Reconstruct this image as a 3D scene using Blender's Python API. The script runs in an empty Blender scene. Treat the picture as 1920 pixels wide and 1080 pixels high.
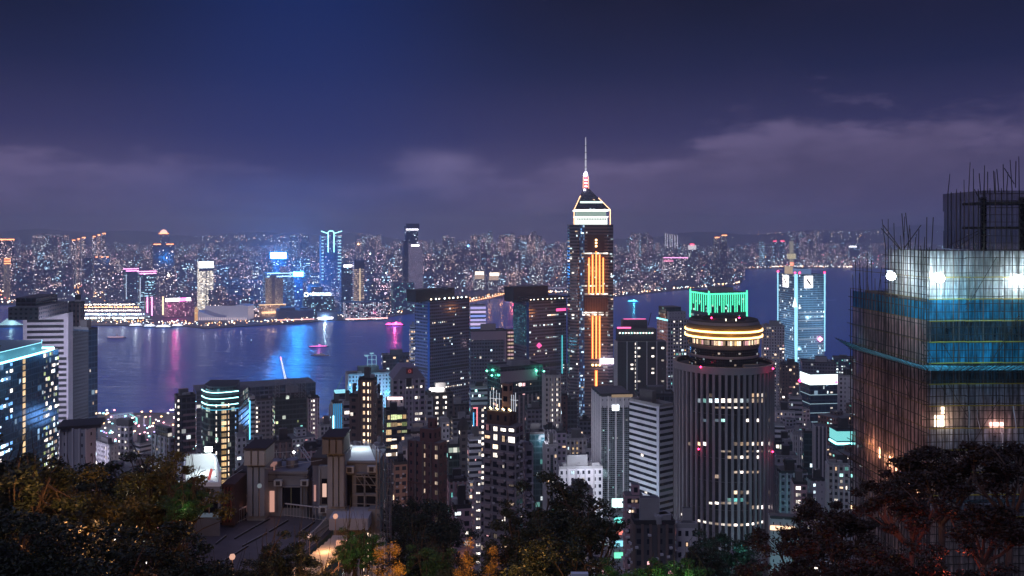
import bpy, math, random
import numpy as np
from mathutils import Vector, Matrix
R = math.radians
sc = bpy.context.scene
col = sc.collection
# ------------------------------------------------------------------ camera, sky, fill sun, exposure
F, HY, CZ = 1663.0, 430.0, 270.0          # focal length and horizon row of the photograph (1920 wide), eye height
cam = bpy.data.objects.new('camera', bpy.data.cameras.new('camera'))
col.objects.link(cam)
cam.location = (0, 0, CZ)
cam.rotation_euler = (R(90), 0, 0)
cam.data.sensor_width = 36
cam.data.lens = 36 * F / 1920
cam.data.shift_y = -(540 - HY) / 1920
cam.data.clip_start = 1
cam.data.clip_end = 60000
sc.camera = cam
sc.view_settings.view_transform = 'Standard'
sc.view_settings.look = 'None'
sc.view_settings.exposure = 0.0
sc.view_settings.gamma = 1
sc.cycles.use_denoising = True
sc.cycles.max_bounces = 4
sc.cycles.diffuse_bounces = 2
sc.cycles.glossy_bounces = 3
sc.cycles.transmission_bounces = 3
sc.cycles.transparent_max_bounces = 12
sc.cycles.volume_bounces = 2
sc.cycles.sample_clamp_indirect = 4
sc.cycles.caustics_reflective = False
sc.cycles.caustics_refractive = False

class NT:
    """small helper to wire shader nodes"""
    def __init__(s, tree): s.t = tree; s.n = tree.nodes; s.l = tree.links
    def new(s, typ, **kw):
        nd = s.n.new(typ)
        for k, v in kw.items():
            if k[0] == 'i' and k[1:].isdigit(): s.put(nd.inputs[int(k[1:])], v)
            else: setattr(nd, k, v)
        return nd
    def put(s, inp, v):
        if isinstance(v, bpy.types.NodeSocket): s.l.new(v, inp)
        elif v is not None:
            if isinstance(v, tuple) and len(v) == 3 and inp.type == 'RGBA': v = v + (1,)
            inp.default_value = v
    def m(s, op, a, b=None, c=None, clamp=False):
        nd = s.n.new('ShaderNodeMath'); nd.operation = op; nd.use_clamp = clamp
        s.put(nd.inputs[0], a)
        if b is not None: s.put(nd.inputs[1], b)
        if c is not None: s.put(nd.inputs[2], c)
        return nd.outputs[0]
    def mix(s, f, a, b, typ='MIX'):
        nd = s.n.new('ShaderNodeMix'); nd.data_type = 'RGBA'; nd.blend_type = typ
        s.put(nd.inputs[0], f); s.put(nd.inputs[6], a); s.put(nd.inputs[7], b)
        return nd.outputs[2]
    def smooth(s, x, a, b):
        nd = s.n.new('ShaderNodeMapRange'); nd.interpolation_type = 'SMOOTHSTEP'
        s.put(nd.inputs[0], x); s.put(nd.inputs[1], a); s.put(nd.inputs[2], b)
        return nd.outputs[0]
    def noise(s, vec, scale, detail=3, rough=.5, dim='3D'):
        nd = s.n.new('ShaderNodeTexNoise'); nd.noise_dimensions = dim
        s.put(nd.inputs['Vector'], vec); nd.inputs['Scale'].default_value = scale
        nd.inputs['Detail'].default_value = detail; nd.inputs['Roughness'].default_value = rough
        return nd.outputs[0]

def srgb(r, g, b):
    f = lambda c: (c / 255 / 12.92) if c <= 10 else ((c / 255 + .055) / 1.055) ** 2.4
    return (f(r), f(g), f(b))

world = bpy.data.worlds.new('World'); sc.world = world; world.use_nodes = True
w = NT(world.node_tree); w.n.clear()
tc = w.new('ShaderNodeTexCoord')
sx = w.new('ShaderNodeSeparateXYZ', i0=tc.outputs['Generated'])
az = w.m('ARCTAN2', sx.outputs[0], sx.outputs[1])
el = w.m('ARCSINE', sx.outputs[2])
ramp = w.new('ShaderNodeValToRGB', i0=w.m('MULTIPLY', el, 1 / R(30)))
cr = ramp.color_ramp
stops = [(0.0, srgb(126, 106, 126)), (.09, srgb(84, 74, 110)), (.2, srgb(50, 49, 92)), (.33, srgb(22, 30, 68)), (.5, srgb(2, 11, 34)), (1.0, srgb(6, 12, 32))]
cr.elements[0].position, cr.elements[0].color = 0, stops[0][1] + (1,)
cr.elements[1].position, cr.elements[1].color = 1, stops[-1][1] + (1,)
for p_, c_ in stops[1:-1]:
    e_ = cr.elements.new(p_); e_.color = c_ + (1,)
base = ramp.outputs[0]
# overhead (out of the picture) an added glow brightens haze, facades and roofs
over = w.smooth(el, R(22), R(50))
# cloud deck lit from below by the city
cv = w.new('ShaderNodeCombineXYZ', i0=w.m('MULTIPLY', az, 1.0), i1=w.m('MULTIPLY', el, 2.6), i2=3.7).outputs[0]
n1 = w.noise(cv, 5.2, 5, .55)
n2 = w.noise(cv, 2.1, 3, .5)
n3 = w.noise(cv, 14, 4, .6)
# height of the cloud tops: low at the left, a hump left of the mast, higher to the right
hump = w.m('POWER', 2.718, w.m('MULTIPLY', w.m('POWER', w.m('DIVIDE', w.m('ADD', az, R(5)), R(3.2)), 2), -1))
right = w.smooth(az, R(6), R(19))
top = w.m('ADD', w.m('ADD', R(3.0), w.m('MULTIPLY', hump, R(2.6))), w.m('MULTIPLY', right, R(4.2)))
top = w.m('ADD', top, w.m('ADD', w.m('MULTIPLY', w.m('SUBTRACT', n1, .5), R(11)), w.m('MULTIPLY', w.m('SUBTRACT', n3, .5), R(3))))
cm = w.smooth(w.m('SUBTRACT', top, el), R(-1.0), R(1.6))
up = w.smooth(w.m('ADD', n2, w.m('MULTIPLY', n1, .35)), .62, .95)
edge = w.smooth(w.m('SUBTRACT', top, el), R(2.8), R(.3))
tex = w.smooth(w.m('ADD', w.m('MULTIPLY', n3, .6), w.m('MULTIPLY', n1, .4)), .36, .64)
ccol = w.mix(w.m('MULTIPLY', w.m('ADD', w.m('MULTIPLY', edge, .7), .3), tex), srgb(76, 68, 102), srgb(116, 103, 142))
c1 = w.mix(w.m('MULTIPLY', cm, .9), base, ccol)
c2 = w.mix(w.m('MULTIPLY', up, .16), c1, srgb(52, 44, 84))
# a bright puff of cloud left of the mast
g2 = lambda v, c, s_: w.m('POWER', w.m('DIVIDE', w.m('SUBTRACT', v, R(c)), R(s_)), 2)
puff = w.m('POWER', 2.718, w.m('MULTIPLY', w.m('ADD', g2(az, -4.6, 3.4), g2(el, 3.9, 1.7)), -1))
puff = w.smooth(w.m('ADD', w.m('MULTIPLY', puff, .8), w.m('MULTIPLY', w.m('SUBTRACT', n3, .5), .9)), .12, .95)
puff2 = w.m('POWER', 2.718, w.m('MULTIPLY', w.m('ADD', g2(az, 16.5, 6.0), g2(el, 5.6, 2.3)), -1))
puff2 = w.smooth(w.m('ADD', w.m('MULTIPLY', puff2, .6), w.m('MULTIPLY', w.m('SUBTRACT', n3, .5), 1.3)), .2, .8)
c2 = w.mix(w.m('MULTIPLY', puff, 1.0), c2, srgb(126, 114, 152)); c2 = w.mix(w.m('MULTIPLY', puff2, .6), c2, srgb(100, 90, 128))
# bluer air over the middle left of the harbour
blu = w.m('POWER', 2.718, w.m('MULTIPLY', w.m('POWER', w.m('DIVIDE', w.m('ADD', az, R(13)), R(10)), 2), -1))
c3 = w.mix(w.m('MULTIPLY', blu, .55), c2, srgb(22, 48, 116))
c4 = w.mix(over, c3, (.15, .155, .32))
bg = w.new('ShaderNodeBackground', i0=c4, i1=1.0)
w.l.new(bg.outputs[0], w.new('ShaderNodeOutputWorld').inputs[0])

fill_sun = bpy.data.objects.new('fill_sunlight', bpy.data.lights.new('fill_sunlight', 'SUN'))  # added dim fill sun that brightens the facades, not a real moon
col.objects.link(fill_sun)
fill_sun.data.energy = .36; fill_sun.data.angle = R(25); fill_sun.data.color = (.74, .76, 1)
fill_sun.rotation_euler = (R(52), 0, R(-28))

# ------------------------------------------------------------------ helpers
rnd = random.Random(7)
def W(px, py, D): return Vector(((px - 960) / F * D, D, CZ - (py - HY) / F * D))
def KX(px, D): return (px - 960) / F * D
def ZT(py, D): return CZ - (py - HY) / F * D

def tag(o, label=None, cat=None, group=None, kind=None):
    for k, v in (('label', label), ('category', cat), ('group', group), ('kind', kind)):
        if v: o[k] = v
    return o
def empty(name, loc, label=None, cat=None, group=None, kind=None):
    o = bpy.data.objects.new(name, None); col.objects.link(o); o.location = loc
    o.empty_display_size = 1
    return tag(o, label, cat, group, kind)

class MB:
    """collects faces with uvs and material slots, links them as ONE mesh object"""
    def __init__(s): s.v = []; s.f = []; s.uv = []; s.mi = []; s.smooth = False
    def face(s, pts, uv=None, mi=0):
        i = len(s.v); s.v += [tuple(p) for p in pts]; s.f.append(tuple(range(i, i + len(pts))))
        s.uv += uv if uv else [(0, 0)] * len(pts); s.mi.append(mi)
    def prism(s, foot, z0, z1, bay=3, fl=3.3, mi=0, mt=1, bottom=False, ztop=None, u0=0):
        n = len(foot); nf = max(1, round((z1 - z0) / fl))
        for i in range(n):
            a, b = foot[i], foot[(i + 1) % n]
            L = math.hypot(b[0] - a[0], b[1] - a[1]); nb = max(1, round(L / bay)); u = u0 + i * 61
            s.face([(a[0], a[1], z0), (b[0], b[1], z0), (b[0], b[1], z1), (a[0], a[1], z1)],
                   [(u, 0), (u + nb, 0), (u + nb, nf), (u, nf)], mi)
        s.face([(p[0], p[1], z1) for p in foot], [(p[0] * .1, p[1] * .1) for p in foot], mt)
        if bottom: s.face([(p[0], p[1], z0) for p in reversed(foot)], None, mt)
        return s
    def box(s, c, size, rz=0, mi=0, uvs=1.0):
        cx, cy, cz = c; hx, hy, hz = [q / 2 for q in size]; ca, sa = math.cos(rz), math.sin(rz)
        P = [(cx + x * ca - y * sa, cy + x * sa + y * ca, cz + z) for z in (-hz, hz) for x, y in ((-hx, -hy), (hx, -hy), (hx, hy), (-hx, hy))]
        for q, (a, b) in (((0, 1, 5, 4), (hx, hz)), ((1, 2, 6, 5), (hy, hz)), ((2, 3, 7, 6), (hx, hz)), ((3, 0, 4, 7), (hy, hz)), ((4, 5, 6, 7), (hx, hy)), ((3, 2, 1, 0), (hx, hy))):
            s.face([P[k] for k in q], [(0, 0), (2 * a * uvs, 0), (2 * a * uvs, 2 * b * uvs), (0, 2 * b * uvs)], mi)
        return s
    def bar(s, a, b, r, n=4, r2=None, mi=0, cap=True):
        a, b = Vector(a), Vector(b); d = b - a
        if d.length < 1e-6: return s
        r2 = r if r2 is None else r2
        d.normalize(); u = d.orthogonal().normalized(); v = d.cross(u)
        A = [a + (u * math.cos(2 * math.pi * k / n) + v * math.sin(2 * math.pi * k / n)) * r for k in range(n)]
        B = [b + (u * math.cos(2 * math.pi * k / n) + v * math.sin(2 * math.pi * k / n)) * r2 for k in range(n)]
        for k in range(n): s.face([A[k], A[(k + 1) % n], B[(k + 1) % n], B[k]], None, mi)
        if cap: s.face(A[::-1], None, mi); s.face(B, None, mi)
        return s
    def tube(s, pts, r0, r1=None, n=6, mi=0):
        r1 = r0 if r1 is None else r1; m = len(pts) - 1
        for k in range(m):
            s.bar(pts[k], pts[k + 1], r0 + (r1 - r0) * k / m, n, r0 + (r1 - r0) * (k + 1) / m, mi, cap=(k in (0, m - 1)))
        return s
    def lathe(s, c, prof, n=32, mi=0, a0=0, a1=2 * math.pi, ub=1, mis=None):
        cx, cy = c[0], c[1]; zz = c[2] if len(c) > 2 else 0
        for j in range(len(prof) - 1):
            (r0, z0), (r1, z1) = prof[j], prof[j + 1]
            m = mis[j] if mis else mi
            for k in range(n):
                t0, t1 = a0 + (a1 - a0) * k / n, a0 + (a1 - a0) * (k + 1) / n
                P = [(cx + r0 * math.cos(t0), cy + r0 * math.sin(t0), zz + z0), (cx + r0 * math.cos(t1), cy + r0 * math.sin(t1), zz + z0),
                     (cx + r1 * math.cos(t1), cy + r1 * math.sin(t1), zz + z1), (cx + r1 * math.cos(t0), cy + r1 * math.sin(t0), zz + z1)]
                if r0 < 1e-6: P = P[1:]; uv = [(0, 0)] * 3
                elif r1 < 1e-6: P = P[:3]; uv = [(0, 0)] * 3
                else: uv = [(k * ub, z0), ((k + 1) * ub, z0), ((k + 1) * ub, z1), (k * ub, z1)]
                s.face(P, uv, m)
        return s
    def build(s, name, mats, parent=None, loc=(0, 0, 0), smooth=False):
        off = Vector(loc)
        if parent is not None: off = parent.matrix_world_loc if hasattr(parent, 'matrix_world_loc') else Vector(wl(parent))
        me = bpy.data.meshes.new(name)
        v = np.array(s.v, dtype=np.float64).reshape(-1, 3) - np.array(off)
        me.from_pydata(v.tolist(), [], s.f)
        uvl = me.uv_layers.new(name='UVMap')
        uvl.data.foreach_set('uv', np.array(s.uv, dtype=np.float32).ravel())
        for m in (mats if isinstance(mats, (list, tuple)) else [mats]): me.materials.append(m)
        me.polygons.foreach_set('material_index', np.array(s.mi, dtype=np.int32))
        if smooth: me.polygons.foreach_set('use_smooth', np.ones(len(s.f), dtype=bool))
        me.update()
        o = bpy.data.objects.new(name, me); col.objects.link(o)
        if parent is not None: o.parent = parent; o.location = (0, 0, 0)
        else: o.location = off
        return o
def wl(o):
    v = Vector(o.location)
    while o.parent is not None: o = o.parent; v = v + Vector(o.location)
    return v

# ------------------------------------------------------------------ materials
MATS = {}
def mat(name, color, rough=.8, metal=0, noise=0, nscale=.3, bump=0, spec=.4):
    if name in MATS: return MATS[name]
    m = bpy.data.materials.new(name); m.use_nodes = True; t = NT(m.node_tree); b = t.n['Principled BSDF']
    c = tuple(color) + (1,)
    b.inputs['Roughness'].default_value = rough; b.inputs['Metallic'].default_value = metal
    b.inputs['Specular IOR Level'].default_value = spec
    if noise or bump:
        tc = t.new('ShaderNodeTexCoord')
        nz = t.noise(tc.outputs['Object'], nscale, 5, .6)
        if noise:
            f = t.m('MULTIPLY_ADD', nz, 2 * noise, 1 - noise)
            vm = t.new('ShaderNodeVectorMath', operation='SCALE'); vm.inputs[0].default_value = c[:3]; t.l.new(f, vm.inputs['Scale'])
            t.l.new(vm.outputs[0], b.inputs['Base Color'])
        else: b.inputs['Base Color'].default_value = c
        if bump:
            bm = t.new('ShaderNodeBump'); bm.inputs['Strength'].default_value = bump; bm.inputs['Distance'].default_value = .1
            t.l.new(nz, bm.inputs['Height']); t.l.new(bm.outputs[0], b.inputs['Normal'])
    else: b.inputs['Base Color'].default_value = c
    MATS[name] = m; return m
def glow(name, color, strength, sample=False):
    if name in MATS: return MATS[name]
    m = bpy.data.materials.new(name); m.use_nodes = True; t = NT(m.node_tree); b = t.n['Principled BSDF']
    b.inputs['Base Color'].default_value = tuple(min(1, .05 * q) for q in color) + (1,)
    b.inputs['Emission Color'].default_value = tuple(color) + (1,)
    b.inputs['Emission Strength'].default_value = strength
    m.cycles.emission_sampling = 'AUTO' if sample else 'NONE'
    MATS[name] = m; return m

def facade_group():
    g = bpy.data.node_groups.new('facade_grid', 'ShaderNodeTree'); I = g.interface
    def sock(n, ty, d, io='INPUT'):
        s = I.new_socket(n, in_out=io, socket_type=ty)
        if d is not None: s.default_value = d
    for n, ty, d in (('Wall', 'NodeSocketColor', (.2, .2, .2, 1)), ('Glass', 'NodeSocketColor', (.02, .03, .05, 1)), ('WinW', 'NodeSocketFloat', .6),
                     ('WinH', 'NodeSocketFloat', .5), ('Lit', 'NodeSocketFloat', .1), ('Row', 'NodeSocketFloat', 0.), ('Power', 'NodeSocketFloat', 1.),
                     ('TintA', 'NodeSocketColor', (1, .8, .6, 1)), ('TintB', 'NodeSocketColor', (.7, .9, 1, 1)), ('Seed', 'NodeSocketFloat', 0.), ('Gloss', 'NodeSocketFloat', .12)): sock(n, ty, d)
    sock('BSDF', 'NodeSocketShader', None, 'OUTPUT')
    t = NT(g); gi = t.new('NodeGroupInput'); go = t.new('NodeGroupOutput'); I_ = gi.outputs
    uv = t.new('ShaderNodeUVMap', uv_map='UVMap'); s = t.new('ShaderNodeSeparateXYZ', i0=uv.outputs[0])
    oi = t.new('ShaderNodeObjectInfo'); seed = t.m('ADD', t.m('MULTIPLY', oi.outputs['Random'], 91.7), I_['Seed'])
    u, v = s.outputs[0], s.outputs[1]
    fu, fv = t.m('FRACT', u), t.m('FRACT', v); cu, cv = t.m('FLOOR', u), t.m('FLOOR', v)
    inx = t.m('LESS_THAN', t.m('ABSOLUTE', t.m('SUBTRACT', fu, .5)), t.m('MULTIPLY', I_['WinW'], .5))
    iny = t.m('LESS_THAN', t.m('ABSOLUTE', t.m('SUBTRACT', fv, .5)), t.m('MULTIPLY', I_['WinH'], .5))
    mask = t.m('MULTIPLY', inx, iny)
    def wn(x, y, z):
        c = t.new('ShaderNodeCombineXYZ', i0=x, i1=y, i2=z); n = t.new('ShaderNodeTexWhiteNoise', noise_dimensions='3D'); t.l.new(c.outputs[0], n.inputs['Vector']); return n
    a = wn(cu, cv, seed); r = wn(t.m('FLOOR', t.m('MULTIPLY', cu, .17)), cv, t.m('ADD', seed, 17.3))
    geo = t.new('ShaderNodeNewGeometry'); dist = t.smooth(t.noise(geo.outputs['Position'], .0032, 3, .6), .38, .62)
    p = t.m('MULTIPLY', t.m('MULTIPLY', I_['Lit'], t.m('ADD', 1, t.m('MULTIPLY', t.m('LESS_THAN', I_['Lit'], .5), t.m('MULTIPLY_ADD', dist, 1.3, -.7)))), t.m('ADD', t.m('SUBTRACT', 1, I_['Row']), t.m('MULTIPLY', I_['Row'], t.m('MULTIPLY', t.m('GREATER_THAN', r.outputs[0], .8), 5))))
    lit = t.m('MULTIPLY', t.m('LESS_THAN', a.outputs[0], p), mask)
    ac = t.new('ShaderNodeSeparateXYZ', i0=a.outputs[1])
    tint = t.mix(ac.outputs[1], I_['TintA'], I_['TintB'])
    br = t.m('MULTIPLY', t.m('MULTIPLY', lit, I_['Power']), t.m('ADD', .35, t.m('MULTIPLY', t.m('POWER', ac.outputs[2], 3), 1.8)))
    tcn = t.new('ShaderNodeTexCoord'); dirt = t.noise(tcn.outputs['Object'], .09, 5, .65)
    wall = t.mix(t.m('MULTIPLY', dirt, .42), I_['Wall'], (.02, .018, .016, 1))
    gcol = t.mix(t.m('MULTIPLY', ac.outputs[1], .5), I_['Glass'], (.0, .0, .0, 1))
    b = t.new('ShaderNodeBsdfPrincipled')
    t.l.new(t.mix(mask, wall, gcol), b.inputs['Base Color'])
    t.l.new(t.m('ADD', t.m('MULTIPLY', t.m('SUBTRACT', 1, mask), .75), t.m('MULTIPLY', mask, I_['Gloss'])), b.inputs['Roughness'])
    t.l.new(tint, b.inputs['Emission Color']); t.l.new(br, b.inputs['Emission Strength'])
    t.l.new(b.outputs[0], go.inputs[0]); return g
FG = facade_group()
WARM, WHITE, COOL, TEAL, PINK = (1, .62, .36), (1, .9, .8), (.62, .85, 1), (.25, .95, .85), (1, .5, .55)
def facade(name, wall, glass=(.012, .018, .035), ww=.6, wh=.5, lit=.0, row=0., power=1., ta=WARM, tb=COOL, gloss=.12):
    if name in MATS: return MATS[name]
    m = bpy.data.materials.new(name); m.use_nodes = True; t = NT(m.node_tree); t.n.clear()
    g = t.n.new('ShaderNodeGroup'); g.node_tree = FG
    for k, v in (('Wall', tuple(wall) + (1,)), ('Glass', tuple(glass) + (1,)), ('WinW', ww), ('WinH', wh), ('Lit', lit), ('Row', row), ('Power', power),
                 ('TintA', tuple(ta) + (1,)), ('TintB', tuple(tb) + (1,)), ('Seed', len(MATS) * 3.17), ('Gloss', gloss)): g.inputs[k].default_value = v
    t.l.new(g.outputs[0], t.new('ShaderNodeOutputMaterial').inputs[0])
    m.cycles.emission_sampling = 'NONE'
    MATS[name] = m; return m
M_ROOF = mat('roof_concrete', (.11, .105, .11), .9, noise=.5, nscale=.15)
M_DARK = mat('dark_plant', (.02, .02, .025), .7, noise=.3)
M_METAL = mat('grey_metal', (.25, .25, .27), .5, .6)
M_CONC = mat('pale_concrete', (.32, .31, .32), .85, noise=.25, nscale=.2)

# ------------------------------------------------------------------ ground, water, far land, hills
def lerp_tab(x, tab):
    if x <= tab[0][0]: return tab[0][1]
    for (a, va), (b, vb) in zip(tab, tab[1:]):
        if x <= b: return va + (vb - va) * (x - a) / (b - a)
    return tab[-1][1]
HILL = [(-200, 280), (0, 264), (20, 257), (60, 236), (120, 207), (200, 160), (300, 95), (450, 22), (520, 5), (5000, 5)]
COAST = [(-3000, 1250), (-420, 1283), (-330, 1270), (-260, 1230), (-200, 1290), (-120, 1700), (120, 1760), (400, 1600), (700, 1640), (3000, 1800)]
def gz(x, y): return lerp_tab(y, HILL) + (0 if y > 500 else 3 * math.sin(x * .03) * min(1, (500 - y) / 300))
def build_ground():
    xs = [-3000, -1500, -900] + [x for x in range(-700, 701, 50)] + [900, 1500, 3000]
    ts = [-200, -60, 0, 20, 40, 60, 90, 120, 160, 200, 250, 300, 350, 400, 450, 520, 700, 900, 1100, None]
    mb = MB(); P = {}
    for i, x in enumerate(xs):
        cy = lerp_tab(x, COAST)
        for j, y in enumerate(ts):
            yy = cy if y is None else min(y, cy)
            P[i, j] = (x, yy, gz(x, yy))
    for i in range(len(xs) - 1):
        for j in range(len(ts) - 1):
            mb.face([P[i, j], P[i + 1, j], P[i + 1, j + 1], P[i, j + 1]])
        a, b = P[i, len(ts) - 1], P[i + 1, len(ts) - 1]
        mb.face([a, b, (b[0], b[1], -8), (a[0], a[1], -8)])
    tag(mb.build('ground', mat('city_ground', (.06, .055, .055), .85, noise=.5, nscale=.03)), kind='structure')
build_ground()

def water():
    m = bpy.data.materials.new('harbour_water'); m.use_nodes = True; t = NT(m.node_tree); b = t.n['Principled BSDF']
    tc = t.new('ShaderNodeTexCoord')
    mp = t.new('ShaderNodeMapping'); t.l.new(tc.outputs['Object'], mp.inputs[0]); mp.inputs['Scale'].default_value = (.4, 1, 1)
    a = t.noise(mp.outputs[0], .09, 6, .62); c = t.noise(mp.outputs[0], .006, 4, .6)
    mp2 = t.new('ShaderNodeMapping'); t.l.new(tc.outputs['Object'], mp2.inputs[0]); mp2.inputs['Scale'].default_value = (.012, .05, 1); d = t.noise(mp2.outputs[0], 1, 4, .6)
    h = t.m('ADD', t.m('ADD', t.m('MULTIPLY', a, 1.1), t.m('MULTIPLY', c, 3.0)), t.m('MULTIPLY', d, 4))
    bm = t.new('ShaderNodeBump'); bm.inputs['Strength'].default_value = .9; bm.inputs['Distance'].default_value = 2.2
    t.l.new(h, bm.inputs['Height']); t.l.new(bm.outputs[0], b.inputs['Normal'])
    b.inputs['Base Color'].default_value = (0, .13, .58, 1)
    t.l.new(t.m('MULTIPLY_ADD', c, .2, .14), b.inputs['Roughness'])
    b.inputs['IOR'].default_value = 1.10; b.inputs['Specular Tint'].default_value = (.2, .55, 1, 1)
    b.inputs['Specular IOR Level'].default_value = .5
    mb = MB(); mb.face([(-14000, 600, 0), (14000, 600, 0), (14000, 13500, 0), (-14000, 13500, 0)])
    tag(mb.build('harbour_water', m), kind='structure')
water()

def px_ground(px, py): D = F * CZ / (py - HY); return (KX(px, D), D)
SHORE = [px_ground(*p) for p in ((-700, 566), (-200, 570), (60, 573), (150, 602), (165, 612), (230, 611), (290, 614), (350, 613), (385, 617), (470, 612), (560, 607), (620, 602), (700, 600), (770, 588), (850, 577), (880, 566), (990, 551), (1040, 552), (1155, 557), (1250, 547), (1330, 540), (1388, 534), (1392, 528), (1340, 519), (1400, 505), (1480, 502), (1600, 503), (1700, 505), (2000, 500), (2600, 500))]
def build_far_land():
    mb = MB()
    far = [(x * 13500 / max(y, 1), 13500) for x, y in SHORE]
    n = len(SHORE)
    for i in range(n - 1):
        a, b = SHORE[i], SHORE[i + 1]
        A = (a[0], a[1], 3); B = (b[0], b[1], 3)
        mb.face([(a[0], a[1], -3), (b[0], b[1], -3), B, A])
    # the land itself as one polygon fan in x strips
    pts = SHORE[:]
    mb.face([(p[0], p[1], 3) for p in pts] + [(13000, 13500, 3), (-13000, 13500, 3)])
    tag(mb.build('far_shore_ground', mat('far_ground', (.07, .06, .06), .9, noise=.5, nscale=.01)), kind='structure')
build_far_land()
def build_hills():
    mb = MB(); n = 90; P = []
    r = random.Random(3)
    for j, (D, s) in enumerate(((9200, 0), (10200, .55), (11600, 1), (13300, .6))):
        row = []
        for i in range(n + 1):
            px = -500 + i * 2900 / n
            h = 150 + 60 * math.sin(px * .004 + 1) + 45 * math.sin(px * .011 + .5) + 25 * math.sin(px * .03)
            h += 90 * math.exp(-((px - 1580) / 260) ** 2) + 70 * math.exp(-((px - 470) / 200) ** 2)
            row.append((KX(px, D), D, 2 + s * max(40, h) * (1 + .05 * r.random())))
        P.append(row)
    for j in range(3):
        for i in range(n): mb.face([P[j][i], P[j][i + 1], P[j + 1][i + 1], P[j + 1][i]])
    tag(mb.build('hills', mat('hill_scrub', (.03, .035, .03), .95, noise=.4, nscale=.002), smooth=True), kind='structure')
build_hills()
# ------------------------------------------------------------------ far city
def rect(cx, cy, wx, wy, a=0):
    ca, sa = math.cos(a), math.sin(a)
    return [(cx + x * ca - y * sa, cy + x * sa + y * ca) for x, y in ((-wx / 2, -wy / 2), (wx / 2, -wy / 2), (wx / 2, wy / 2), (-wx / 2, wy / 2))]
def cross(cx, cy, wd, arm, a=0):
    h, k = wd / 2, arm / 2; ca, sa = math.cos(a), math.sin(a)
    return [(cx + x * ca - y * sa, cy + x * sa + y * ca) for x, y in ((-k, -h), (k, -h), (k, -k), (h, -k), (h, k), (k, k), (k, h), (-k, h), (-k, k), (-h, k), (-h, -k), (-k, -k))]
FAR_M = [facade('far_facade_mauve', (.16, .13, .17), ww=.62, wh=.6, lit=.17, power=3.6, ta=(1, .66, .5), tb=(.8, .8, 1)),
         facade('far_facade_grey', (.2, .19, .22), ww=.7, wh=.55, lit=.13, row=.3, power=3.8, ta=WHITE, tb=COOL),
         facade('far_facade_brown', (.16, .11, .1), ww=.55, wh=.6, lit=.22, power=3.6, ta=(1, .55, .35), tb=(1, .8, .9)),
         facade('far_facade_blue', (.06, .09, .15), ww=.9, wh=.6, lit=.12, row=.5, power=3.8, ta=COOL, tb=(.4, .7, 1)),
         facade('far_facade_pink', (.2, .12, .15), ww=.6, wh=.6, lit=.16, power=3.8, ta=(1, .5, .5), tb=(1, .8, 1))]
FAR_L = ['hazy mauve apartment tower dotted with lit windows across the harbour', 'hazy grey slab block with rows of lit windows across the harbour', 'hazy brown apartment tower with warm lit windows across the harbour',
         'hazy blue glass block with strips of cool lights across the harbour', 'hazy pinkish tower with rosy lit windows across the harbour']
far_mesh = []
fr = random.Random(11)
for k in range(20):
    mb = MB(); mi = k % 5; h = (70, 95, 120, 145)[k // 5]
    if mi in (0, 2, 4):
        wd = fr.uniform(24, 32); mb.prism(cross(0, 0, wd, wd * .42), 0, h, 4.2, 3.6)
        mb.prism(rect(0, 0, wd * .35, wd * .3), h, h + 6, 4, 4, mi=1)
        if k % 2: mb.prism(rect(0, 0, wd * 1.3, wd * 1.1), 0, 14, 5, 4)
    else:
        wx, wy = fr.uniform(26, 48), fr.uniform(16, 24); mb.prism(rect(0, 0, wx, wy), 0, h * .8, 4.4, 3.8)
        mb.prism(rect(wx * .1, 0, wx * .4, wy * .6), h * .8, h * .8 + 7, 4, 4, mi=1)
    far_mesh.append((mb, mi, h))
FAR_ME = {}
NO_FILL = []   # (px0, px1, D0, D1) zones kept clear for the landmarks
def shore_D(px):
    for a, b in zip(SHORE, SHORE[1:]):
        pa, pb = 960 + F * a[0] / a[1], 960 + F * b[0] / b[1]
        if pa <= px <= pb: t = (px - pa) / max(1e-6, pb - pa); return a[1] + t * (b[1] - a[1])
    return 4000
EAST = 1392
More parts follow.
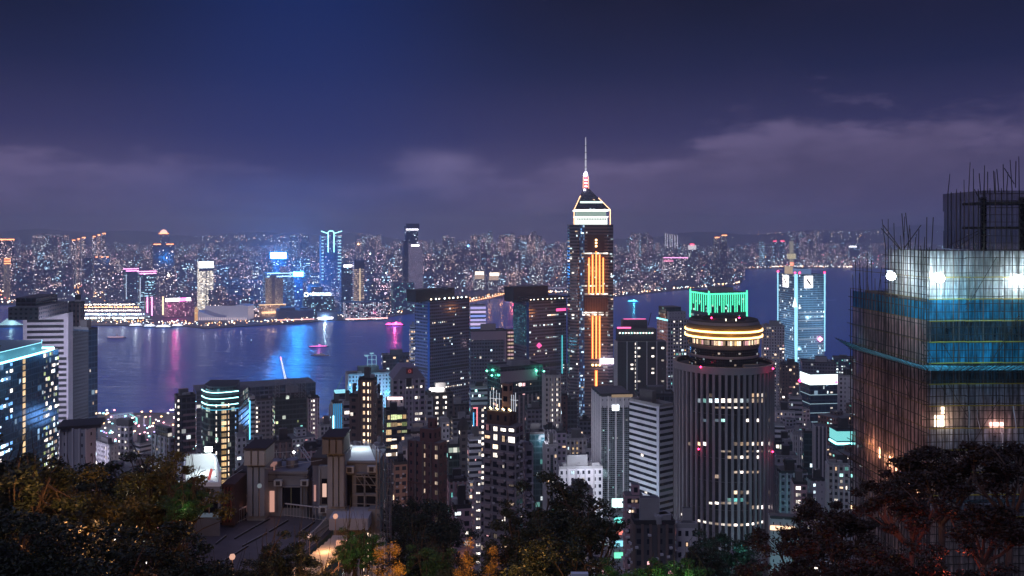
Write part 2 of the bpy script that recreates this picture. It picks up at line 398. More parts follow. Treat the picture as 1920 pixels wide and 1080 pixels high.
def far_blocks():
    r = random.Random(5); placed = []; n = 0; stuff = [MB() for _ in range(5)]
    tries = 0
    while tries < 9000:
        tries += 1
        px = r.uniform(-60, 1980); D0 = shore_D(px)
        t = r.random() ** 1.35
        D = D0 + 90 + t * (8800 - D0)
        if 1395 > px > 1150 and D > 5300 and r.random() < .5: continue
        x, y = KX(px, D), D
        if any(a < px < b and c < D < d for a, b, c, d in NO_FILL): continue
        # open water of the east harbour behind the Hung Hom point
        if px > 1330 and D < shore_D(px) + 60: continue
        if any(abs(x - u) < 34 and abs(y - v) < 44 for u, v in placed[-900:] if abs(v - y) < 44): continue
        # height: low near the water, tall behind; kept under the photo's skyline
        q = (D - D0)
        h = r.choice((38, 52, 66, 80, 96)) if q < 900 else r.choice((60, 75, 90, 110, 130, 150))
        if px > 1150: h *= .78
        if q < 260: h *= .62
        if 180 < px < 520: h *= .86
        lim = (ZT(r.choice((470, 480, 488, 495)) if px < 700 else r.choice((462, 470, 478)), D)) if D < 5500 else ZT(446 + 24 * r.random() ** .6, D)
        h = min(h, max(18, lim))
        if D > 5300 and any(abs(px - c) < w_ for c, w_ in ((905, 18), (950, 12), (992, 20), (840, 8), (1200, 20), (1508, 20), (95, 30), (560, 14), (690, 22))) and r.random() < .7: h = ZT(r.uniform(441, 456), D)
        if D > 7000: h += r.uniform(0, 35) * (1 if px > 600 else .5)
        placed.append((x, y))
        k = r.randrange(20); mb, mi, h0 = far_mesh[k]; a = r.choice((.1, .4, -.2)) + r.uniform(-.05, .05)
        if n < 285 and D < 5200 and r.random() < .8:
            if k not in FAR_ME:
                o = mb.build('apartment_tower', [FAR_M[mi], M_ROOF]); FAR_ME[k] = o.data
            else:
                o = bpy.data.objects.new('apartment_tower', FAR_ME[k]); col.objects.link(o)
            o.location = (x, y, 3); o.rotation_euler = (0, 0, a)
            o.scale = (1, 1, h / h0)
            tag(o, FAR_L[mi], 'building', FAR_L[mi].replace('tower', 'towers').replace('block', 'blocks')); n += 1
        else:
            wx = r.uniform(22, 46); wy = r.uniform(18, 26)
            stuff[mi].prism(rect(x, y, wx, wy, a), 3, 3 + h, 4.5, 3.8, u0=r.randrange(4000) * 7)
    for mi in range(5):
        lab = ('mauve', 'grey', 'brown', 'blue', 'pinkish')[mi]
        tag(stuff[mi].build('distant_city', [FAR_M[mi], M_ROOF]), 'mass of tiny %s city blocks fading into the haze' % lab, 'city blocks', kind='stuff')
far_deferred = far_blocks

# tiny lamps along the quays, roads and hillsides
DOT = [glow('sodium_dots', (1, .42, .14), 15), glow('white_dots', (1, .85, .7), 15), glow('cool_dots', (.6, .85, 1), 13), glow('red_dots', (1, .15, .2), 8)]
def far_lights():
    r = random.Random(21); mb = MB()
    def dot(px, D, z, s=1.0, mi=0):
        x = KX(px, D); q = D / 3000 * 1.5 * s
        mb.box((x, D, z), (q, q, q), 0, mi)
    for i in range(620):          # quay side
        px = r.uniform(0, 1600); D = shore_D(px) + r.uniform(3, 60) ** 1.0
        dot(px, D, r.uniform(6, 14), r.uniform(.5, 1.3), r.choice((0, 0, 1, 1, 2)))
    for i in range(500):          # west side roads and yards seen at the left
        px = r.uniform(-20, 300); D = r.uniform(3250, 4600); dot(px, D, r.uniform(6, 20), r.uniform(.6, 1.5), r.choice((0, 0, 0, 1, 3)))
    for i in range(900):
        px = r.uniform(0, 1660); D = r.uniform(3800, 8000); dot(px, max(D, shore_D(px) + 80), r.uniform(6, 90), r.uniform(.4, 1.1), r.choice((0, 1, 1, 2, 2, 3)))
    for i in range(260):          # hillside estates at the far right
        px = r.gauss(1600, 90); D = 10000 + r.uniform(0, 1400); dot(px, D, r.uniform(60, 250), r.uniform(.5, 1.0), r.choice((0, 1, 1, 2)))
    for i in range(110):
        px = r.gauss(470, 50); D = 9800 + r.uniform(0, 1400); dot(px, D, r.uniform(120, 200), r.uniform(.5, 1.0), r.choice((0, 1, 2)))
    tag(mb.build('distant_lamps', DOT), 'countless tiny lamps along the far quays, roads and slopes', 'lights', kind='stuff')
far_lights()

# ------------------------------------------------------------------ building kit
def foot4(xL, xC, xR, D, a, depth=None):
    kL, kC, kR = [(p - 960) / F for p in (xL, xC, xR)]; a = R(a) - math.atan(kC)     # a: turn away from square-on
    cx = kC * D
    if xR > xC: s = (kR * D - cx) / (math.cos(a) - kR * math.sin(a))
    else: s = depth
    if xC > xL: t = (cx - kL * D) / (math.sin(a) + kL * math.cos(a))
    else: t = depth
    C = (cx, D); Rr = (cx + s * math.cos(a), D + s * math.sin(a)); L = (cx - t * math.sin(a), D + t * math.cos(a))
    return [L, C, Rr, (L[0] + Rr[0] - C[0], L[1] + Rr[1] - C[1])]     # face 0 = left, face 1 = right
FOOTS = []
WIN_TODO = []
class Bld:
    """a building: an Empty at its base with the body and every other piece as its children"""
    def __init__(s, name, label, foot, z0, z1, m, bay=3, fl=3.3, cat='building', roof=None, group=None, body='tower_body'):
        s.foot, s.z0, s.z1, s.bay, s.fl = foot, z0, z1, bay, fl
        cx = sum(p[0] for p in foot) / len(foot); cy = sum(p[1] for p in foot) / len(foot)
        s.c = (cx, cy)
        s.root = empty(name, (cx, cy, z0), label, cat, group)
        s.body = MB().prism(foot, z0, z1, bay, fl).build(body, [m, roof or M_ROOF], s.root)
        FOOTS.append((cx, cy, max(math.hypot(p[0] - cx, p[1] - cy) for p in foot)))
    def part(s, name, mb, m, parent=None, label=None, kind=None, smooth=False):
        return tag(mb.build(name, m, parent or s.root, smooth=smooth), label, kind=kind)
    def face(s, i):
        a, b = Vector((*s.foot[i], 0)), Vector((*s.foot[(i + 1) % len(s.foot)], 0)); d = b - a; L = d.length; d.normalize()
        return a, d, L, Vector((d.y, -d.x, 0))
    def pt(s, i, u, z, out=0):
        a, d, L, n = s.face(i); p = a + d * (u * L) + n * out; return Vector((p.x, p.y, z))
    def slab(s, i, u0, u1, za, zb, th=.3, mb=None, out=0, mi=0):
        """a box standing on face i between two fractions of its width"""
        mb = mb or MB(); a, d, L, n = s.face(i)
        c = a + d * ((u0 + u1) / 2 * L) + n * (th / 2 + out - .05)
        mb.box((c.x, c.y, (za + zb) / 2), ((u1 - u0) * L, th, zb - za), math.atan2(d.y, d.x), mi); return mb
    def parapet(s, h=1.2, th=.4, m=None, name='parapet'):
        mb = MB(); z = s.z1
        for i in range(len(s.foot)):
            a, d, L, n = s.face(i); c = a + d * (L / 2) - n * (th / 2 + .02)
            mb.box((c.x, c.y, z + h / 2), (L - 2 * th if i % 2 else L - .04, th, h), math.atan2(d.y, d.x))
        return s.part(name, mb, m or M_CONC)
    def roofbox(s, u, v, wu, wv, h, m=None, name='plant_room', z=None, fl=3.2, bay=3):
        """box on the roof: u, v fractions along face 1 and back along face 0"""
        L, C, Rr = [Vector((*p, 0)) for p in (s.foot[0], s.foot[1], s.foot[2])]
        e1, e2 = Rr - C, L - C; z = s.z1 if z is None else z
        q = [C + e1 * (u + i * wu / 2) + e2 * (v + j * wv / 2) for i, j in ((-1, 1), (-1, -1), (1, -1), (1, 1))]
        return s.part(name, MB().prism([(p.x, p.y) for p in q], z + .01, z + h, bay, fl), [m or M_DARK, M_ROOF])
    def clutter(s, seed, n=4, big=1.0):
        r = random.Random(seed); L, C, Rr = [Vector((*p, 0)) for p in (s.foot[0], s.foot[1], s.foot[2])]; e1, e2 = Rr - C, L - C
        m1 = r.choice((M_CONC, M_DARK, M_ROOF))
        s.roofbox(r.uniform(.4, .6), r.uniform(.4, .6), r.uniform(.3, .5), r.uniform(.3, .5), r.uniform(3.5, 7) * big, m1, 'lift_house')
        for k in range(n):
            u, v = r.uniform(.12, .88), r.uniform(.12, .88); p = C + e1 * u + e2 * v; ty = r.choice(('tank', 'fan', 'mast', 'shed', 'tank'))
            if ty == 'tank': s.part('water_tank', MB().lathe((p.x, p.y, s.z1), [(1.3 * big, .3), (1.3 * big, 2.3 * big), (0, 2.7 * big)], 10), M_CONC)
            elif ty == 'fan': s.part('cooling_unit', MB().box((p.x, p.y, s.z1 + 1), (2.6 * big, 1.8 * big, 2)), M_METAL)
            elif ty == 'shed': s.part('roof_shed', MB().box((p.x, p.y, s.z1 + 1.3), (4 * big, 3 * big, 2.6), .3), M_CONC)
            else: s.part('antenna', MB().bar((p.x, p.y, s.z1), (p.x, p.y, s.z1 + 8 * big), .18, 4, .06), M_METAL)
    def windows(s, seed, p=.06, kinds=('warm', 'white', 'cool'), faces=(0, 1), w=None, h=None, rowp=0, cols=(), colkind='white', zlo=None, zhi=None, name='lit_window', colp=.95, us=None):
        """remember lit windows; they become objects once everything that could hide them stands"""
        r = random.Random(seed); nf = max(1, round((s.z1 - s.z0) / s.fl)); fh = (s.z1 - s.z0) / nf; L = []
        for i in faces:
            a, d, ln, n = s.face(i); nb = max(1, round(ln / s.bay)); bw = ln / nb
            ww, hh = w or bw * .62, h or fh * .5
            for j in range(nf):
                z = s.z0 + (j + .5) * fh
                if zlo and z < zlo or zhi and z > zhi: continue
                run = r.random() < rowp; k0, k1 = sorted((r.randrange(nb + 1), r.randrange(nb + 1)))
                for k in range(nb):
                    uf = (k + .5) / nb
                    if us and not (us[0] <= uf <= us[1]): continue
                    if r.random() < p or (run and k0 <= k < k1 and r.random() < .85):
                        L.append((i, uf, z + r.choice((0, 0, .2)), max(.6, ww * r.choice((.45, .7, 1, 1, 1.25))), hh * r.choice((.6, 1, 1, 1.2)), r.choice(kinds)))
            for (ci, u) in cols:
                if ci == i:
                    for j in range(nf):
                        if r.random() < colp:
                            z = s.z0 + (j + .5) * fh
                            if not (zlo and z < zlo or zhi and z > zhi): L.append((i, u, z, w or 1.3, h or 1.5, colkind))
        WIN_TODO.append((s, name, L))
def lit_mat(kind):
    """one lit room: curtains, ceiling lamps and mullions differ from window to window"""
    c, st = {'warm': ((1, .64, .38), 1.5), 'white': ((1, .88, .78), 1.9), 'cool': ((.66, .88, 1), 1.6), 'teal': ((.2, .85, .8), 1.3), 'blue': ((.15, .45, 1), 1.0),
             'amber': ((1, .6, .22), .9), 'green': ((.75, .95, .35), .75), 'pink': ((1, .45, .5), .9), 'dim': ((1, .7, .5), .4), 'dimcool': ((.5, .75, 1), .4)}[kind]
    nm = 'lit_room_' + kind
    if nm in MATS: return MATS[nm]
    m = bpy.data.materials.new(nm); m.use_nodes = True; t = NT(m.node_tree); b = t.n['Principled BSDF']
    oi = t.new('ShaderNodeObjectInfo'); uv = t.new('ShaderNodeUVMap', uv_map='UVMap'); s = t.new('ShaderNodeSeparateXYZ', i0=uv.outputs[0])
    seed = t.m('MULTIPLY', oi.outputs['Random'], 57.0)
    cb = t.new('ShaderNodeCombineXYZ', i0=s.outputs[0], i1=s.outputs[1], i2=seed)
    nz = t.noise(cb.outputs[0], 1.3, 2, .6)
    bars = t.m('GREATER_THAN', t.m('ABSOLUTE', t.m('SUBTRACT', t.m('FRACT', t.m('MULTIPLY', s.outputs[0], .8)), .5)), .06)
    br = t.m('MULTIPLY', t.m('MULTIPLY', t.m('ADD', .25, t.m('MULTIPLY', t.m('POWER', oi.outputs['Random'], 1.5), 1.9)), t.m('ADD', .3, t.m('MULTIPLY', nz, 1.4))), t.m('MULTIPLY', t.m('ADD', .25, t.m('MULTIPLY', bars, .75)), st))
    hue = t.mix(t.m('MULTIPLY', t.m('FRACT', t.m('MULTIPLY', oi.outputs['Random'], 13.7)), .35), c + (1,), (1, .9, .75, 1))
    t.l.new(hue, b.inputs['Emission Color']); t.l.new(br, b.inputs['Emission Strength']); b.inputs['Base Color'].default_value = (.03, .03, .03, 1); b.inputs['Roughness'].default_value = .2
    m.cycles.emission_sampling = 'NONE'; MATS[nm] = m; return m
M_FRAME = mat('window_frame', (.08, .08, .09), .5)
WIN_ME = {}
def win_mesh(w_, h_, kind):
    key = (round(w_ * 4), round(h_ * 4), kind)
    if key not in WIN_ME:
        w_, h_ = max(.4, key[0] / 4), max(.4, key[1] / 4); mb = MB(); t = .12; e = .07
        mb.box((0, -t / 2 + .02, 0), (w_, t, h_), 0, 0)
        for x in (-w_ / 2 - e / 2, w_ / 2 + e / 2): mb.box((x, -t / 2, 0), (e, t + .06, h_ + 2 * e), 0, 1)
        for z in (-h_ / 2 - e / 2, h_ / 2 + e / 2): mb.box((0, -t / 2, z), (w_, t + .06, e), 0, 1)
        o = mb.build('lit_window', [lit_mat(kind), M_FRAME]); me = o.data; bpy.data.objects.remove(o); WIN_ME[key] = me
    return WIN_ME[key]
def place_windows():
    bpy.context.view_layer.update(); dg = bpy.context.evaluated_depsgraph_get(); eye = Vector((0, 0, CZ)); total = 0
    solids = {}
    for s, name, L in WIN_TODO:
        vis, hid = [], []
        for q in L:
            i, u, z, w_, h_, k = q; p = s.pt(i, u, z, .35); a, d, ln, n = s.face(i)
            px, py = 960 + F * p.x / p.y, HY + F * (CZ - p.z) / p.y
            if not (-5 < px < 1925 and py < 1085) or n.dot(eye - p) <= 0: continue
            dr = p - eye; dist = dr.length; dr.normalize(); o0 = eye + dr * 1.5; ok = True
            hit, loc, _, _, ob, _ = sc.ray_cast(dg, o0, dr, distance=dist - 1.6)
            (hid if hit and ob.name.split('.')[0] not in ('haze',) else vis).append(q)
        vis.sort(key=lambda q: -q[3] * q[4])
        one, rest = vis[:100 - s.used] if hasattr(s, 'used') else vis[:100], []
        rest = vis[len(one):] + hid; s.used = getattr(s, 'used', 0) + len(one)
        for i, u, z, w_, h_, k in one:
            a, d, ln, n = s.face(i); p = s.pt(i, u, z, .02)
            o = bpy.data.objects.new(name, win_mesh(w_, h_, k)); col.objects.link(o); o.parent = s.root
            o.location = p - Vector(s.root.location); o.rotation_euler = (0, 0, math.atan2(d.y, d.x)); total += 1
        if rest:
            mb = MB(); kinds = sorted({q[5] for q in rest})
            for i, u, z, w_, h_, k in rest:
                a, d, ln, n = s.face(i); p = s.pt(i, u, z, .04); mb.box((p.x, p.y, p.z), (w_, .12, h_), math.atan2(d.y, d.x), kinds.index(k))
            s.part('remaining_windows', mb, [lit_mat(k) for k in kinds], kind='stuff')
    return total
LAMPS = 0
def lamp(loc, color, power, size=.5, name='street_light', parent=None, cut=0):
    l = bpy.data.lights.new(name, 'POINT'); l.energy = power; l.color = color; l.shadow_soft_size = size
    o = bpy.data.objects.new(name, l); col.objects.link(o); o.location = loc
    if parent is not None: o.parent = parent; o.location = Vector(loc) - wl(parent)
    return o
def text_mesh(body, size, depth=.1, bold=False):
    cu = bpy.data.curves.new('lettering', 'FONT'); cu.body = body; cu.size = size; cu.extrude = depth; cu.align_x = 'CENTER'; cu.align_y = 'CENTER'
    if bold: cu.offset = size * .02
    o = bpy.data.objects.new('lettering', cu); col.objects.link(o); bpy.context.view_layer.update()
    me = bpy.data.meshes.new_from_object(o.evaluated_get(bpy.context.evaluated_depsgraph_get())); bpy.data.objects.remove(o); return me
def sign_text(name, body, width, loc, rz, m, parent, height=None):
    me = text_mesh(body, 1.0, .05, True); xs = [v.co.x for v in me.vertices]; ys = [v.co.y for v in me.vertices]
    k = width / (max(xs) - min(xs)); ky = height / (max(ys) - min(ys)) if height else k
    me.transform(Matrix.Diagonal((k, ky, k, 1))); me.transform(Matrix.Rotation(R(90), 4, 'X'))
    me.materials.clear(); me.materials.append(m)
    o = bpy.data.objects.new(name, me); col.objects.link(o); o.parent = parent; o.location = Vector(loc) - wl(parent); o.rotation_euler = (0, 0, rz); return o
# ------------------------------------------------------------------ landmarks across the harbour
def far_tower(name, label, xL, xC, xR, ytop, D, a, m, z0=3, bay=4.5, fl=4, depth=25, clear=True, cat='building', z1=None, pad=4):
    f = foot4(xL, xC, xR, D, a, depth)
    if clear: NO_FILL.append((xL - pad, xR + pad, 0, D + 110))
    return Bld(name, label, f, z0, ZT(ytop, D) if z1 is None else z1, m, bay, fl, cat)
G_ORANGE = glow('orange_strip', (1, .33, .12), 5); G_PINK = glow('pink_strip', (1, .35, .75), 4); G_WHITE = glow('white_strip', (1, .95, 1), 5); G_CYAN = glow('cyan_strip', (.35, .9, 1), 5)
G_CREAM = glow('cream_flood', (1, .75, .45), 1.2); G_RED = glow('red_strip', (1, .08, .16), 6)
def strip(b, name, i, u0, u1, za, zb, m, out=.3, th=1.0, label=None): return b.part(name, b.slab(i, u0, u1, za, zb, th, out=out), m, label=label)
def kowloon():
    # west edge
    b = far_tower('apartment_tower', 'broad brown tower with a glowing orange roofline at the left picture edge', -30, -30, 27, 450, 3700, 4, FAR_M[2])
    strip(b, 'roof_light', 1, 0, 1, b.z1 - 1, b.z1 + 4, G_ORANGE)
    b = far_tower('floodlit_tower', 'narrow cream floodlit tower with orange top rings near the left picture edge', 6, 8, 19, 484, 3350, 15, facade('flood_cream', (.5, .4, .3), ww=.2, wh=.8, lit=.9, power=.9, ta=(1, .7, .4), tb=(1, .75, .5)))
    for k in range(3): strip(b, 'top_ring', 1, -.05, 1.05, b.z1 - 22 + 9 * k, b.z1 - 19 + 9 * k, G_ORANGE)
    for xs, lab in ((((133, 141, 451), (143, 150, 448.5), (152, 160, 446)), 'first trio'), (((172, 179, 444), (181, 188, 441), (190, 198, 438.5)), 'second trio')):
        for q, (x0, x1, y) in enumerate(xs):
            b = far_tower('apartment_tower', 'slim tower with a %s roof strip, %s of the %s' % ('red' , ('lowest', 'middle', 'tallest')[q], 'western stepped trio' if lab[0] == 'f' else 'eastern stepped trio'), x0, x0 + 2, x1, y, 4250, 18, FAR_M[2 if q % 2 else 0], pad=2)
            strip(b, 'roof_light', 1, 0, 1, b.z1 - 1, b.z1 + 4, G_ORANGE)
    b = far_tower('apartment_tower', 'dark tower with three pinkish red roof lamps below the eastern stepped trio', 172, 176, 205, 483, 3650, 12, FAR_M[0])
    for u in (.1, .45, .8): strip(b, 'roof_light', 1, u, u + .14, b.z1, b.z1 + 4, G_ORANGE)
    b = far_tower('stepped_tower', 'stepped tower with a glowing dome on its tall central shaft', 283, 287, 327, 459, 3500, 12, FAR_M[0])
    for u in (.02, .62): strip(b, 'roof_light', 1, u, u + .34, b.z1, b.z1 + 3.5, G_ORANGE)
    o = b.roofbox(.6, .5, .38, .6, 46, FAR_M[1], 'central_shaft'); f = b.pt(1, .6, 0); zc = b.z1 + 46
    cx, cy = b.c[0] + 4, b.c[1]
    b.part('shaft_dome', MB().lathe((cx, cy, zc), [(14, 0), (13, 6), (8, 12), (0, 15)], 16), glow('dome_glow', (1, .5, .4), 2.5))
    b.part('shaft_ring', MB().lathe((cx, cy, zc), [(19, -3), (19, 0), (14, 0)], 16), G_ORANGE)
    neon = facade('night_glass_blue', (.03, .05, .09), ww=.9, wh=.6, lit=.2, row=.7, power=2, ta=COOL, tb=(.4, .8, 1))
    for q, (x0, xc, x1, y, D) in enumerate(((232, 236, 260, 504, 3000), (258, 262, 293, 509, 2930))):
        b = far_tower('office_tower', ('dark blue tower with pink neon roof lines, taller and left of its twin', 'dark blue tower with pink neon roof lines, lower and right of its twin')[q], x0, xc, x1, y, D, 14, neon)
        for z in (b.z1 - 2, b.z1 - 9): strip(b, 'neon_line', 1, 0, 1, z, z + 3.2, G_PINK)
        strip(b, 'neon_line', 0, 0, 1, b.z1 - 2, b.z1 + 1, G_PINK); strip(b, 'edge_light', 1, .0, .05, b.z0 + 30, b.z1 - 20, glow('pale_edge', (.7, .8, 1), 1.2))
    b = far_tower('waterfront_hotel', 'low slab hotel with pink and cream lit columns beside the terminal piers', 271, 275, 309, 557, 2740, 12, facade('hotel_mauve', (.3, .2, .28), ww=.5, wh=.5, lit=.3, power=1.6, ta=PINK, tb=(1, .7, .8)))
    for u, m in ((.0, G_PINK), (.25, G_PINK), (.86, glow('cream_column', (1, .7, .4), 3))): strip(b, 'lit_column', 1, u, u + .07, b.z0, b.z1, m)
    b = far_tower('waterfront_hotel', 'wide slab hotel with a white and pink light board along its roof', 307, 309, 363, 562, 2700, 6, facade('hotel_pinkish', (.34, .22, .3), ww=.55, wh=.5, lit=.38, power=1.5, ta=PINK, tb=(1, .6, .7)))
    strip(b, 'light_board', 1, .02, .5, b.z1 - 6, b.z1 + 4, G_WHITE); strip(b, 'light_board', 1, .5, .75, b.z1 - 6, b.z1 + 4, glow('magenta_board', (1, .2, .7), 5, True)); strip(b, 'light_board', 1, .75, .9, b.z1 - 6, b.z1 + 4, G_WHITE)
    lamp((KX(341, 2690), 2640, 30), (1, .03, .35), 120000, 5, 'magenta_fill')  # added lamp that strengthens the magenta board's reflection on the water
    # bright office with sign board
    b = far_tower('office_tower', 'bright white striped office tower with a glowing sign board on top', 370, 373, 400, 490, 2900, 10, facade('striped_bright', (.08, .08, .09), ww=.93, wh=.5, lit=.97, power=2.6, ta=(1, .82, .6), tb=(1, .95, .85)))
    strip(b, 'sign_board', 1, 0, 1, b.z1 - 22, b.z1 - 1, glow('white_board', (.85, .95, 1), 5, True)); strip(b, 'dark_band', 1, 0, 1, b.z1 - 32, b.z1 - 22, M_DARK, th=1.4)
    p = b.pt(1, .2, b.z1 - 11, 1.6); b.part('sign_mark', MB().box((p.x, p.y, p.z), (4, .6, 4), .2), G_RED)
    strip(b, 'centre_mullion', 1, .48, .53, b.z0 + 4, b.z1 - 32, M_DARK, th=1.4)
    NO_FILL.append((352, 376, 0, 3000))
    # clock tower
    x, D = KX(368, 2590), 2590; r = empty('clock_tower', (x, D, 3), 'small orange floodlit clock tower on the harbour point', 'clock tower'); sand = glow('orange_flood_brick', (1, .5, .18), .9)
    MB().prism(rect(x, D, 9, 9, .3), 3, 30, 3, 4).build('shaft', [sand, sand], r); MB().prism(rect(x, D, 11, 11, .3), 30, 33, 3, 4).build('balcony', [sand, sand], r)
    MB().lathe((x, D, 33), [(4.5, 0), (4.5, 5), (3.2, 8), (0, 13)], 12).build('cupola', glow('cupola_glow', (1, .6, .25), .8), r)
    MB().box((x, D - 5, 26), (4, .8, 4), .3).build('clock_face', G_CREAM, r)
    # cultural centre: curved ski-slope roof and tall rounded hall
    r = empty('cultural_centre', (KX(415, 2620), 2620, 3), 'pale windowless hall with a swooping ski slope roof by the water', 'concert hall')
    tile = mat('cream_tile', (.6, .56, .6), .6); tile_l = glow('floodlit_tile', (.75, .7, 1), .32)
    mb = MB(); N = 22; prof = []
    for i in range(N + 1):
        t = i / N; px = 371 + t * 94
        if px < 425: y = 583 + 13 * math.sin(min(1, (px - 371) / 54) * math.pi / 2)
        elif px < 437: y = 596 - 24 * ((px - 425) / 12) ** .7
        else: y = 572 + 2 * ((px - 450) / 14) ** 2
        prof.append((px, y))
    for (pa, ya), (pb, yb) in zip(prof, prof[1:]):
        D = 2610; xa, xb = KX(pa, D), KX(pb, D); za, zb = ZT(ya, D), ZT(yb, D); dpt = 60
        mb.face([(xa, D, 3), (xb, D, 3), (xb, D, zb), (xa, D, za)]); mb.face([(xa, D, za), (xb, D, zb), (xb, D + dpt, zb), (xa, D + dpt, za)], None, 1)
    mb.face([(xb, D, 3), (xb, D + dpt, 3), (xb, D + dpt, zb), (xb, D, zb)], None, 0); xa = KX(371, D); mb.face([(xa, D + dpt, 3), (xa, D, 3), (xa, D, ZT(583, D)), (xa, D + dpt, ZT(583, D))], None, 0)
    mb.face([(xb, D + dpt, 3), (xa, D + dpt, 3), (xa, D + dpt, 40), (xb, D + dpt, 40)])
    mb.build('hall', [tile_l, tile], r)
    mb = MB()
    for k in range(24): mb.box((KX(374 + k * 3.8, 2606), 2606, 7), (1.2, 3, 8))
    mb.build('colonnade', glow('colonnade_light', (1, .75, .8), 1.0), r)
    NO_FILL.append((368, 470, 0, 2760))
    for k in range(4): lamp((KX(380 + k * 24, 2580), 2585, 8), (.8, .8, 1), 9000, 2)
    # blue screens
    scr = glow('blue_screen', (.05, .36, 1), 70, True)
    b = far_tower('office_tower', 'blue tinted tower carrying the larger dazzling screen on its roof', 509, 513, 537, 487, 3250, 10, FAR_M[3])
    MBs = MB().box((KX(522, 3240), 3240, ZT(479, 3240)), (58, 2, 22)); b.part('led_screen', MBs, [scr]); b.part('screen_frame', MB().box((KX(522, 3243), 3244, ZT(480, 3240)), (62, 3, 28)), M_DARK)
    b = far_tower('office_tower', 'dark tower carrying the smaller dazzling blue screen on its roof', 549, 552, 568, 522, 2950, 12, FAR_M[3])
    b.part('led_screen', MB().box((KX(559.5, 2940), 2938, ZT(514, 2940)), (33, 2, 15)), glow('blue_screen_small', (.03, .36, 1), 90, True)); b.part('screen_frame', MB().box((KX(559.5, 2940), 2942, ZT(515, 2940)), (37, 3, 20)), M_DARK)
    b = far_tower('office_block', 'blue lit stepped block with bright eave lines below the larger screen', 493, 498, 551, 512, 3060, 10, facade('blue_block', (.1, .16, .26), ww=.7, wh=.5, lit=.2, power=2, ta=COOL, tb=(.3, .7, 1)))
    for y in (b.z1 - 3, b.z1 - 14): strip(b, 'eave_light', 1, .05, .95, y, y + 3, glow('blue_white_line', (.5, .8, 1), 3))
    strip(b, 'penthouse', 1, .5, .8, b.z1, b.z1 + 24, FAR_M[4], th=16)
    lamp(W(522, 478, 3170), (.02, .28, 1), 4200000, 6, 'screen_glow'); lamp(W(560, 512, 2880), (.02, .28, 1), 3000000, 6, 'screen_glow')  # added lamps before the screens that widen their blue halo in the haze
    # grand hotel
    hotel = facade('cream_hotel', (.5, .38, .28), ww=.45, wh=.55, lit=.35, power=1.6, ta=WARM, tb=WHITE)
    b = far_tower('grand_hotel', 'cream hotel with two lit tower halves over a wide arcaded base', 484, 486, 536, 571, 2740, 4, hotel)
    for u0, u1 in ((.24, .46), (.6, .9)): b.part('tower_half', b.slab(1, u0, u1, b.z1, ZT(521, 2740), 14, out=-16), hotel)
    b.part('tower_core', b.slab(1, .4, .66, b.z1, ZT(517, 2740), 14, out=-20), M_CONC); strip(b, 'cornice_light', 1, 0, 1, b.z1 - 2.5, b.z1, glow('warm_cornice', (1, .6, .3), 2.2)); strip(b, 'arcade_light', 1, .05, .8, b.z0 + 6, b.z0 + 12, glow('warm_cornice', (1, .6, .3), 2.2))
    for u in (.3, .5, .7): p = b.pt(1, u, 14, 25); lamp(p, (1, .6, .35), 16000, 2)
    # tower with spread-wing crown
    b = far_tower('office_tower', 'tall hazy tower with a spread wing crown of white neon lines', 599, 602, 641, 441, 3000, 6, facade('mauve_grid', (.14, .15, .22), ww=.55, wh=.5, lit=.32, power=2, ta=COOL, tb=(1, .7, .8)), z1=None)
    z = b.z1; P = [b.pt(1, u, q, 2) for u, q in ((0, z + 14), (.3, z + 6), (.38, z + 14), (.56, z + 14), (.64, z + 6), (1, z + 14))]; mb = MB()
    for p, q in zip(P, P[1:]): mb.bar(p, q, 1.5, 4)
    b.part('crown_neon', mb, G_CYAN)
    for u in (.32, .6): strip(b, 'neon_line', 1, u, u + .035, z - 58, z + 6, G_CYAN, out=1)
    mb = MB()
    for k in range(14):
        for u in (.02, .8): b.slab(1, u, u + (.1 if u < .5 else .17), z - 8 - k * 11, z - 5 - k * 11, 1, mb, .6)
    b.part('light_dashes', mb, glow('cyan_dash', (.5, .9, 1), 1.6))
    # building with the bank sign
    b = far_tower('office_block', 'long low block under glowing Chinese bank lettering', 566, 569, 627, 558, 2720, 5, facade('teal_grid', (.05, .14, .22), ww=.6, wh=.6, lit=.16, power=1.8, ta=COOL, tb=(.3, .8, 1)))
    sg = glow('sign_white_blue', (.75, .92, 1), 6, True); p = b.pt(1, .54, b.z1 + 9, 1)
    sign_text('sign_lettering', '中國建設銀行(亞洲)', 66, p, R(5), sg, b.root, 11)
    p = b.pt(1, .09, b.z1 + 9, 1); mb = MB(); n = 20
    for k in range(n):
        if k in (16,): continue
        a0, a1 = 2 * math.pi * k / n, 2 * math.pi * (k + 1) / n
        mb.bar((p.x + 6 * math.cos(a0), p.y, p.z + 6 * math.sin(a0)), (p.x + 6 * math.cos(a1), p.y, p.z + 6 * math.sin(a1)), 1.5, 4)
    b.part('sign_emblem', mb, sg); b.part('sign_backing', b.slab(1, .02, .98, b.z1, b.z1 + 3, 2), M_DARK)
    b = far_tower('office_tower', 'slate blue tower with a white lettered strip at its top left of the striped tower', 637, 640, 661, 500, 2860, 10, neon); strip(b, 'sign_strip', 1, .2, .95, b.z1 - 2, b.z1 + 6, G_WHITE)
    b = far_tower('striped_tower', 'cream and brown ring striped tower with a dark cap and bright spine', 661, 664, 683, 489, 2820, 10, facade('ring_stripes', (.1, .07, .07), ww=1, wh=.42, lit=1, power=.75, ta=(1, .68, .5), tb=(1, .75, .6)), fl=6.5)
    strip(b, 'dark_cap', 1, -.02, 1.02, b.z1 - 24, b.z1 + .5, M_DARK, th=2); strip(b, 'lit_spine', 1, .52, .62, b.z0, b.z1 - 24, G_CREAM, th=1.6)
    # tallest dark tower of the far shore
    glass = facade('indigo_glass', (.05, .07, .16), ww=.8, wh=.6, lit=.28, power=1.8, ta=COOL, tb=(.9, .8, 1))
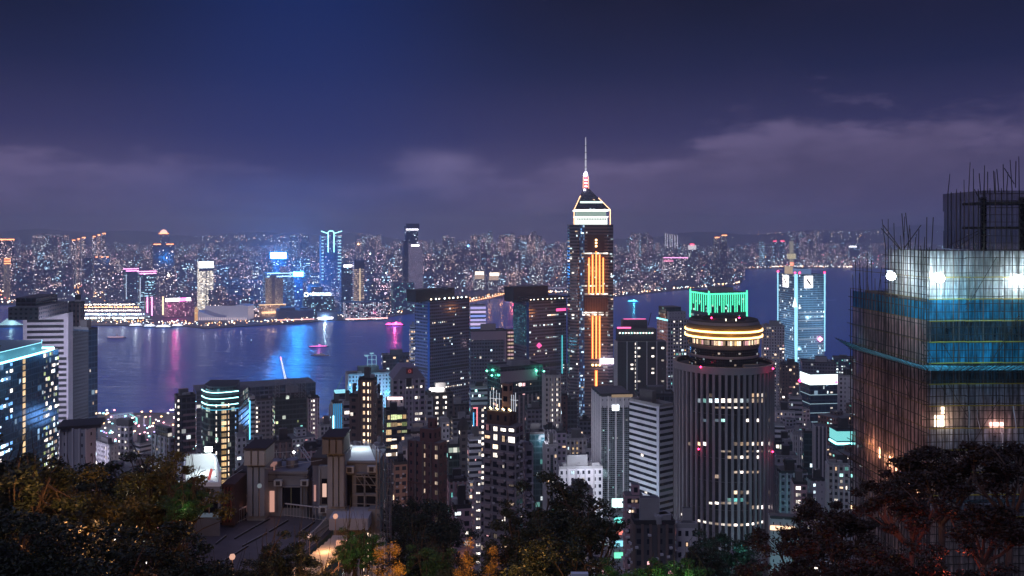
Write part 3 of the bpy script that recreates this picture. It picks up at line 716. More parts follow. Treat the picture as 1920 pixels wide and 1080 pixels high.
    b = far_tower('skyscraper', 'tallest dark blue skyscraper of the far shore with stepped shoulders', 758, 761, 784, 424, 2900, 10, glass)
    strip(b, 'crown_light', 1, .02, 1, b.z1 - 13, b.z1 - 9, G_WHITE); strip(b, 'dark_crown', 1, 0, 1, b.z1 - 8, b.z1 + 8, M_DARK, th=20, )
    b.part('left_shoulder', b.slab(1, -.3, .25, 3, ZT(451, 2890), 22, out=.5), facade('indigo_dark', (.02, .04, .09), ww=.8, wh=.6, lit=.03)); b.part('right_shoulder', b.slab(1, .12, 1.22, 3, ZT(457, 2890), 24, out=6), facade('lilac_fins', (.12, .12, .24), ww=.45, wh=.7, lit=.75, power=.75, ta=(.7, .75, 1), tb=(1, .6, .8)))
    strip(b, 'sign_strip', 1, .3, .95, ZT(457, 2890) - 8, ZT(457, 2890) - 3, G_WHITE, out=30)
    # waterfront blocks in front
    dots = facade('dotted_dark', (.05, .05, .09), ww=.6, wh=.55, lit=.42, power=1.7, ta=(1, .6, .7), tb=COOL)
    b = far_tower('waterfront_hotel', 'dark blocky hotel full of tiny pink and white windows near the pink lit ferry', 643, 648, 727, 568, 2590, 8, dots, bay=5); strip(b, 'promenade_light', 1, 0, 1, b.z0 + 3, b.z0 + 6, glow('rose_line', (1, .5, .45), 3))
    b = far_tower('office_block', 'bulky dark block with faint cyan windows below the tallest far tower', 733, 737, 777, 531, 2800, 10, facade('dim_teal_block', (.06, .1, .15), ww=.6, wh=.6, lit=.15, power=1.5, ta=COOL, tb=TEAL))
    b = far_tower('art_museum', 'dark windowless museum block on the promenade beneath blue glare', 517, 520, 589, 583, 2580, 3, mat('museum_tile', (.10, .13, .2), .7)); b.roofbox(.3, .5, .4, .5, 7, MATS['museum_tile']); b.roofbox(.75, .5, .2, .4, 5, MATS['museum_tile'], 'side_hall')
    strip(b, 'terrace_light', 1, 0, 1, b.z0 + 2, b.z0 + 4, glow('rose_line', (1, .5, .45), 3))
    b = far_tower('pavilion', 'small dazzling white lit pavilion right of the dark museum', 592, 594, 632, 586, 2600, 3, mat('museum_tile', (.1, .13, .2))); strip(b, 'white_lights', 1, .05, .8, b.z0 + 3, b.z0 + 9, G_WHITE); lamp(b.pt(1, .4, 10, 6), (.6, .85, 1), 60000, 2)
    NO_FILL.append((470, 780, 0, 2700))
    # middle distance right of the tall tower
    for x0, x1, y, lab in ((888, 908, 514, 'squat block with a cream glowing roof sign, left one of two'), (915, 937, 516, 'squat block with a white glowing roof sign, right one of two')):
        b = far_tower('office_block', lab, x0, x0 + 2, x1, y, 3900, 8, FAR_M[1]); strip(b, 'sign_board', 1, .05, .95, b.z1 - 3, b.z1 + 11, glow('warm_board', (1, .8, .6), 4)); strip(b, 'facade_wash', 1, .0, 1, b.z1 - 22, b.z1 - 4, glow('warm_wash', (1, .7, .5), .7))
    b = far_tower('stadium', 'low wide arena with a pale sloping roof beyond the curved road', 948, 955, 1062, 541, 3750, 6, FAR_M[0], depth=60); strip(b, 'roof_edge', 1, 0, 1, b.z1, b.z1 + 2.5, glow('pale_violet', (.8, .7, 1), .6))
    NO_FILL.append((860, 1060, 0, 3750))
    # curved elevated road with sodium lamps
    r = empty('elevated_road', (KX(900, 3450), 3450, 3), 'curved elevated road glowing orange along the far bay', 'elevated road'); deck = MB(); rail = MB(); lit = MB()
    pts = [(px, y) for px, y in ((852, 571), (880, 566), (905, 561.5), (930, 556), (950, 550), (965, 546), (985, 543))]; pp = []
    for px, y in pts: D = F * (CZ - 14) / (y - HY); pp.append(Vector((KX(px, D), D, 14)))
    for p, q in zip(pp, pp[1:]):
        m_ = (p + q) / 2; L = (q - p).length; a = math.atan2(q.y - p.y, q.x - p.x); deck.box((m_.x, m_.y, 13), (L + 1, 16, 1.6), a); deck.box((m_.x, m_.y, 6), (3, 3, 12), a)
        for k in range(6):
            u = p + (q - p) * ((k + .5) / 6); lit.box((u.x, u.y - 8, 17), (3, 3, 3))
        lamp((m_.x, m_.y - 6, 26), (1, .42, .16), 30000, 2)
    deck.build('deck', mat('road_deck', (.25, .2, .18)), r); lit.build('road_lamps', glow('orange_lamps', (1, .45, .2), 9), r)
    # red lettering beyond the twin tower
    r = empty('rooftop_sign', (KX(962, 3300), 3300, 3), 'red glowing rooftop lettering beside the curved road', 'sign'); zs = ZT(554, 3300)
    sign_text('lettering', 'ITUL', 27, (KX(962, 3300), 3300, zs), 0, glow('red_letters', (1, .25, .35), 10, True), r, 11)
    MB().box((KX(962, 3306), 3305, zs), (34, 2, 16)).build('backing', glow('red_backing', (1, .02, .12), .7), r); mb = MB()
    for k in (-12, 12): mb.bar((KX(962, 3306) + k, 3306, 3), (KX(962, 3306) + k, 3306, zs), 1, 4)
    mb.build('posts', M_METAL, r)
    lamp((KX(962, 3290), 3288, zs), (1, .06, .2), 60000, 2)
    # right part of the far shore
    for x0, x1, y, D, lab, m in ((1337, 1349, 446, 4700, 'left shaft of the pair of tall dark towers with red roof strips', 0), (1350, 1363, 442, 4750, 'right shaft of the pair of tall dark towers with red roof strips', 0)):
        b = far_tower('apartment_tower', lab, x0, x0 + 3, x1, y, D, 16, facade('night_slab', (.05, .05, .09), ww=.5, wh=.5, lit=.22, power=2.4), pad=1); strip(b, 'roof_light', 1, 0, 1, b.z1, b.z1 + 5, G_ORANGE); 
    for k, (x0, x1, y, lab) in enumerate(((1246, 1252, 438, 'first of three slender white edged towers on the skyline'), (1255, 1261, 439, 'second of three slender white edged towers on the skyline'), (1264, 1271, 441, 'third of three slender white edged towers on the skyline'))):
        b = far_tower('apartment_tower', lab, x0, x0 + 1, x1, y, 6100, 16, FAR_M[1], clear=False)
        for u in (0, .8): strip(b, 'edge_light', 1, u, u + .15, b.z1 - 90, b.z1, glow('pale_edge2', (.9, .85, 1), 1.5))
    b = far_tower('office_tower', 'grey block with a white and red roof billboard beyond the right bay', 1288, 1290, 1309, 468, 5200, 12, FAR_M[1]); strip(b, 'billboard', 1, 0, .8, b.z1, b.z1 + 26, glow('white_board_soft', (.9, .85, .9), 1.3)); strip(b, 'billboard_top', 1, .2, .6, b.z1 + 26, b.z1 + 34, G_RED)
    b = far_tower('shopping_centre', 'low mall edged with thin pink neon beyond the right bay', 1242, 1244, 1290, 483, 4700, 5, FAR_M[0]); strip(b, 'neon_line', 1, 0, 1, b.z1 - 2, b.z1 + 2, G_PINK); strip(b, 'neon_board', 1, 0, .4, b.z1 - 22, b.z1 - 12, glow('rose_board', (1, .3, .5), 1.6))
    b = far_tower('office_tower', 'cyan striped tower on the distant eastern quay', 1424, 1426, 1433, 453, 6400, 12, facade('cyan_stripes', (.03, .04, .07), ww=1, wh=.4, lit=.8, power=1.8, ta=(.4, .9, 1), tb=(.5, .6, 1)), z1=None, fl=14)
    b = far_tower('office_tower', 'distant dark tower capped by a red lamp, left one of two near the quay', 1448, 1450, 1456, 453, 6500, 12, FAR_M[3], clear=False); strip(b, 'red_cap', 1, 0, 1, b.z1, b.z1 + 8, G_RED)
    b = far_tower('office_tower', 'distant dark tower capped by a red lamp, right one of two near the quay', 1461, 1463, 1471, 453, 6500, 12, FAR_M[3], clear=False); strip(b, 'red_cap', 1, 0, 1, b.z1, b.z1 + 8, G_RED)
    b = far_tower('lit_chimney', 'pale yellow lit stack standing on the distant eastern quay', 1480, 1481, 1488, 452, 6100, 12, glow('stack_glow', (.9, .8, .55), .5), clear=False)
    b.part('lit_collar', MB().prism(rect(b.c[0], b.c[1], 50, 40), ZT(485, 6100), ZT(476, 6100), 4, 4), glow('collar_glow', (1, .85, .45), 1.0)); strip(b, 'foot_light', 1, 0, 1, ZT(498, 6100), ZT(492, 6100), glow('red_foot', (1, .3, .15), 4))
    b = far_tower('office_block', 'distant white neon lettered block behind the bamboo poles', 1590, 1592, 1612, 460, 6600, 5, FAR_M[3], clear=False); strip(b, 'lit_sign', 1, 0, .7, b.z1 - 14, b.z1 - 4, G_WHITE)
    # a bright promenade lamp group
    for px, y, c, pw in ((316, 516, (1, .8, .6), 2), (712, 524, (.8, 1, .8), 2), (724, 512, (.6, 1, .9), 1), (694, 476, (.7, 1, .95), 1), (672, 458, (1, .5, .2), 1.2), (878, 461, (.1, .4, 1), 1.4)):
        D = 3350; o = MB().bar((KX(px, D), D, 3), (KX(px, D), D, ZT(y, D)), .7, 5).lathe((KX(px, D), D, ZT(y, D)), [(0, -3 * pw), (2.6 * pw, 0), (0, 3 * pw)], 8, mi=1).build('mast_light', [M_METAL, glow('mast_%d' % px, c, 16)])
        tag(o, {316: 'glaring warm mast light before the domed stepped tower', 712: 'glaring greenish mast light right of the ring striped tower', 724: 'small green mast light above the glaring greenish one', 694: 'single pale mast light high above the ring striped tower', 672: 'amber mast light between the wing crowned tower and the tallest', 878: 'deep blue mast light high above the curved road'}[px], 'mast light')
kowloon()

def terminal_and_boats():
    # finger pier terminal with several lit decks
    r = empty('ocean_terminal', (KX(205, 2750), 2750, 3), 'long finger pier terminal with rows of dazzling white deck lamps', 'ferry terminal'); hull = MB(); ra = random.Random(4)
    hull.prism([(KX(158, 2570), 2570), (KX(285, 2600), 2600), (KX(262, 2880), 2880), (KX(158, 2800), 2800)], 0, 16, 6, 4)
    hull.build('main_hall', [facade('terminal_wall', (.3, .26, .3), ww=.8, wh=.5, lit=.75, power=1.8, ta=(1, .75, .5), tb=(.5, .85, 1)), mat('terminal_roof', (.3, .27, .3))], r)
    for k, (y, m) in enumerate(((571, 'white_dots'), (576, 'sodium_dots'), (582, 'white_dots'), (589, 'cool_dots'), (596, 'white_dots'))):
        d = MB(); D = F * (CZ - 19) / (y - HY)
        for j in range(44 - 3 * k): d.box((KX(160 + j * (2.1 + .35 * k) + ra.random(), D), D + ra.uniform(-6, 6), 19), (1.7, 1.7, 2.4))
        d.build('deck_lamps', MATS[m], r)
        if k < 4: MB().box((KX(210, D + 20), D + 20, 17.5), (150 - 8 * k, 4, 1.2), .05).build('roof_beam', glow('deck_strip%d' % k, ((1, .7, .5), (.6, .8, 1))[k % 2], 1.4), r)
    NO_FILL.append((150, 372, 0, 2950))
    for k in range(5): lamp((KX(165 + 24 * k, 2640), 2620, 26), (.7, .85, 1), 26000, 3)
    r2 = random.Random(9)
    def boat(name, label, px, y, L, head, hullc, decks, lightm, group=None, cabin=.7, H=3.0, Wd=None, light=None):
        D = F * CZ / (y - HY); x = KX(px, D); wd = Wd or L * .2; e = empty(name, (x, D, 0), label, 'boat', group)
        ca, sa = math.cos(head), math.sin(head); T = lambda u, v, z: (x + u * ca - v * sa, D + u * sa + v * ca, z)
        mb = MB(); st = [(-.5, .8), (-.3, 1), (.2, 1), (.38, .6), (.5, .02)]; 
        for (u0, w0), (u1, w1) in zip(st, st[1:]):
            for s_ in (-1, 1): mb.face([T(u0 * L, s_ * w0 * wd * .4, -.6), T(u1 * L, s_ * w1 * wd * .4, -.6), T(u1 * L, s_ * w1 * wd * .5, H), T(u0 * L, s_ * w0 * wd * .5, H)][::s_])
            mb.face([T(u0 * L, -w0 * wd * .5, H), T(u1 * L, -w1 * wd * .5, H), T(u1 * L, w1 * wd * .5, H), T(u0 * L, w0 * wd * .5, H)])
        mb.face([T(-.5 * L, wd * .4, -.6), T(-.5 * L, -wd * .4, -.6), T(-.5 * L, -wd * .4, H), T(-.5 * L, wd * .4, H)])
        mb.build('hull', hullc, e)
        for k in range(decks):
            q = cabin * (1 - .16 * k); z = H + k * 3
            MB().box(T(-.04 * L - k * .02 * L, 0, z + 1.3), (L * q, wd * .7 * (1 - .1 * k), 2.4), head).build('cabin_deck', mat('boat_white', (.6, .6, .62), .5), e)
            MB().box(T(-.04 * L - k * .02 * L, 0, z + 1.5), (L * q * .94, wd * .72 * (1 - .1 * k), 1.1), head).build('lit_windows', lightm, e)
        z = H + decks * 3; MB().box(T(.05 * L, 0, z + 1), (L * .12, wd * .4, 2), head).build('wheelhouse', mat('boat_white', (.6, .6, .62)), e)
        MB().bar(T(0, 0, z), T(0, 0, z + 7), .25, 4).build('mast', M_METAL, e)
        if light: lamp(T(0, -wd, H + 6), light[0], light[1], 2)
        return e
    boat('cruise_ship', 'huge cruise ship with stepped lit decks at the far left water', 24, 614, 76, R(8), mat('navy_hull', (.03, .06, .09)), 6, glow('ship_lights', (.5, .9, 1), 1.7), cabin=.86, H=7, Wd=13, light=((.5, .9, 1), 15000))
    boat('ferry', 'ferry blazing with magenta lights off the dark blocky hotel', 741, 611, 54, R(3), mat('dark_hull', (.05, .04, .05)), 2, glow('magenta_lights', (1, .05, .35), 16, True), cabin=.9, light=((1, .1, .4), 60000))
    boat('ferry', 'ferry glowing bright cyan off the eastern quay', 1187, 567, 44, R(8), mat('dark_hull', (.05, .04, .05)), 2, glow('cyan_lights', (.1, .75, 1), 6, True), cabin=.9, light=((.1, .7, 1), 30000))
    boat('launch', 'low launch with two pale light lines in front of the terminal piers', 219, 634, 44, R(8), mat('dark_hull', (.05, .04, .05)), 1, glow('mauve_lights', (1, .6, .75), 1.6), cabin=.9, H=1.6, Wd=6)
    boat('launch', 'long low launch edged in magenta light on the blue water', 598, 651, 44, R(12), mat('dark_hull', (.05, .04, .05)), 1, glow('magenta_soft', (1, .15, .6), 3), cabin=.92, H=1.3, Wd=6, light=((1, .2, .6), 5000))
    boat('launch', 'unlit low launch trailing on the water beyond the luffing crane', 600, 667, 40, R(-4), mat('pale_hull', (.3, .26, .28)), 1, glow('dim_cabin', (1, .7, .6), .3), cabin=.6, H=1.2, Wd=5)
    for k, (px, y, L, lab) in enumerate(((256, 612.5, 40, 'moored white ferry closest to the terminal hall'), (282, 614, 36, 'moored white ferry in the middle of the pier row'), (308, 615, 46, 'longest moored ferry of the pier row'), (334, 613, 34, 'moored ferry nearest the clock tower'))):
        boat('ferry', lab, px, y, L, R(14 - 3 * k), mat('dark_hull', (.05, .04, .05)), 2, glow('pier_lights', (.85, .9, 1), 4), 'ferries moored by the terminal', cabin=.85, light=((.8, .85, 1), 6000))
    D = F * CZ / (643 - HY); x = KX(471, D); e = empty('buoy', (x, D, 0), 'tiny lit channel buoy alone in the open harbour', 'buoy')
    MB().lathe((x, D, 0), [(0, -.6), (1.8, -.4), (1.8, .8), (.5, 2), (.4, 6), (0, 6.2)], 10).build('float', mat('buoy_paint', (.05, .1, .1)), e); MB().lathe((x, D, 6.2), [(0, 0), (.7, .6), (0, 1.3)], 8).build('lamp', glow('buoy_lamp', (.6, .8, 1), 8), e)
terminal_and_boats()
# ------------------------------------------------------------------ near side: the landmark towers
def near(name, label, xL, xC, xR, ytop, D, a, m, bay=3, fl=3.3, z0=None, depth=20, **kw):
    f = foot4(xL, xC, xR, D, a, depth)
    return Bld(name, label, f, gz(KX(xC, D), D) - 2 if z0 is None else z0, ZT(ytop, D), m, bay, fl, **kw)
NEON_O = glow('orange_neon', (1, .22, .04), 3.2, True); NEON_O2 = glow('orange_neon_core', (1, .42, .15), 3); BLUEW = glow('blue_white_edge', (.35, .78, 1), 1.5, True)
RED = glow('red_beacon', (1, .03, .12), 12); NEON_Y = glow('yellow_neon', (1, .60, .2), 5.5, True); NEON_G = glow('green_neon', (.10, 1, .55), 1.7, True)
def beacon(b, p, m=None, s=.9, name='red_beacon'): return b.part(name, MB().lathe((p[0], p[1], p[2]), [(0, -s), (s, 0), (0, s)], 8), m or RED)

def harbour_spire_tower():
    D = 960; z0 = 5; zb = ZT(421, D); brown = facade('bronze_bands', (.15, .12, .12), (.03, .03, .05), ww=1, wh=.42, lit=.05, row=.5, power=1.2, ta=WHITE, tb=COOL); steel = facade('silver_bands', (.15, .15, .19), (.02, .025, .05), ww=1, wh=.5, lit=.04, row=.3, power=1.2, ta=WHITE, tb=COOL)
    P = [(KX(1064, D + 14), D + 14), (KX(1068, D + 2), D + 2), (KX(1083, D - 2), D - 2), (KX(1086, D + 1), D + 1), (KX(1096, D), D), (KX(1139, D), D), (KX(1141, D - 3), D - 3), (KX(1149.5, D), D), (KX(1150, D + 14), D + 14), (KX(1118, D + 46), D + 46), (KX(1100, D + 46), D + 46)]
    e = empty('skyscraper', (KX(1107, D), D + 18, z0), 'tallest skyscraper with orange neon bars, a white lit glass crown and a needle mast', 'skyscraper')
    bod = MB(); nf = 78; n = len(P)
    for i in range(n):
        a, b = P[i], P[(i + 1) % n]; L = math.hypot(b[0] - a[0], b[1] - a[1]); nb = max(1, round(L / 1.6)); 
        bod.face([(*a, z0), (*b, z0), (*b, zb), (*a, zb)], [(i * 61, 0), (i * 61 + nb, 0), (i * 61 + nb, nf), (i * 61, nf)], 0 if i in (4,) else (1 if i in (3,) else 2))
    bod.face([(*p, zb) for p in P], None, 3)
    blue = facade('painted_blue_reflection', (.05, .12, .25), (.04, .1, .3), ww=.8, wh=.7, lit=.35, power=.8, ta=COOL, tb=(.2, .5, 1))  # blue reflection put into the glass colour and glowing panes
    bod.build('tower_body', [brown, blue, steel, M_ROOF], e)
    X = lambda px: KX(px, D); Z = lambda y: ZT(y, D)
    # recessed mechanical floor and dark bronze panels
    MB().box((X(1117.5), D - .6, Z(571)), (X(1141) - X(1096), 1.2, Z(558) - Z(584)), 0).build('mechanical_band', mat('bronze_panel', (.07, .04, .035), .4, .5), e)
    for k in range(14): MB().box((X(1098 + 3.1 * k), D - 1.5, Z(571)), (.5, .8, Z(560) - Z(583))).build('band_fin', mat('bronze_fin', (.2, .12, .09), .4, .4), e)
    for x0, x1, y0, y1 in ((1101, 1133, 440, 470),): MB().box(((X(x0) + X(x1)) / 2, D - .35, (Z(y0) + Z(y1)) / 2), (X(x1) - X(x0), .7, Z(y0) - Z(y1))).build('bronze_panel', mat('bronze_panel', (.07, .04, .035), .4, .5), e)
    def neon(px, y0, y1, r=.85):
        o = MB().box((X(px), D - 2.2, (Z(y0) + Z(y1)) / 2), (r * 2, 1.0, Z(y0) - Z(y1))).build('neon_bar', NEON_O, e)
        MB().box((X(px), D - 2.8, (Z(y0) + Z(y1)) / 2), (r * .7, .5, Z(y0) - Z(y1) - 1)).build('neon_core', NEON_O2, o)
    for px, y0 in ((1104, 483), (1110.7, 477), (1117.5, 471), (1124, 477), (1130.5, 483)): neon(px, y0, 551)
    for px in (1110.7, 1117.5, 1124): neon(px, 592, 672)
    neon(1117.5, 694, 736, 1.3)
    for px, y in ((1117.5, 450), (1117.5, 455.6), (1117.5, 461.4), (1111, 684), (1117.5, 684), (1124, 684)): MB().box((X(px), D - 2, Z(y)), (2, 1, 2)).build('neon_dot', glow('amber_dot', (1, .6, .25), 6), e)
    MB().box((X(1137), D - 4.3, Z(676)), (X(1150) - X(1125), 1, Z(671) - Z(681))).build('bright_billboard', glow('pinkwhite_board', (1, .8, .95), 7, True), e)
    for y in (475, 536, 551, 586, 590): 
        for k in range(11):
            if rnd.random() < .75: MB().box((X(1094 + 4.4 * k), D - .9, Z(y)), (2.6, .6, 1.3)).build('lit_window', lit_mat('white'), e)
    # the light spots at the shaft corners
    for k in range(38):
        px = rnd.choice((1066, 1070, 1074, 1080, 1090, 1092, 1145, 1147)); y = rnd.uniform(430, 740); MB().box((X(px), D - 2.4, Z(y)), (2.4, .8, 1.4)).build('lit_window', lit_mat(rnd.choice(('white', 'cool', 'warm'))), e)
    # crown
    crown = glow('crown_white', (.9, 1, .93), 1.5, True); crowng = glow('crown_green', (.55, .75, .66), .55); gold = glow('gold_edge', (1, .55, .3), 3.2)
    cx, cy = X(1110.5), D + 20; hw = (X(1144) - X(1077)) / 2; 
    def tier(y0, y1, px0, px1, m, name, dp=.8):
        w_ = X(px1) - X(px0); return MB().prism(rect((X(px0) + X(px1)) / 2, cy, w_, w_ * dp), Z(y1), Z(y0), 1.5, 3).build(name, [m, M_DARK], e)
    bars = facade('crown_bars', (.75, .85, .8), (.12, .15, .14), ww=.45, wh=.5, lit=0)
    tier(407, 421, 1082, 1140, crown, 'crown_tier'); tier(405.5, 407, 1079, 1142, glow('crown_ledge', (1, .98, .9), 2.6), 'crown_ledge'); tier(396, 405.5, 1083, 1138, crowng, 'crown_tier')
    tier(393, 395.5, 1078, 1143, glow('crown_ledge', (1, .98, .9), 2.6), 'crown_ledge')
    for y0, y1, c in ((409, 413, .06),): 
        for k in range(18): MB().box((X(1084 + 3.05 * k), cy - hw * .8 - .6, Z(411)), (.8, .4, Z(409.5) - Z(413))).build('crown_louvre', mat('louvre', (.2, .2, .2)), e)
    def ring(y, px0, px1): w_ = (X(px1) - X(px0)) / 2; c_ = (X(px0) + X(px1)) / 2; return [Vector((c_ + i * w_, cy + j * w_ * .8, Z(y))) for i, j in ((-1, -1), (1, -1), (1, 1), (-1, 1))]
    A, B, C_, T_ = ring(393, 1077, 1145), ring(377, 1088, 1131), ring(357, 1099.5, 1108), ring(352, 1099.5, 1107.5)
    A2 = ring(421, 1077, 1145)
    mb = MB()
    for lo, hi in ((A, ring(352, 1097, 1107)),):
        for k in range(4): mb.face([lo[k], lo[(k + 1) % 4], hi[(k + 1) % 4], hi[k]], [(0, 0), (20, 0), (20, 14), (0, 14)])
    mb.build('crown_pyramid', facade('pyramid_glass', (.03, .035, .05), (.01, .015, .03), ww=.9, wh=.7, lit=.03, power=.8), e)
    mid = ring(380.5, 1086.2, 1134); mid2 = ring(377, 1088.8, 1130.5)
    MB().box(((mid[0].x + mid[1].x) / 2, mid[0].y - .8, Z(378.7)), (mid[1].x - mid[0].x - 3, 1.2, Z(377) - Z(380.5))).build('crown_lit_band', glow('pale_green_band', (.8, 1, .92), 1.6), e)
    mb = MB(); hi = ring(352, 1097, 1107)
    mb = MB().bar(A[1], hi[1].lerp(A[1], .45), .55, 4); mb.build('gold_edge', gold, e)
    MB().bar(A[0], hi[0].lerp(A[0], .35), .55, 4).build('gold_edge', gold, e)
    for k in (0, 1): MB().bar(A2[k], A[k], .6, 4).build('gold_edge', gold, e)
    MB().bar(A[0], A[1], .45, 4).build('gold_edge', glow('pale_gold', (1, .85, .7), 3), e)
    # mast
    zt = lambda y: Z(y); mx = X(1101)
    MB().prism(rect(mx, cy, 5, 5), Z(352), Z(329), 1.5, 3).build('mast_base', [mat('red_steel', (.35, .06, .06), .5), M_DARK], e)
    for y in (348, 342, 336): MB().box((mx, cy - 3, Z(y)), (3.4, .6, 1.6)).build('red_lamp', glow('pink_lamp', (1, .35, .4), 7), e)
    for s_ in (-1, 1): MB().bar((mx + s_ * 3.1, cy - 3, Z(352)), (mx + s_ * 2.7, cy - 3, Z(329)), .35, 4).build('edge_light', glow('orange_edge', (1, .45, .25), 3), e)
    MB().lathe((mx, cy, Z(325)), [(0, -2.6), (2.4, -1), (1.6, 1.2), (0, 4.5)], 12).build('beacon', glow('violet_beacon', (.75, .7, 1), 30, True), e)
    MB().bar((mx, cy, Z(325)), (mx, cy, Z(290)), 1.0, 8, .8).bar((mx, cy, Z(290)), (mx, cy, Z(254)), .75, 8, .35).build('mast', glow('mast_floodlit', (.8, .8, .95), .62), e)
    for y in (311, 296, 283, 270): MB().lathe((mx, cy, Z(y)), [(1.3, -.3), (1.3, .3)], 8).build('mast_collar', M_DARK, e)
    lamp((mx, cy - 12, Z(326)), (.7, .65, 1), 16000, 1); lamp((X(1117), D - 30, Z(600)), (1, .35, .12), 26000, 6); lamp((X(1117), D - 30, Z(510)), (1, .35, .12), 30000, 6); lamp((X(1138), D - 12, Z(678)), (1, .7, .9), 9000, 3)
harbour_spire_tower()

def round_tower():
    D = 398; kx = KX(1356.5, D); R0 = (KX(1447, D) - KX(1265, D)) / 2 * .985; cy = D + R0 * .25; cx = kx * cy / D; gzv = gz(cx, cy) - 3
    e = empty('round_tower', (cx, cy, gzv), 'huge cylindrical tower of pale ribs with two glowing yellow rings round its drum', 'skyscraper')
    zf = lambda y: CZ - (y - HY) / F * (cy)      # silhouettes of the cylinder sit at its axis distance
    z1 = zf(679); R_ = R0 * cy / D * .985; n = 96; ub = 1
    H = z1 - gzv; fl = 3.35; nf = round(H / fl)
    mb = MB().lathe((cx, cy, 0), [(R_, gzv), (R_, z1), (R_ * .97, z1), (R_ * .97, z1 - 1.2), (0, z1 - 1.0)], n)
    mb.build('tower_body', facade('dark_round_glass', (.03, .028, .035), (.006, .007, .012), ww=1, wh=1, lit=0, gloss=.2), e)
    NR = 52; ribm = mat('pale_rib', (.24, .21, .24), .75, noise=.2, nscale=.08)
    for k in range(NR):
        t = 2 * math.pi * (k + .5) / NR; c = (cx + (R_ + .35) * math.cos(t), cy + (R_ + .35) * math.sin(t))
        if math.sin(t) > .45: continue
        MB().box((c[0], c[1], (gzv + z1) / 2 + .2), (1.1, 1.1, z1 - gzv + .4), t).build('rib', ribm, e)
    MB().lathe((cx, cy, z1 - 2.4), [(R_ + .6, 0), (R_ + 1.15, .2), (R_ + 1.15, 3.2), (R_ + .1, 3.2)], n).build('rim_band', ribm, e)
    # floor spandrels between the ribs
    for y in (838, 880, 930, 985, 760):
        MB().lathe((cx, cy, zf(y)), [(R_ + .12, 0), (R_ + .12, .25)], n).build('floor_band', mat('spandrel', (.10, .09, .1)), e)
    # lit rooms between ribs: photo rows
    rows = [(765, .1, 0, .0), (793, 0, 0, 0)]
    def room(k, z, kind, hh=1.5, name='lit_window'):
        t = 2 * math.pi * k / NR; o = bpy.data.objects.new(name, win_mesh(1.75, hh, kind)); col.objects.link(o); o.parent = e
        o.location = Vector((cx + (R_ + .12) * math.cos(t), cy + (R_ + .12) * math.sin(t), z)) - Vector(e.location); o.rotation_euler = (0, 0, t + math.pi / 2)
    spec = [(697, {1304: 'dim', 1311: 'white', 1402: 'blue', 1380: 'dim', 1357: 'dim'}, 1.7), (741, {1392: 'warm', 1401: 'warm', 1410: 'white', 1420: 'dim', 1311: 'dim'}, 1.6), (751, {1294: 'dimcool', 1303: 'teal', 1313: 'cool', 1323: 'cool', 1334: 'white', 1345: 'white', 1357: 'white', 1369: 'cool', 1380: 'dimcool', 1392: 'dim', 1402: 'dim', 1411: 'dim'}, 1.7),
            (764, {1322: 'dim', 1334: 'warm', 1345: 'white', 1357: 'white', 1368: 'dim', 1380: 'dim'}, .8), (788, {1303: 'dimcool', 1324: 'dimcool', 1333: 'teal', 1380: 'white', 1402: 'white', 1428: 'dim'}, 1.2), (832, {1284: 'dim', 1357: 'dim', 1368: 'warm', 1380: 'warm', 1392: 'white', 1402: 'warm', 1412: 'white', 1421: 'white', 1429: 'white', 1303: 'white', 1294: 'warm'}, 1.6),
            (846, {1380: 'dim', 1392: 'dim', 1402: 'white', 1412: 'dim', 1421: 'white', 1333: 'dim', 1345: 'dim'}, .8), (857, {1345: 'warm', 1368: 'white', 1357: 'dim', 1402: 'white', 1380: 'dim'}, 1.2), (885, {1368: 'white', 1380: 'dim', 1392: 'dim', 1402: 'warm', 1357: 'dim'}, 1.0), (893, {1322: 'dim'}, 1.4), (923, {1357: 'warm', 1368: 'dim', 1378: 'white', 1421: 'dim'}, 1.4),
            (937, {1345: 'teal', 1357: 'teal', 1368: 'teal'}, 1.5), (943, {1311: 'white', 1322: 'white', 1333: 'dim', 1345: 'white', 1357: 'dim', 1380: 'dim'}, .9), (951, {1402: 'white', 1412: 'white', 1421: 'white', 1430: 'white', 1392: 'dim'}, 1.4)]
    for y, d, hh in spec:
        for px, kind in d.items():
            # px -> rib gap index on the near half of the cylinder
            s_ = max(-.97, min(.97, (px - 1356.5) / 91)); t = -math.pi / 2 + math.asin(s_); k = round(t / (2 * math.pi) * NR)
            t = 2 * math.pi * k / NR; zz = CZ - (y - HY) / F * (cy + R_ * math.sin(t) * 1.0)
            room(k, zz, kind, hh)
    for k in range(-24, 1):    # lobby ring of light
        t = 2 * math.pi * k / NR; zz = CZ - (984 - HY) / F * (cy - R_)
        if rnd.random() < .9: room(k, zz - (0 if abs(k + 12) > 3 else 0), 'white' if rnd.random() < .7 else 'dim', 1.1)
    # drum
    D2 = cy; RD = R_ * .765; zr = zf
    fr_ = CZ - zf(612)
    neck = RD * .94; zz0 = z1 - 1; ztop = zf(590) ; prof_m = []
    zA = CZ - (660 - HY) / F * (cy - neck); 
    ZN = lambda y, r: CZ - (y - HY) / F * (cy - r)   # height of a ring whose near edge is seen at row y
    glassd = facade('drum_glass', (.03, .025, .03), (.008, .008, .012), ww=.9, wh=.8, lit=.02, power=.8)
    MB().lathe((cx, cy, 0), [(neck, zz0), (neck, ZN(656, neck))], n).build('drum_neck', glassd, e)
    MB().lathe((cx, cy, ZN(672, neck)), [(neck + .15, -.6), (neck + .5, -.4), (neck + .5, .5), (neck + .15, .6)], n).build('neck_ring', ribm, e)
    w1 = ZN(656, neck); w2 = ZN(636, RD); w3 = ZN(612, RD); w4 = ZN(599, RD)
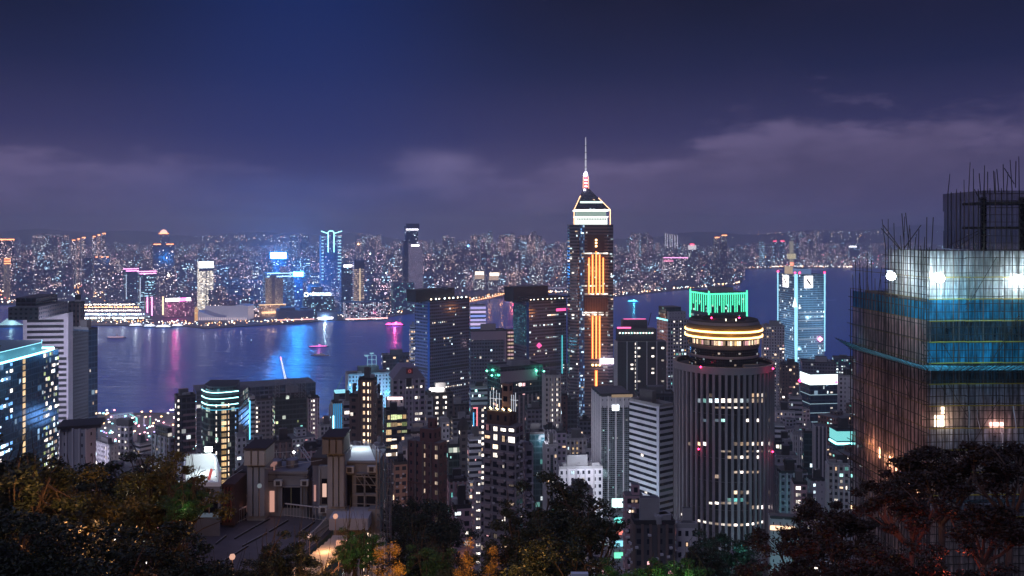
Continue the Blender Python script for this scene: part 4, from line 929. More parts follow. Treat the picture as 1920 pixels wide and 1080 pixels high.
    MB().lathe((cx, cy, 0), [(neck, w1 - .2), (RD - .7, w1 + .2), (RD - .3, w1 + 1.4), (RD - .6, w1 + 1.5)], n).build('drum_soffit', mat('drum_band', (.25, .21, .2), .7), e)
    zl0, zl1 = ZN(649, RD - .6), ZN(638, RD - .6)
    MB().lathe((cx, cy, 0), [(RD - .7, w1 + 1.4), (RD - .4, zl1 + .4)], n).build('restaurant_glass', facade('restaurant', (.03, .02, .02), (.02, .012, .01), ww=.85, wh=1, lit=0), e)
    for k in range(40):
        t = -math.pi / 2 + (k - 19.5) * .062; 
        if k in (10, 17, 24, 31): continue
        o = bpy.data.objects.new('dining_window', win_mesh(1.0, 1.9, rnd.choice(('pink', 'warm', 'amber', 'dim')))); col.objects.link(o); o.parent = e
        o.location = Vector((cx + (RD - .5) * math.cos(t), cy + (RD - .5) * math.sin(t), (w1 + 1.4 + zl1) / 2)) - Vector(e.location); o.rotation_euler = (0, 0, t + math.pi / 2)
    bronze = mat('bronze_band', (.34, .2, .06), .45, .3)
    zy1, zy2 = ZN(635.5, RD + .8), ZN(624, RD + .8)
    MB().lathe((cx, cy, 0), [(RD - .4, zl1 + .4), (RD + .5, zy1 - .3), (RD + .5, zy2 + 1.6), (RD - .3, zy2 + 2.3), (RD - .8, zy2 + 2.5)], n).build('drum_wall', bronze, e)
    for z in (zy1, zy2):
        MB().lathe((cx, cy, z), [(RD + .5, -.38), (RD + .95, -.38), (RD + .95, .38), (RD + .5, .38)], n).build('yellow_ring', NEON_Y, e)
    zt = zy2 + 2.4
    MB().lathe((cx, cy, 0), [(RD - .8, zt), (RD - 1.2, zt + 2.2), (RD - 2.2, zt + 2.4), (RD - 2.6, zt + .9), (RD * .6, zt + 1.0), (RD * .6, zt + 2.9), (RD * .56, zt + 2.9), (RD * .56, zt + 1.4), (0, zt + 1.5)], n).build('drum_roof', mat('drum_roof', (.09, .075, .07), .85, noise=.4, nscale=.2), e)
    MB().lathe((cx, cy, 0), [(RD - .75, zt + .02), (RD - .35, zt + .3), (RD - .9, zt + 1.5)], n).build('roof_louvre_band', mat('drum_band', (.25, .21, .2), .7), e)
    for px, m_, s_ in ((1334, RED, .5), (1386, RED, .5)): MB().lathe((KX(px, cy - 8), cy - 8, zt + 3.2), [(0, -s_), (s_, 0), (0, s_)], 8).build('red_beacon', m_, e)
    for px in (1361, 1380): MB().bar((KX(px, cy - RD * .75), cy - RD * .75, zt + 1.6), (KX(px, cy - RD * .75), cy - RD * .75, zt + 3.2), .22, 5).build('roof_lamp', glow('cream_lamp', (1, .85, .6), 4), e)
    for px, y in ((1300, 688), (1431, 691), (1297, 842), (1430, 847)):
        s_ = (px - 1356.5) / 91; t = -math.pi / 2 + math.asin(max(-.95, min(.95, s_))); p = (cx + (R_ + 1.4) * math.cos(t), cy + (R_ + 1.4) * math.sin(t)); zz = CZ - (y - HY) / F * p[1]
        MB().lathe((p[0], p[1], zz), [(0, -.5), (.5, 0), (0, .5)], 8).build('red_beacon', RED, e); lamp((p[0] * .985, p[1] * .985, zz), (1, .03, .12), 220, .5)
    MB().box((cx + R_ * .35, cy - R_ * .85, z1 + 1.0), (7, 1.6, 1.4), .3).build('window_gondola', M_METAL, e)
    MB().bar((cx + R_ * .5, cy - R_ * .8, z1 + 1.4), (cx + R_ * .85, cy - R_ * .45, z1 + .4), .2, 4).build('gondola_arm', M_METAL, e)
    FOOTS.append((cx, cy, R_))
    lamp((cx, cy - RD - 9, zy1 + 1), (1, .6, .25), 900, 2); lamp((cx - RD, cy - RD, zy1 + 1), (1, .6, .25), 500, 2)
round_tower()

def sail_logo_tower():
    D = 1480; gl = facade('blue_grid_glass', (.34, .48, .62), (.02, .05, .1), ww=.8, wh=.7, lit=.06, row=.8, power=1.8, ta=WHITE, tb=COOL)
    b = near('skyscraper', 'blue glass skyscraper with two white square emblem panels and cyan lit edges', 1459, 1493, 1546, 515, D, 32, gl, 2.6, 3.8, cat='skyscraper')
    H = b.z1
    for i, u, w_ in ((0, 1, .2), (0, 0, .08), (1, 1, .07)):
        mb = MB(); p0 = b.pt(i, u, b.z0, .5); p1 = b.pt(i, u, H + 1, .5); wd = {.2: 3.4, .08: 1.3, .07: 1.5}[w_]
        if w_ == .2:   # the centre edge widens towards the top then runs down to a point
            mb.bar((p0.x, p0.y, ZT(742, D)), (p0.x, p0.y, ZT(640, D)), .8, 4, 3.0).bar((p0.x, p0.y, ZT(640, D)), (p0.x, p0.y, H + 1), 3.0, 4, 3.0)
        else: mb.bar((p0.x, p0.y, ZT(660, D)), (p1.x, p1.y, p1.z), wd * .6, 4, wd)
        b.part('lit_edge', mb, BLUEW)
    p = b.pt(0, 1, ZT(566, D), 3.9); b.part('white_arrow', MB().face([(p.x - 4, p.y - 3, p.z - 9), (p.x + 4, p.y - 3, p.z - 9), (p.x, p.y - 3, p.z + 9)]) or MB(), glow('white_arrow', (.9, 1, 1), 3)) if False else None
    mbx = MB(); mbx.bar((p.x, p.y - 3, p.z - 8), (p.x, p.y - 3, p.z + 8), 4.6, 4, .2); b.part('white_arrow', mbx, glow('white_arrow', (.8, .97, 1), 2.2))
    white = glow('logo_panel', (1, .93, .9), 3.2, True); dark = mat('logo_mark', (.03, .025, .03), .6)
    for i, u in ((0, .45), (1, .42)):
        a, d, L, n = b.face(i); zc = ZT(529, D); c = a + d * (u * L) + n * 1.0; w_, h_ = 15.5, 20; ang = math.atan2(d.y, d.x)
        o = b.part('logo_panel', MB().box((c.x, c.y, zc), (w_, 1.2, h_), ang), white)
        mk = MB(); pts = []; N = 16
        # a slanted double-curved stroke, thick in the middle, pointed at both ends
        for k in range(N + 1):
            t = k / N; y_ = 7.2 - 14.4 * t; xc = 2.6 * math.sin((t - .5) * math.pi * 1.25) + 1.2 * (t - .5) * 1.4 - .0; th = 2.1 * math.sin(math.pi * t) ** .8
            pts.append((xc, y_, th))
        for (x0, y0, t0), (x1, y1, t1) in zip(pts, pts[1:]):
            q = [c + n * .75 + d * (xx) for xx in (x0 - t0, x1 - t1, x1 + t1, x0 + t0)]; zz = (y0, y1, y1, y0)
            mk.face([(v.x, v.y, zc + z_) for v, z_ in zip(q, zz)]); q2 = [v - n * .1 for v in q]; mk.face([(v.x, v.y, zc + z_) for v, z_ in list(zip(q2, zz))[::-1]])
        b.part('logo_mark', mk, dark, parent=o)
    b.roofbox(.5, .5, .4, .5, 9, glow('roof_box_blue', (.3, .5, 1), .35)); b.roofbox(.12, .6, .1, .3, 13, glow('roof_tan', (1, .75, .5), .5), 'roof_lantern')
    for i, u in ((0, 0), (0, .93), (1, .12), (1, 1)): beacon(b, b.pt(i, u, H + 3), s=1.8)
    beacon(b, b.pt(1, .82, ZT(637, D), 2), glow('pink_flare', (1, .2, .35), 9), 4.5, 'pink_lamp_cluster')
    for y in (586, 601, 616, 636): b.part('window_strip', b.slab(1, .08, .93, ZT(y, D), ZT(y + 1.5, D) , .4).box((0, 0, -60), (.1, .1, .1)) if False else b.slab(1, .08, .93, ZT(y + 1.3, D), ZT(y, D), .4), glow('dim_strip', (.8, .85, 1), .55))
    b.windows(31, .02, ('white', 'cool'), rowp=.05)
    for i, u, y in ((0, .5, 600), (1, .35, 560), (1, .8, 600), (1, .5, 660), (0, .6, 680)): lamp(b.pt(i, u, ZT(y, D), 34), (.4, .75, 1), 52000, 3, 'facade_fill')  # added fill lamps that brighten the dark blue facade
sail_logo_tower()

def green_crown_tower():
    D = 1090; dk = facade('green_dark_glass', (.02, .06, .05), (.01, .05, .05), ww=.8, wh=.7, lit=.06, power=1.2, ta=TEAL, tb=WHITE)
    b = near('skyscraper', 'dark tower whose crown is striped with vertical green neon bars behind the round tower', 1295, 1330, 1400, 549, D, 30, dk, 3, 3.6, cat='skyscraper')
    for i, nb in ((0, 9), (1, 17)):
        for k in range(nb):
            u = (k + .5) / nb; a, d, L, n = b.face(i); p = b.pt(i, u, 0, .6); long_ = (k % 3 != 1) or k in (0, nb - 1)
            b.part('green_bar', MB().box((p.x, p.y, b.z1 - (12.5 if long_ else 8.5)), (1.0, .7, 24 if long_ else 15), math.atan2(d.y, d.x)), NEON_G)
        b.part('green_cornice', b.slab(i, 0, 1, b.z1 - 2.6, b.z1 - .8, .8, out=.5), NEON_G)
    for i, u in ((0, 0), (0, 1), (1, 1)): p = b.pt(i, u, 0, .6); b.part('green_edge', MB().box((p.x, p.y, b.z1 - 20), (1.6, 1.2, 44), .3), NEON_G)
    b.clutter(3, 3)
    p = b.pt(1, .4, b.z1 - 14, 18); lamp(p, (.1, 1, .6), 4000, 3)
green_crown_tower()

def grid_twin(name, label, xL, xC, xR, ytop, plant, D, a, seed, left_blue):
    m = facade('violet_grid_%d' % seed, (.17, .17, .27), (.015, .02, .05), ww=.72, wh=.5, lit=.05, row=.7, power=1.1, ta=WHITE, tb=COOL)
    b = near(name, label, xL, xC, xR, ytop, D, a, m, 2.6, 3.5, cat='skyscraper')
    x0, x1, y0 = plant; u0 = (KX(x0, D) - b.foot[1][0]) / (b.foot[2][0] - b.foot[1][0]); u1 = (KX(x1, D) - b.foot[1][0]) / (b.foot[2][0] - b.foot[1][0])
    b.roofbox((u0 + u1) / 2 + .03, .5, (u1 - u0), .6, ZT(y0, D) - b.z1, M_DARK, 'plant_screen')
    b.parapet(1.5, .5, M_DARK)
    for k in range(9): p = b.pt(1, .05 + .11 * k + rnd.uniform(-.02, .02), b.z1 + 2.4, -1.5); b.part('roof_light', MB().lathe((p.x, p.y, p.z), [(0, -.9), (.9, 0), (0, .9)], 8), glow('roof_lamp_' + ('a', 'b')[k % 2], ((1, .75, .5), (.8, .95, 1))[k % 2], 9))
    for z in (b.z0 + (b.z1 - b.z0) * .62, b.z0 + (b.z1 - b.z0) * .32):
        for i in (0, 1): b.part('dark_floor', b.slab(i, 0, 1, z, z + 2.6, .25), M_DARK)
    b.part('corner_glass', b.slab(0, .86, 1.0, b.z0 + 1, b.z1 - 1, .3), facade('corner_blue', (.03, .12, .35), (.02, .12, .4), ww=.9, wh=.8, lit=.0, gloss=.1))
    b.windows(seed, .012, ('white', 'warm', 'cool'), rowp=.10, faces=(1,), w=1.6, h=1.2); b.windows(seed + 1, .006, ('cool', 'teal'), faces=(0,))
    return b
b1 = grid_twin('skyscraper', 'slate violet gridded tower with a dark box on its roof beside the banded block', 778, 806, 880, 566, (785, 853, 543), 930, 38, 41, 1)
lamp((b1.foot[0][0] - 25, b1.foot[0][1] - 40, 150), (.1, .4, 1), 60000, 8)
lamp((b1.foot[1][0] - 60, b1.foot[1][1] - 70, 90), (.15, .4, 1), 50000, 8)
b2 = grid_twin('skyscraper', 'dark gridded tower with a wide floodlit roof canopy left of the tallest skyscraper', 962, 992, 1062, 566, (967, 1033, 538), 960, 34, 43, 0)
b2.part('roof_canopy', b2.slab(1, -.2, 1.0, b2.z1 + 3.0, b2.z1 + 4.6, 26, out=-20), M_DARK)
b2.part('painted_teal_reflection', b2.slab(0, .02, .84, b2.z1 - 48, b2.z1 - 4, .3), facade('painted_teal_shine', (.02, .1, .16), (.02, .12, .2), ww=.95, wh=.5, lit=.25, power=.5, ta=TEAL, tb=(.2, .5, 1)))  # teal reflection painted on as a coloured, partly glowing slab
b2.part('teal_tube', MB().box(tuple(b2.pt(1, .87, b2.z1 - 60, 1)), (1.2, 1, 42), .2), glow('teal_tube', (.1, .7, .8), .9))
beacon(b2, b2.pt(1, .25, b2.z1 - 48, 1), glow('magenta_spot', (1, .1, .35), 1.8), 3.2, 'magenta_sign'); b2.part('magenta_strip', b2.slab(1, .72, .98, b2.z1 - 12, b2.z1 - 9, .5), glow('magenta_spot', (1, .1, .35), 1.8))
# ------------------------------------------------------------------ near side: everything else in the packed district
FM = {
 'band': facade('wall_grey_bands', (.44, .42, .48), ww=1, wh=.46, lit=.0), 'whiteband': facade('wall_white_bands', (.78, .77, .84), ww=1, wh=.45, lit=0), 'grid': facade('wall_grey_grid', (.44, .41, .47), ww=.6, wh=.55),
 'brown': facade('wall_brown_tile', (.17, .10, .09), ww=.45, wh=.45), 'pink': facade('wall_pink_tile', (.52, .33, .37), ww=.5, wh=.5), 'beige': facade('wall_beige', (.52, .45, .43), ww=.5, wh=.5),
 'teal': facade('glass_teal', (.03, .09, .11), (.012, .05, .06), ww=.9, wh=.75, lit=.05, row=.6, power=.7, ta=TEAL, tb=WHITE), 'blue': facade('glass_blue', (.03, .09, .18), (.015, .05, .11), ww=.9, wh=.8, lit=.03, row=.5, power=.7, ta=COOL, tb=(.2, .5, 1)),
 'dark': facade('glass_dark', (.05, .05, .08), (.015, .02, .035), ww=.85, wh=.7, lit=.02, row=.4, power=.9, ta=WHITE, tb=COOL), 'char': facade('wall_charcoal', (.09, .085, .10), ww=.5, wh=.45), 'plain': facade('wall_plain_grey', (.48, .46, .52), ww=.16, wh=.3),
 'slate': facade('wall_slate_grid', (.13, .14, .19), ww=.7, wh=.5, lit=.02), 'green': facade('glass_green', (.03, .07, .07), (.01, .035, .035), ww=.9, wh=.7, lit=.08, row=.8, power=.6, ta=(.5, 1, .8), tb=WHITE),
 'redb': facade('wall_red_brown', (.2, .08, .075), ww=.3, wh=.4), 'purple': facade('wall_purple_grey', (.34, .28, .37), ww=.55, wh=.5), 'pale': facade('wall_pale', (.68, .64, .68), ww=.45, wh=.5), 'balc': facade('wall_balcony', (.28, .24, .27), ww=.7, wh=.62),
 'orange': facade('wall_orange_lit', (.42, .22, .15), ww=.6, wh=.5)}
M_RIB = [mat('rib_grey', (.42, .4, .43), .85), mat('rib_brown', (.16, .11, .1), .85), mat('rib_pale', (.56, .53, .56), .85)]
def T(label, xL, xC, xR, y, D, a, mk, win=None, bay=3, fl=3.3, clutter=2, name='office_tower', **kw):
    b = near(name, label, xL, xC, xR, y, D, a, FM[mk], bay, fl, **kw)
    if clutter: b.clutter(int(xC + y), clutter); b.parapet(1.3, .4, M_CONC if mk in ('band', 'whiteband', 'beige', 'pale', 'grid') else M_DARK)
    if win: b.windows(int(xC * 3 + y), **win)
    r = random.Random(int(xC * 5 + D)); solid = mk in ('grid', 'brown', 'pink', 'beige', 'plain', 'purple', 'redb', 'pale', 'char')
    if solid:
        mb = MB(); k = r.choice((3, 4, 5)); pr = r.uniform(.25, .6)
        for i in (0, 1):
            a_, d_, ln, n_ = b.face(i)
            if ln > 6:
                for j in range(k + 1): u = j / k; b.slab(i, max(0, u - .35 / ln), min(1, u + .35 / ln), b.z0, b.z1 + .3, pr, mb)
        b.part('ribs', mb, M_RIB[1] if mk in ('redb', 'brown', 'char') else M_RIB[r.choice((0, 2))])
    if name.startswith('apart') and D < 560 or mk == 'balc':
        mb = MB()
        for j in range(70):
            i = r.choice((0, 1, 1)); p = b.pt(i, r.uniform(.04, .96), r.uniform(max(b.z0, b.z1 - 75), b.z1 - 2), .3); mb.box(tuple(p), (.8, .7, .55), .2)
        tag(b.part('air_conditioners', mb, M_RIB[2]), kind='stuff')
    return b
off = lambda p=.03, rp=.12, k=('white', 'cool', 'warm'), **q: dict(p=p, rowp=rp, kinds=k, **q)
res = lambda p=.1, k=('warm', 'white', 'dim', 'cool', 'dim'), **q: dict(p=p, kinds=k, **q)

# far left
b = Bld('office_tower', 'blue glass office tower with a sweeping cyan lit roof rim at the left edge', [(-345, 450), (-300, 450), (-300.6, 588), (-345, 588)], 3, 190.8, FM['blue'], 2.4, 3.9); b.windows(900, .015, ('cool', 'dimcool', 'blue'), rowp=.06)
cy_ = glow('cyan_rim', (.25, .85, 1), 7, True)
# crown: a lit screen set back behind a bright rim line
zt = b.z1; cr_ = MB(); cr_.prism([(-342, 470), (-303.5, 470), (-303.5, 572), (-310, 585), (-342, 585)], zt + .02, zt + 6.2, 2, 6)
b.part('crown_screen', cr_, [glow('cyan_screen', (.10, .42, .6), .5), mat('crown_top', (.12, .2, .25))])
mb = MB(); P = [(-300, 452), (-299.8, 500), (-299.8, 540), (-300.2, 570), (-301, 582), (-304, 588), (-345, 588)]
for p, q in zip(P, P[1:]): mb.bar((p[0], p[1], zt + .6), (q[0], q[1], zt + .6), .65, 5)
b.part('glowing_rim', mb, cy_); b.part('back_rim', MB().bar((-303.3, 470, zt + 6.3), (-303.3, 572, zt + 6.3), .25, 4).bar((-303.3, 572, zt + 6.3), (-310, 585, zt + 6.3), .25, 4), glow('cyan_rim_dim', (.3, .8, 1), 2))
for Y in (490, 530, 565): lamp((-301.6, Y, zt + 3), (.2, .8, 1), 500, .6)
lamp((-290, 530, zt - 4), (.2, .8, 1), 2500, 2)
b.windows(901, 0, faces=(1,), cols=((1, .695),), colkind='amber', colp=.97, w=3.2, h=3.0); b.windows(903, .4, ('white', 'white', 'cool', 'green', 'dim'), faces=(1,), us=(.86, 1), w=2.3, h=2.0, rowp=.6); b.windows(905, .2, ('white', 'blue', 'cool', 'blue'), faces=(1,), us=(.48, .60), rowp=.5, w=2.3, h=1.8)
b.part('roof_dish', MB().lathe((b.c[0] + 20, b.c[1], zt + 9), [(0, 0), (2.5, .6), (3.4, 2)], 12), M_DARK)

FM['lilac'] = facade('wall_lilac_grey', (.66, .6, .68), ww=.0, wh=.0)
b = T('pale grey tower with dark horizontal slots and a stacked plant box on top', 43, 128, 137, 587, 640, 70, 'lilac', None, 3, 3.9, 0)
for k in range(44):
    z = b.z1 - 5.5 - k * 3.9
    if k < 7: b.part('window_slot', b.slab(0, .09, .9, z - 1.0, z + 1.0, .12), M_DARK)
    else: b.part('window_slot', b.slab(0, .60, .96, z - 1.0, z + 1.0, .12), M_DARK); 
    if k >= 7: b.part('window_slot', b.slab(0, .06, .56, z - 1.0, z + 1.0, .12), M_DARK)
b.roofbox(-2.5, .35, 5.5, .62, 8.5, FM['char']); b.roofbox(-2.0, .45, 4, .42, 14, FM['dark'], 'plant_screen'); p = b.pt(0, .18, b.z1, -3); b.part('mast', MB().bar((p.x, p.y, b.z1), (p.x, p.y, b.z1 + 21), .3, 5, .1), M_METAL)
b.windows(911, 0, ('white', 'cool'), faces=(0,), zhi=b.z1 - 18, zlo=b.z1 - 26, rowp=.8, w=1.6, h=1.3)
for z in (200, 160, 110): lamp(b.pt(0, 1.25, z, 42), (.8, .76, 1), 42000, 4, 'facade_fill')  # added fill lamps to lift the pale slotted face, no fixtures here
b = T('charcoal tower wing rising directly behind the pale slotted tower', 128, 150, 159, 569, 668, 55, 'char', None, 3, 3.9, 1)
b = T('blue glass wing with dark banded front right of the pale slotted tower', 137, 166, 183, 619, 632, 40, 'blue', off(.03, .12), 2.6, 3.9, 1)
b.part('banded_front', b.slab(0, 0, 1, b.z0 + 1, b.z1 - 1, .25), facade('dark_lines', (.05, .06, .08), (.01, .012, .02), ww=1, wh=.55, lit=.0)); b.part('roof_rail', b.slab(0, 0, 1, b.z1 + .1, b.z1 + 2, .2), M_METAL)
T('squat brown block with a flat overhanging roof just above the left trees', 113, 162, 180, 806, 330, 50, 'plain', None, 4, 4, 0, cat='building', name='low_block').part('roof_slab', MB().box((KX(146, 335), 338, ZT(803, 330)), (15, 13, 1.2), .3), M_DARK)
b = T('slim grey tower with a dark cap and white lit stair windows near the reclamation site', 219, 241, 250, 800, 640, 50, 'grid', dict(p=0, cols=((0, .2), (0, .75)), colp=.7), 4, 4.5, 0); b.roofbox(.5, .5, 1.05, 1.05, 5, M_DARK, 'roof_cap')
b = T('pale gridded block with a sloped glass top left of the dark banded tower', 285, 318, 329, 822, 560, 30, 'grid', res(.03), 3.6, 3.6, 0); b.roofbox(.5, .5, .8, .7, 6, FM['dark'], 'sloped_top')
T('low white flat roofed block beside the reclamation site', 178, 205, 222, 838, 620, 25, 'pale', res(.1), 3, 3.3, 1, name='low_block'); T('low bright edged building between the slim capped tower and the gridded block', 250, 262, 284, 835, 640, 30, 'whiteband', res(.15), 3, 3.3, 1, name='low_block')

# waterfront group left of centre
b = T('dark tower with pale red floor bands and a lit stair line on its left edge', 327, 331, 367, 746, 560, 8, 'dark', dict(p=0, cols=((1, .1),), colkind='white', colp=.95, w=.9, h=1.6), 3, 3.9, 2)
for k in range(22): b.part('floor_band', b.slab(1, .35, 1, b.z1 - 12 - k * 4.1, b.z1 - 10.6 - k * 4.1, .3), mat('rose_band', (.24, .15, .17)))
b.windows(921, .02, ('cool', 'white', 'teal'), us=(.4, 1), faces=(1,), rowp=.2, w=1.5, h=1.1)
# curved glass tower with neon lines
def curved_tower():
    D = 590; cx = KX(403, D); e = empty('office_tower', (cx, D + 14, 3), 'curved dark glass tower with three cyan neon lines and an amber window column', 'building'); z1 = ZT(742, D)
    e['category'] = 'building'; n = 14; xa, xb = KX(366, D), KX(441, D); P = []
    for k in range(n + 1):
        t = k / n; P.append((xa + (xb - xa) * t, D + 9 * (2 * t - 1) ** 2 * (1.4 if t < .5 else .8)))
    foot = P + [(xb - 2, D + 38), (xa - 6, D + 38)]
    MB().prism(foot, 3, z1, 2.6, 3.9).build('tower_body', [FM['green'], M_ROOF], e); FOOTS.append((cx, D + 18, 22))
    for dz, m in ((0, glow('neon_cyan_line', (.4, .95, 1), 4.5, True)), (4.2, glow('neon_cyan_line', (.4, .95, 1), 4.5, True)), (8.4, MATS['neon_cyan_line']), (11.6, glow('neon_dim_line', (.1, .5, .7), 1.2))):
        mb = MB()
        for p, q in zip(P, P[1:]): mb.bar((p[0], p[1] - .3, z1 + 2 - dz), (q[0], q[1] - .3, z1 + 2 - dz), .32, 4)
        mb.build('neon_line', m, e)
    MB().prism([(x, y + 3) for x, y in P[1:-1]] + [(xb - 6, D + 30), (xa, D + 30)], z1, z1 + 5.5, 3, 5).build('roof_crown', [FM['dark'], M_DARK], e)
    nf = round((z1 - 3) / 3.9)
    def w_(px, kind, w, h, pr, name='lit_window'):
        for j in range(nf - 26, nf - 1):
            if rnd.random() > pr: continue
            o = bpy.data.objects.new(name, win_mesh(w, h, kind)); col.objects.link(o); o.parent = e
            x = KX(px, D); t = (x - xa) / (xb - xa); yy = D + 9 * (2 * t - 1) ** 2 * (1.4 if t < .5 else .8)
            o.location = Vector((x, yy - .25, 3 + (j + .35) * 3.9)) - Vector(e.location); o.rotation_euler = (0, 0, math.atan2(9 * 2 * (2 * t - 1) * 2 / (xb - xa) * (1.4 if t < .5 else .8), 1))
    w_(419, 'amber', 3.0, 2.4, 1); w_(426.5, 'warm', .8, 2.4, .8); w_(406, 'white', .7, 2.0, .95); w_(437, 'blue', .7, 1.6, .8); w_(367.5, 'cool', 1.8, 1.6, .5)
    lamp((cx, D - 8, z1), (.3, .9, 1), 1500, 2)
curved_tower()
def slab_hall():
    b = T('very wide low black roof slab stretching behind the neon lined tower', 362, 368, 592, 733, 800, 5, 'dark', None, 4, 4, 0, name='exhibition_hall')
    r = b.root
    for px in (520, 541, 557, 569):
        mb = MB(); x = KX(px, 640); z0, z1 = ZT(745, 640), ZT(713, 640)
        for s_ in (-1.6, 1.6): mb.bar((x + s_, 640, z0), (x + s_, 640, z1), .22, 4)
        for k in range(5):
            za, zb = z0 + (z1 - z0) * k / 5, z0 + (z1 - z0) * (k + 1) / 5; mb.bar((x - 1.6, 640, za), (x + 1.6, 640, zb), .15, 4).bar((x + 1.6, 640, za), (x - 1.6, 640, zb), .15, 4)
        mb.build('roof_truss', M_METAL, SCREEN.root)
b = SCREEN = T('dark green glass tower with lattice masts standing on its roof', 511, 516, 575, 742, 640, 8, 'green', off(.05, .25, ('white', 'green', 'teal', 'cool')), 2.6, 3.6, 1)
slab_hall()
b = T('grey brown banded office block with a tall cyan neon stripe down its right side', 441, 444, 478, 748, 660, 8, 'band', off(.05, .1), 3, 3.6, 1); p = b.pt(1, .68, (b.z1 + 3) / 2 + 10, .6); b.part('neon_stripe', MB().box((p.x, p.y, b.z1 - 27), (1.5, .8, 50)), glow('cyan_stripe', (.12, .62, .95), 2.2, True))
T('square gridded tower between the cyan neon stripe and the dark green glass tower', 478, 481, 515, 752, 690, 8, 'slate', res(.04), 3.4, 3.6, 2).windows(77, 0, cols=((1, .02),), colp=.8)
T('mauve block with a column of tiny white lamps beside the dark green glass tower', 575, 578, 599, 748, 650, 8, 'purple', dict(p=.02, cols=((1, .35), (1, .5)), colp=.8), 2.6, 3.3, 2)
T('low maroon gridded block behind the old villa chimney', 560, 564, 612, 848, 430, 8, 'pink', res(.03), 2.4, 3.2, 1, name='low_block'); T('small charcoal block with a rooftop tank behind the villa roof fence', 510, 514, 548, 832, 420, 8, 'char', res(.04), 2.4, 3.2, 2, name='low_block'); T('narrow pale block squeezed beside the neon lined tower', 441, 444, 462, 820, 470, 8, 'pale', res(.08), 2.4, 3.2, 1, name='low_block')
# luffing crane beyond the slab
def crane(name, label, px0, y0, px1, y1, D, m, base, mm):
    e = empty(name, (KX(px0, D), D, 4), label, 'crane'); a, c = W(px0, y0, D), W(px1, y1, D); mb = MB(); d = (c - a); n = 14; u = Vector((1, 0, .2)) * .9
    for s_ in (-1, 1): mb.bar(a + u * s_, c + u * s_ * .3, .16, 4)
    for k in range(n): p, q = a + d * (k / n), a + d * ((k + 1) / n); s0 = 1 - .7 * k / n; mb.bar(p - u * s0, q + u * s0, .12, 4)
    mb.build('jib', m, e); MB().bar((a.x, D, 4), (a.x, D, a.z), 1.1, 4).build('tower_mast', mm, e)
    MB().box((a.x + 2, D + 1, a.z + 1.2), (4.5, 3, 3)).build('cab', M_METAL, e); MB().bar(c, (c.x, D, c.z - 14), .1, 4).build('hoist_rope', M_METAL, e)
    return e
e = crane('tower_crane', 'luffing crane with white and magenta lights on its jib above the wide black roof', 538, 723, 526, 669, 930, glow('jib_glow', (1, .85, 1), 2.2), 0, M_METAL)
MB().bar(W(527.5, 676, 929), W(526, 669, 929), .5, 4).build('magenta_tip', glow('magenta_tip', (1, .2, .6), 4), e)
crane('tower_crane', 'dark green tipped crane leaning right beside the bright cyan wall', 618, 762, 642, 706, 1000, glow('jib_dim', (.1, .3, .3), .5), 0, M_METAL)
# cyan wall and blue lit white building
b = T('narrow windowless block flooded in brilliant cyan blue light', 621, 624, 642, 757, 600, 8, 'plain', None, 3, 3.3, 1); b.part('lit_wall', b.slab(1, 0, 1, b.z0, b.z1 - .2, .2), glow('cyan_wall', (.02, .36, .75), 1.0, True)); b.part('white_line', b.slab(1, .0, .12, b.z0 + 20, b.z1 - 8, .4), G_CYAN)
T('dark topped slim block with a cyan roof rail behind the brilliant cyan block', 626, 629, 650, 738, 690, 8, 'dark', None, 3, 3.3, 0).parapet(1.4, .4, glow('dim_cyan_rail', (.3, .75, .9), 1.2))
b = T('white office block bathed in blue light with steel dishes on its roof', 648, 653, 734, 704, 800, 8, 'pale', off(.06, .1, ('pink', 'cool', 'warm')), 3, 3.4, 2)
for u, c, pw in ((.05, (.1, .6, 1), 26000), (.35, (.2, .55, 1), 9000), (.65, (.6, .5, 1), 7000), (.97, (.1, .7, 1), 14000)): lamp(b.pt(1, u, b.z1 - 20, 14), c, pw, 2)
mb = MB(); cx_, cy_2 = KX(694, 805), 815
for s_ in (-4, 0, 4): mb.bar((cx_ + s_, cy_2, b.z1), (cx_ + s_, cy_2, b.z1 + 16), .3, 4)
for z in (4, 8, 12, 16): mb.bar((cx_ - 4, cy_2, b.z1 + z), (cx_ + 4, cy_2, b.z1 + z), .25, 4)
b.part('dish_frame', mb, glow('frame_lit', (.4, .8, 1), .5))
for dx, dz in ((-5, 15), (0, 17), (-4, 5)): b.part('dish', MB().lathe((cx_ + dx, cy_2 - 1, b.z1 + dz), [(0, 0), (1.6, .4), (2.3, 1.4)], 12), glow('frame_lit', (.4, .8, 1), .5))
lamp((cx_, cy_2 - 8, b.z1 + 12), (.3, .75, 1), 4000, 1)
# brown tower with bright stair windows
b = T('dark brown tower with two bright columns of small square windows', 672, 701, 707, 714, 400, 70, 'brown', None, 3, 3.2, 1); b.windows(61, 0, cols=((0, .33), (0, .70)), colp=.93, colkind='warm', w=1.5, h=1.6)
T('brown ribbed left shoulder of the tower with bright stair windows', 655, 671, 674, 744, 404, 70, 'brown', dict(p=.0, cols=((0, .3),), colp=.2), 3, 3.2, 1); bb = T('brown ribbed right shoulder of the tower with bright stair windows', 703, 705, 718, 748, 410, 12, 'brown', None, 3, 3.2, 1)
for k in range(5): p = bb.pt(1, .1 + .2 * k, 0, .3); bb.part('rib', MB().box((p.x, p.y, (bb.z0 + bb.z1) / 2 - 5), (.35, .5, bb.z1 - bb.z0 - 10)), mat('tan_rib', (.4, .26, .2)))
T('grey banded block with bright floor lines left of the dark brown tower', 641, 644, 660, 757, 470, 8, 'band', res(.06), 3, 3.3, 2, name='apartment_block')
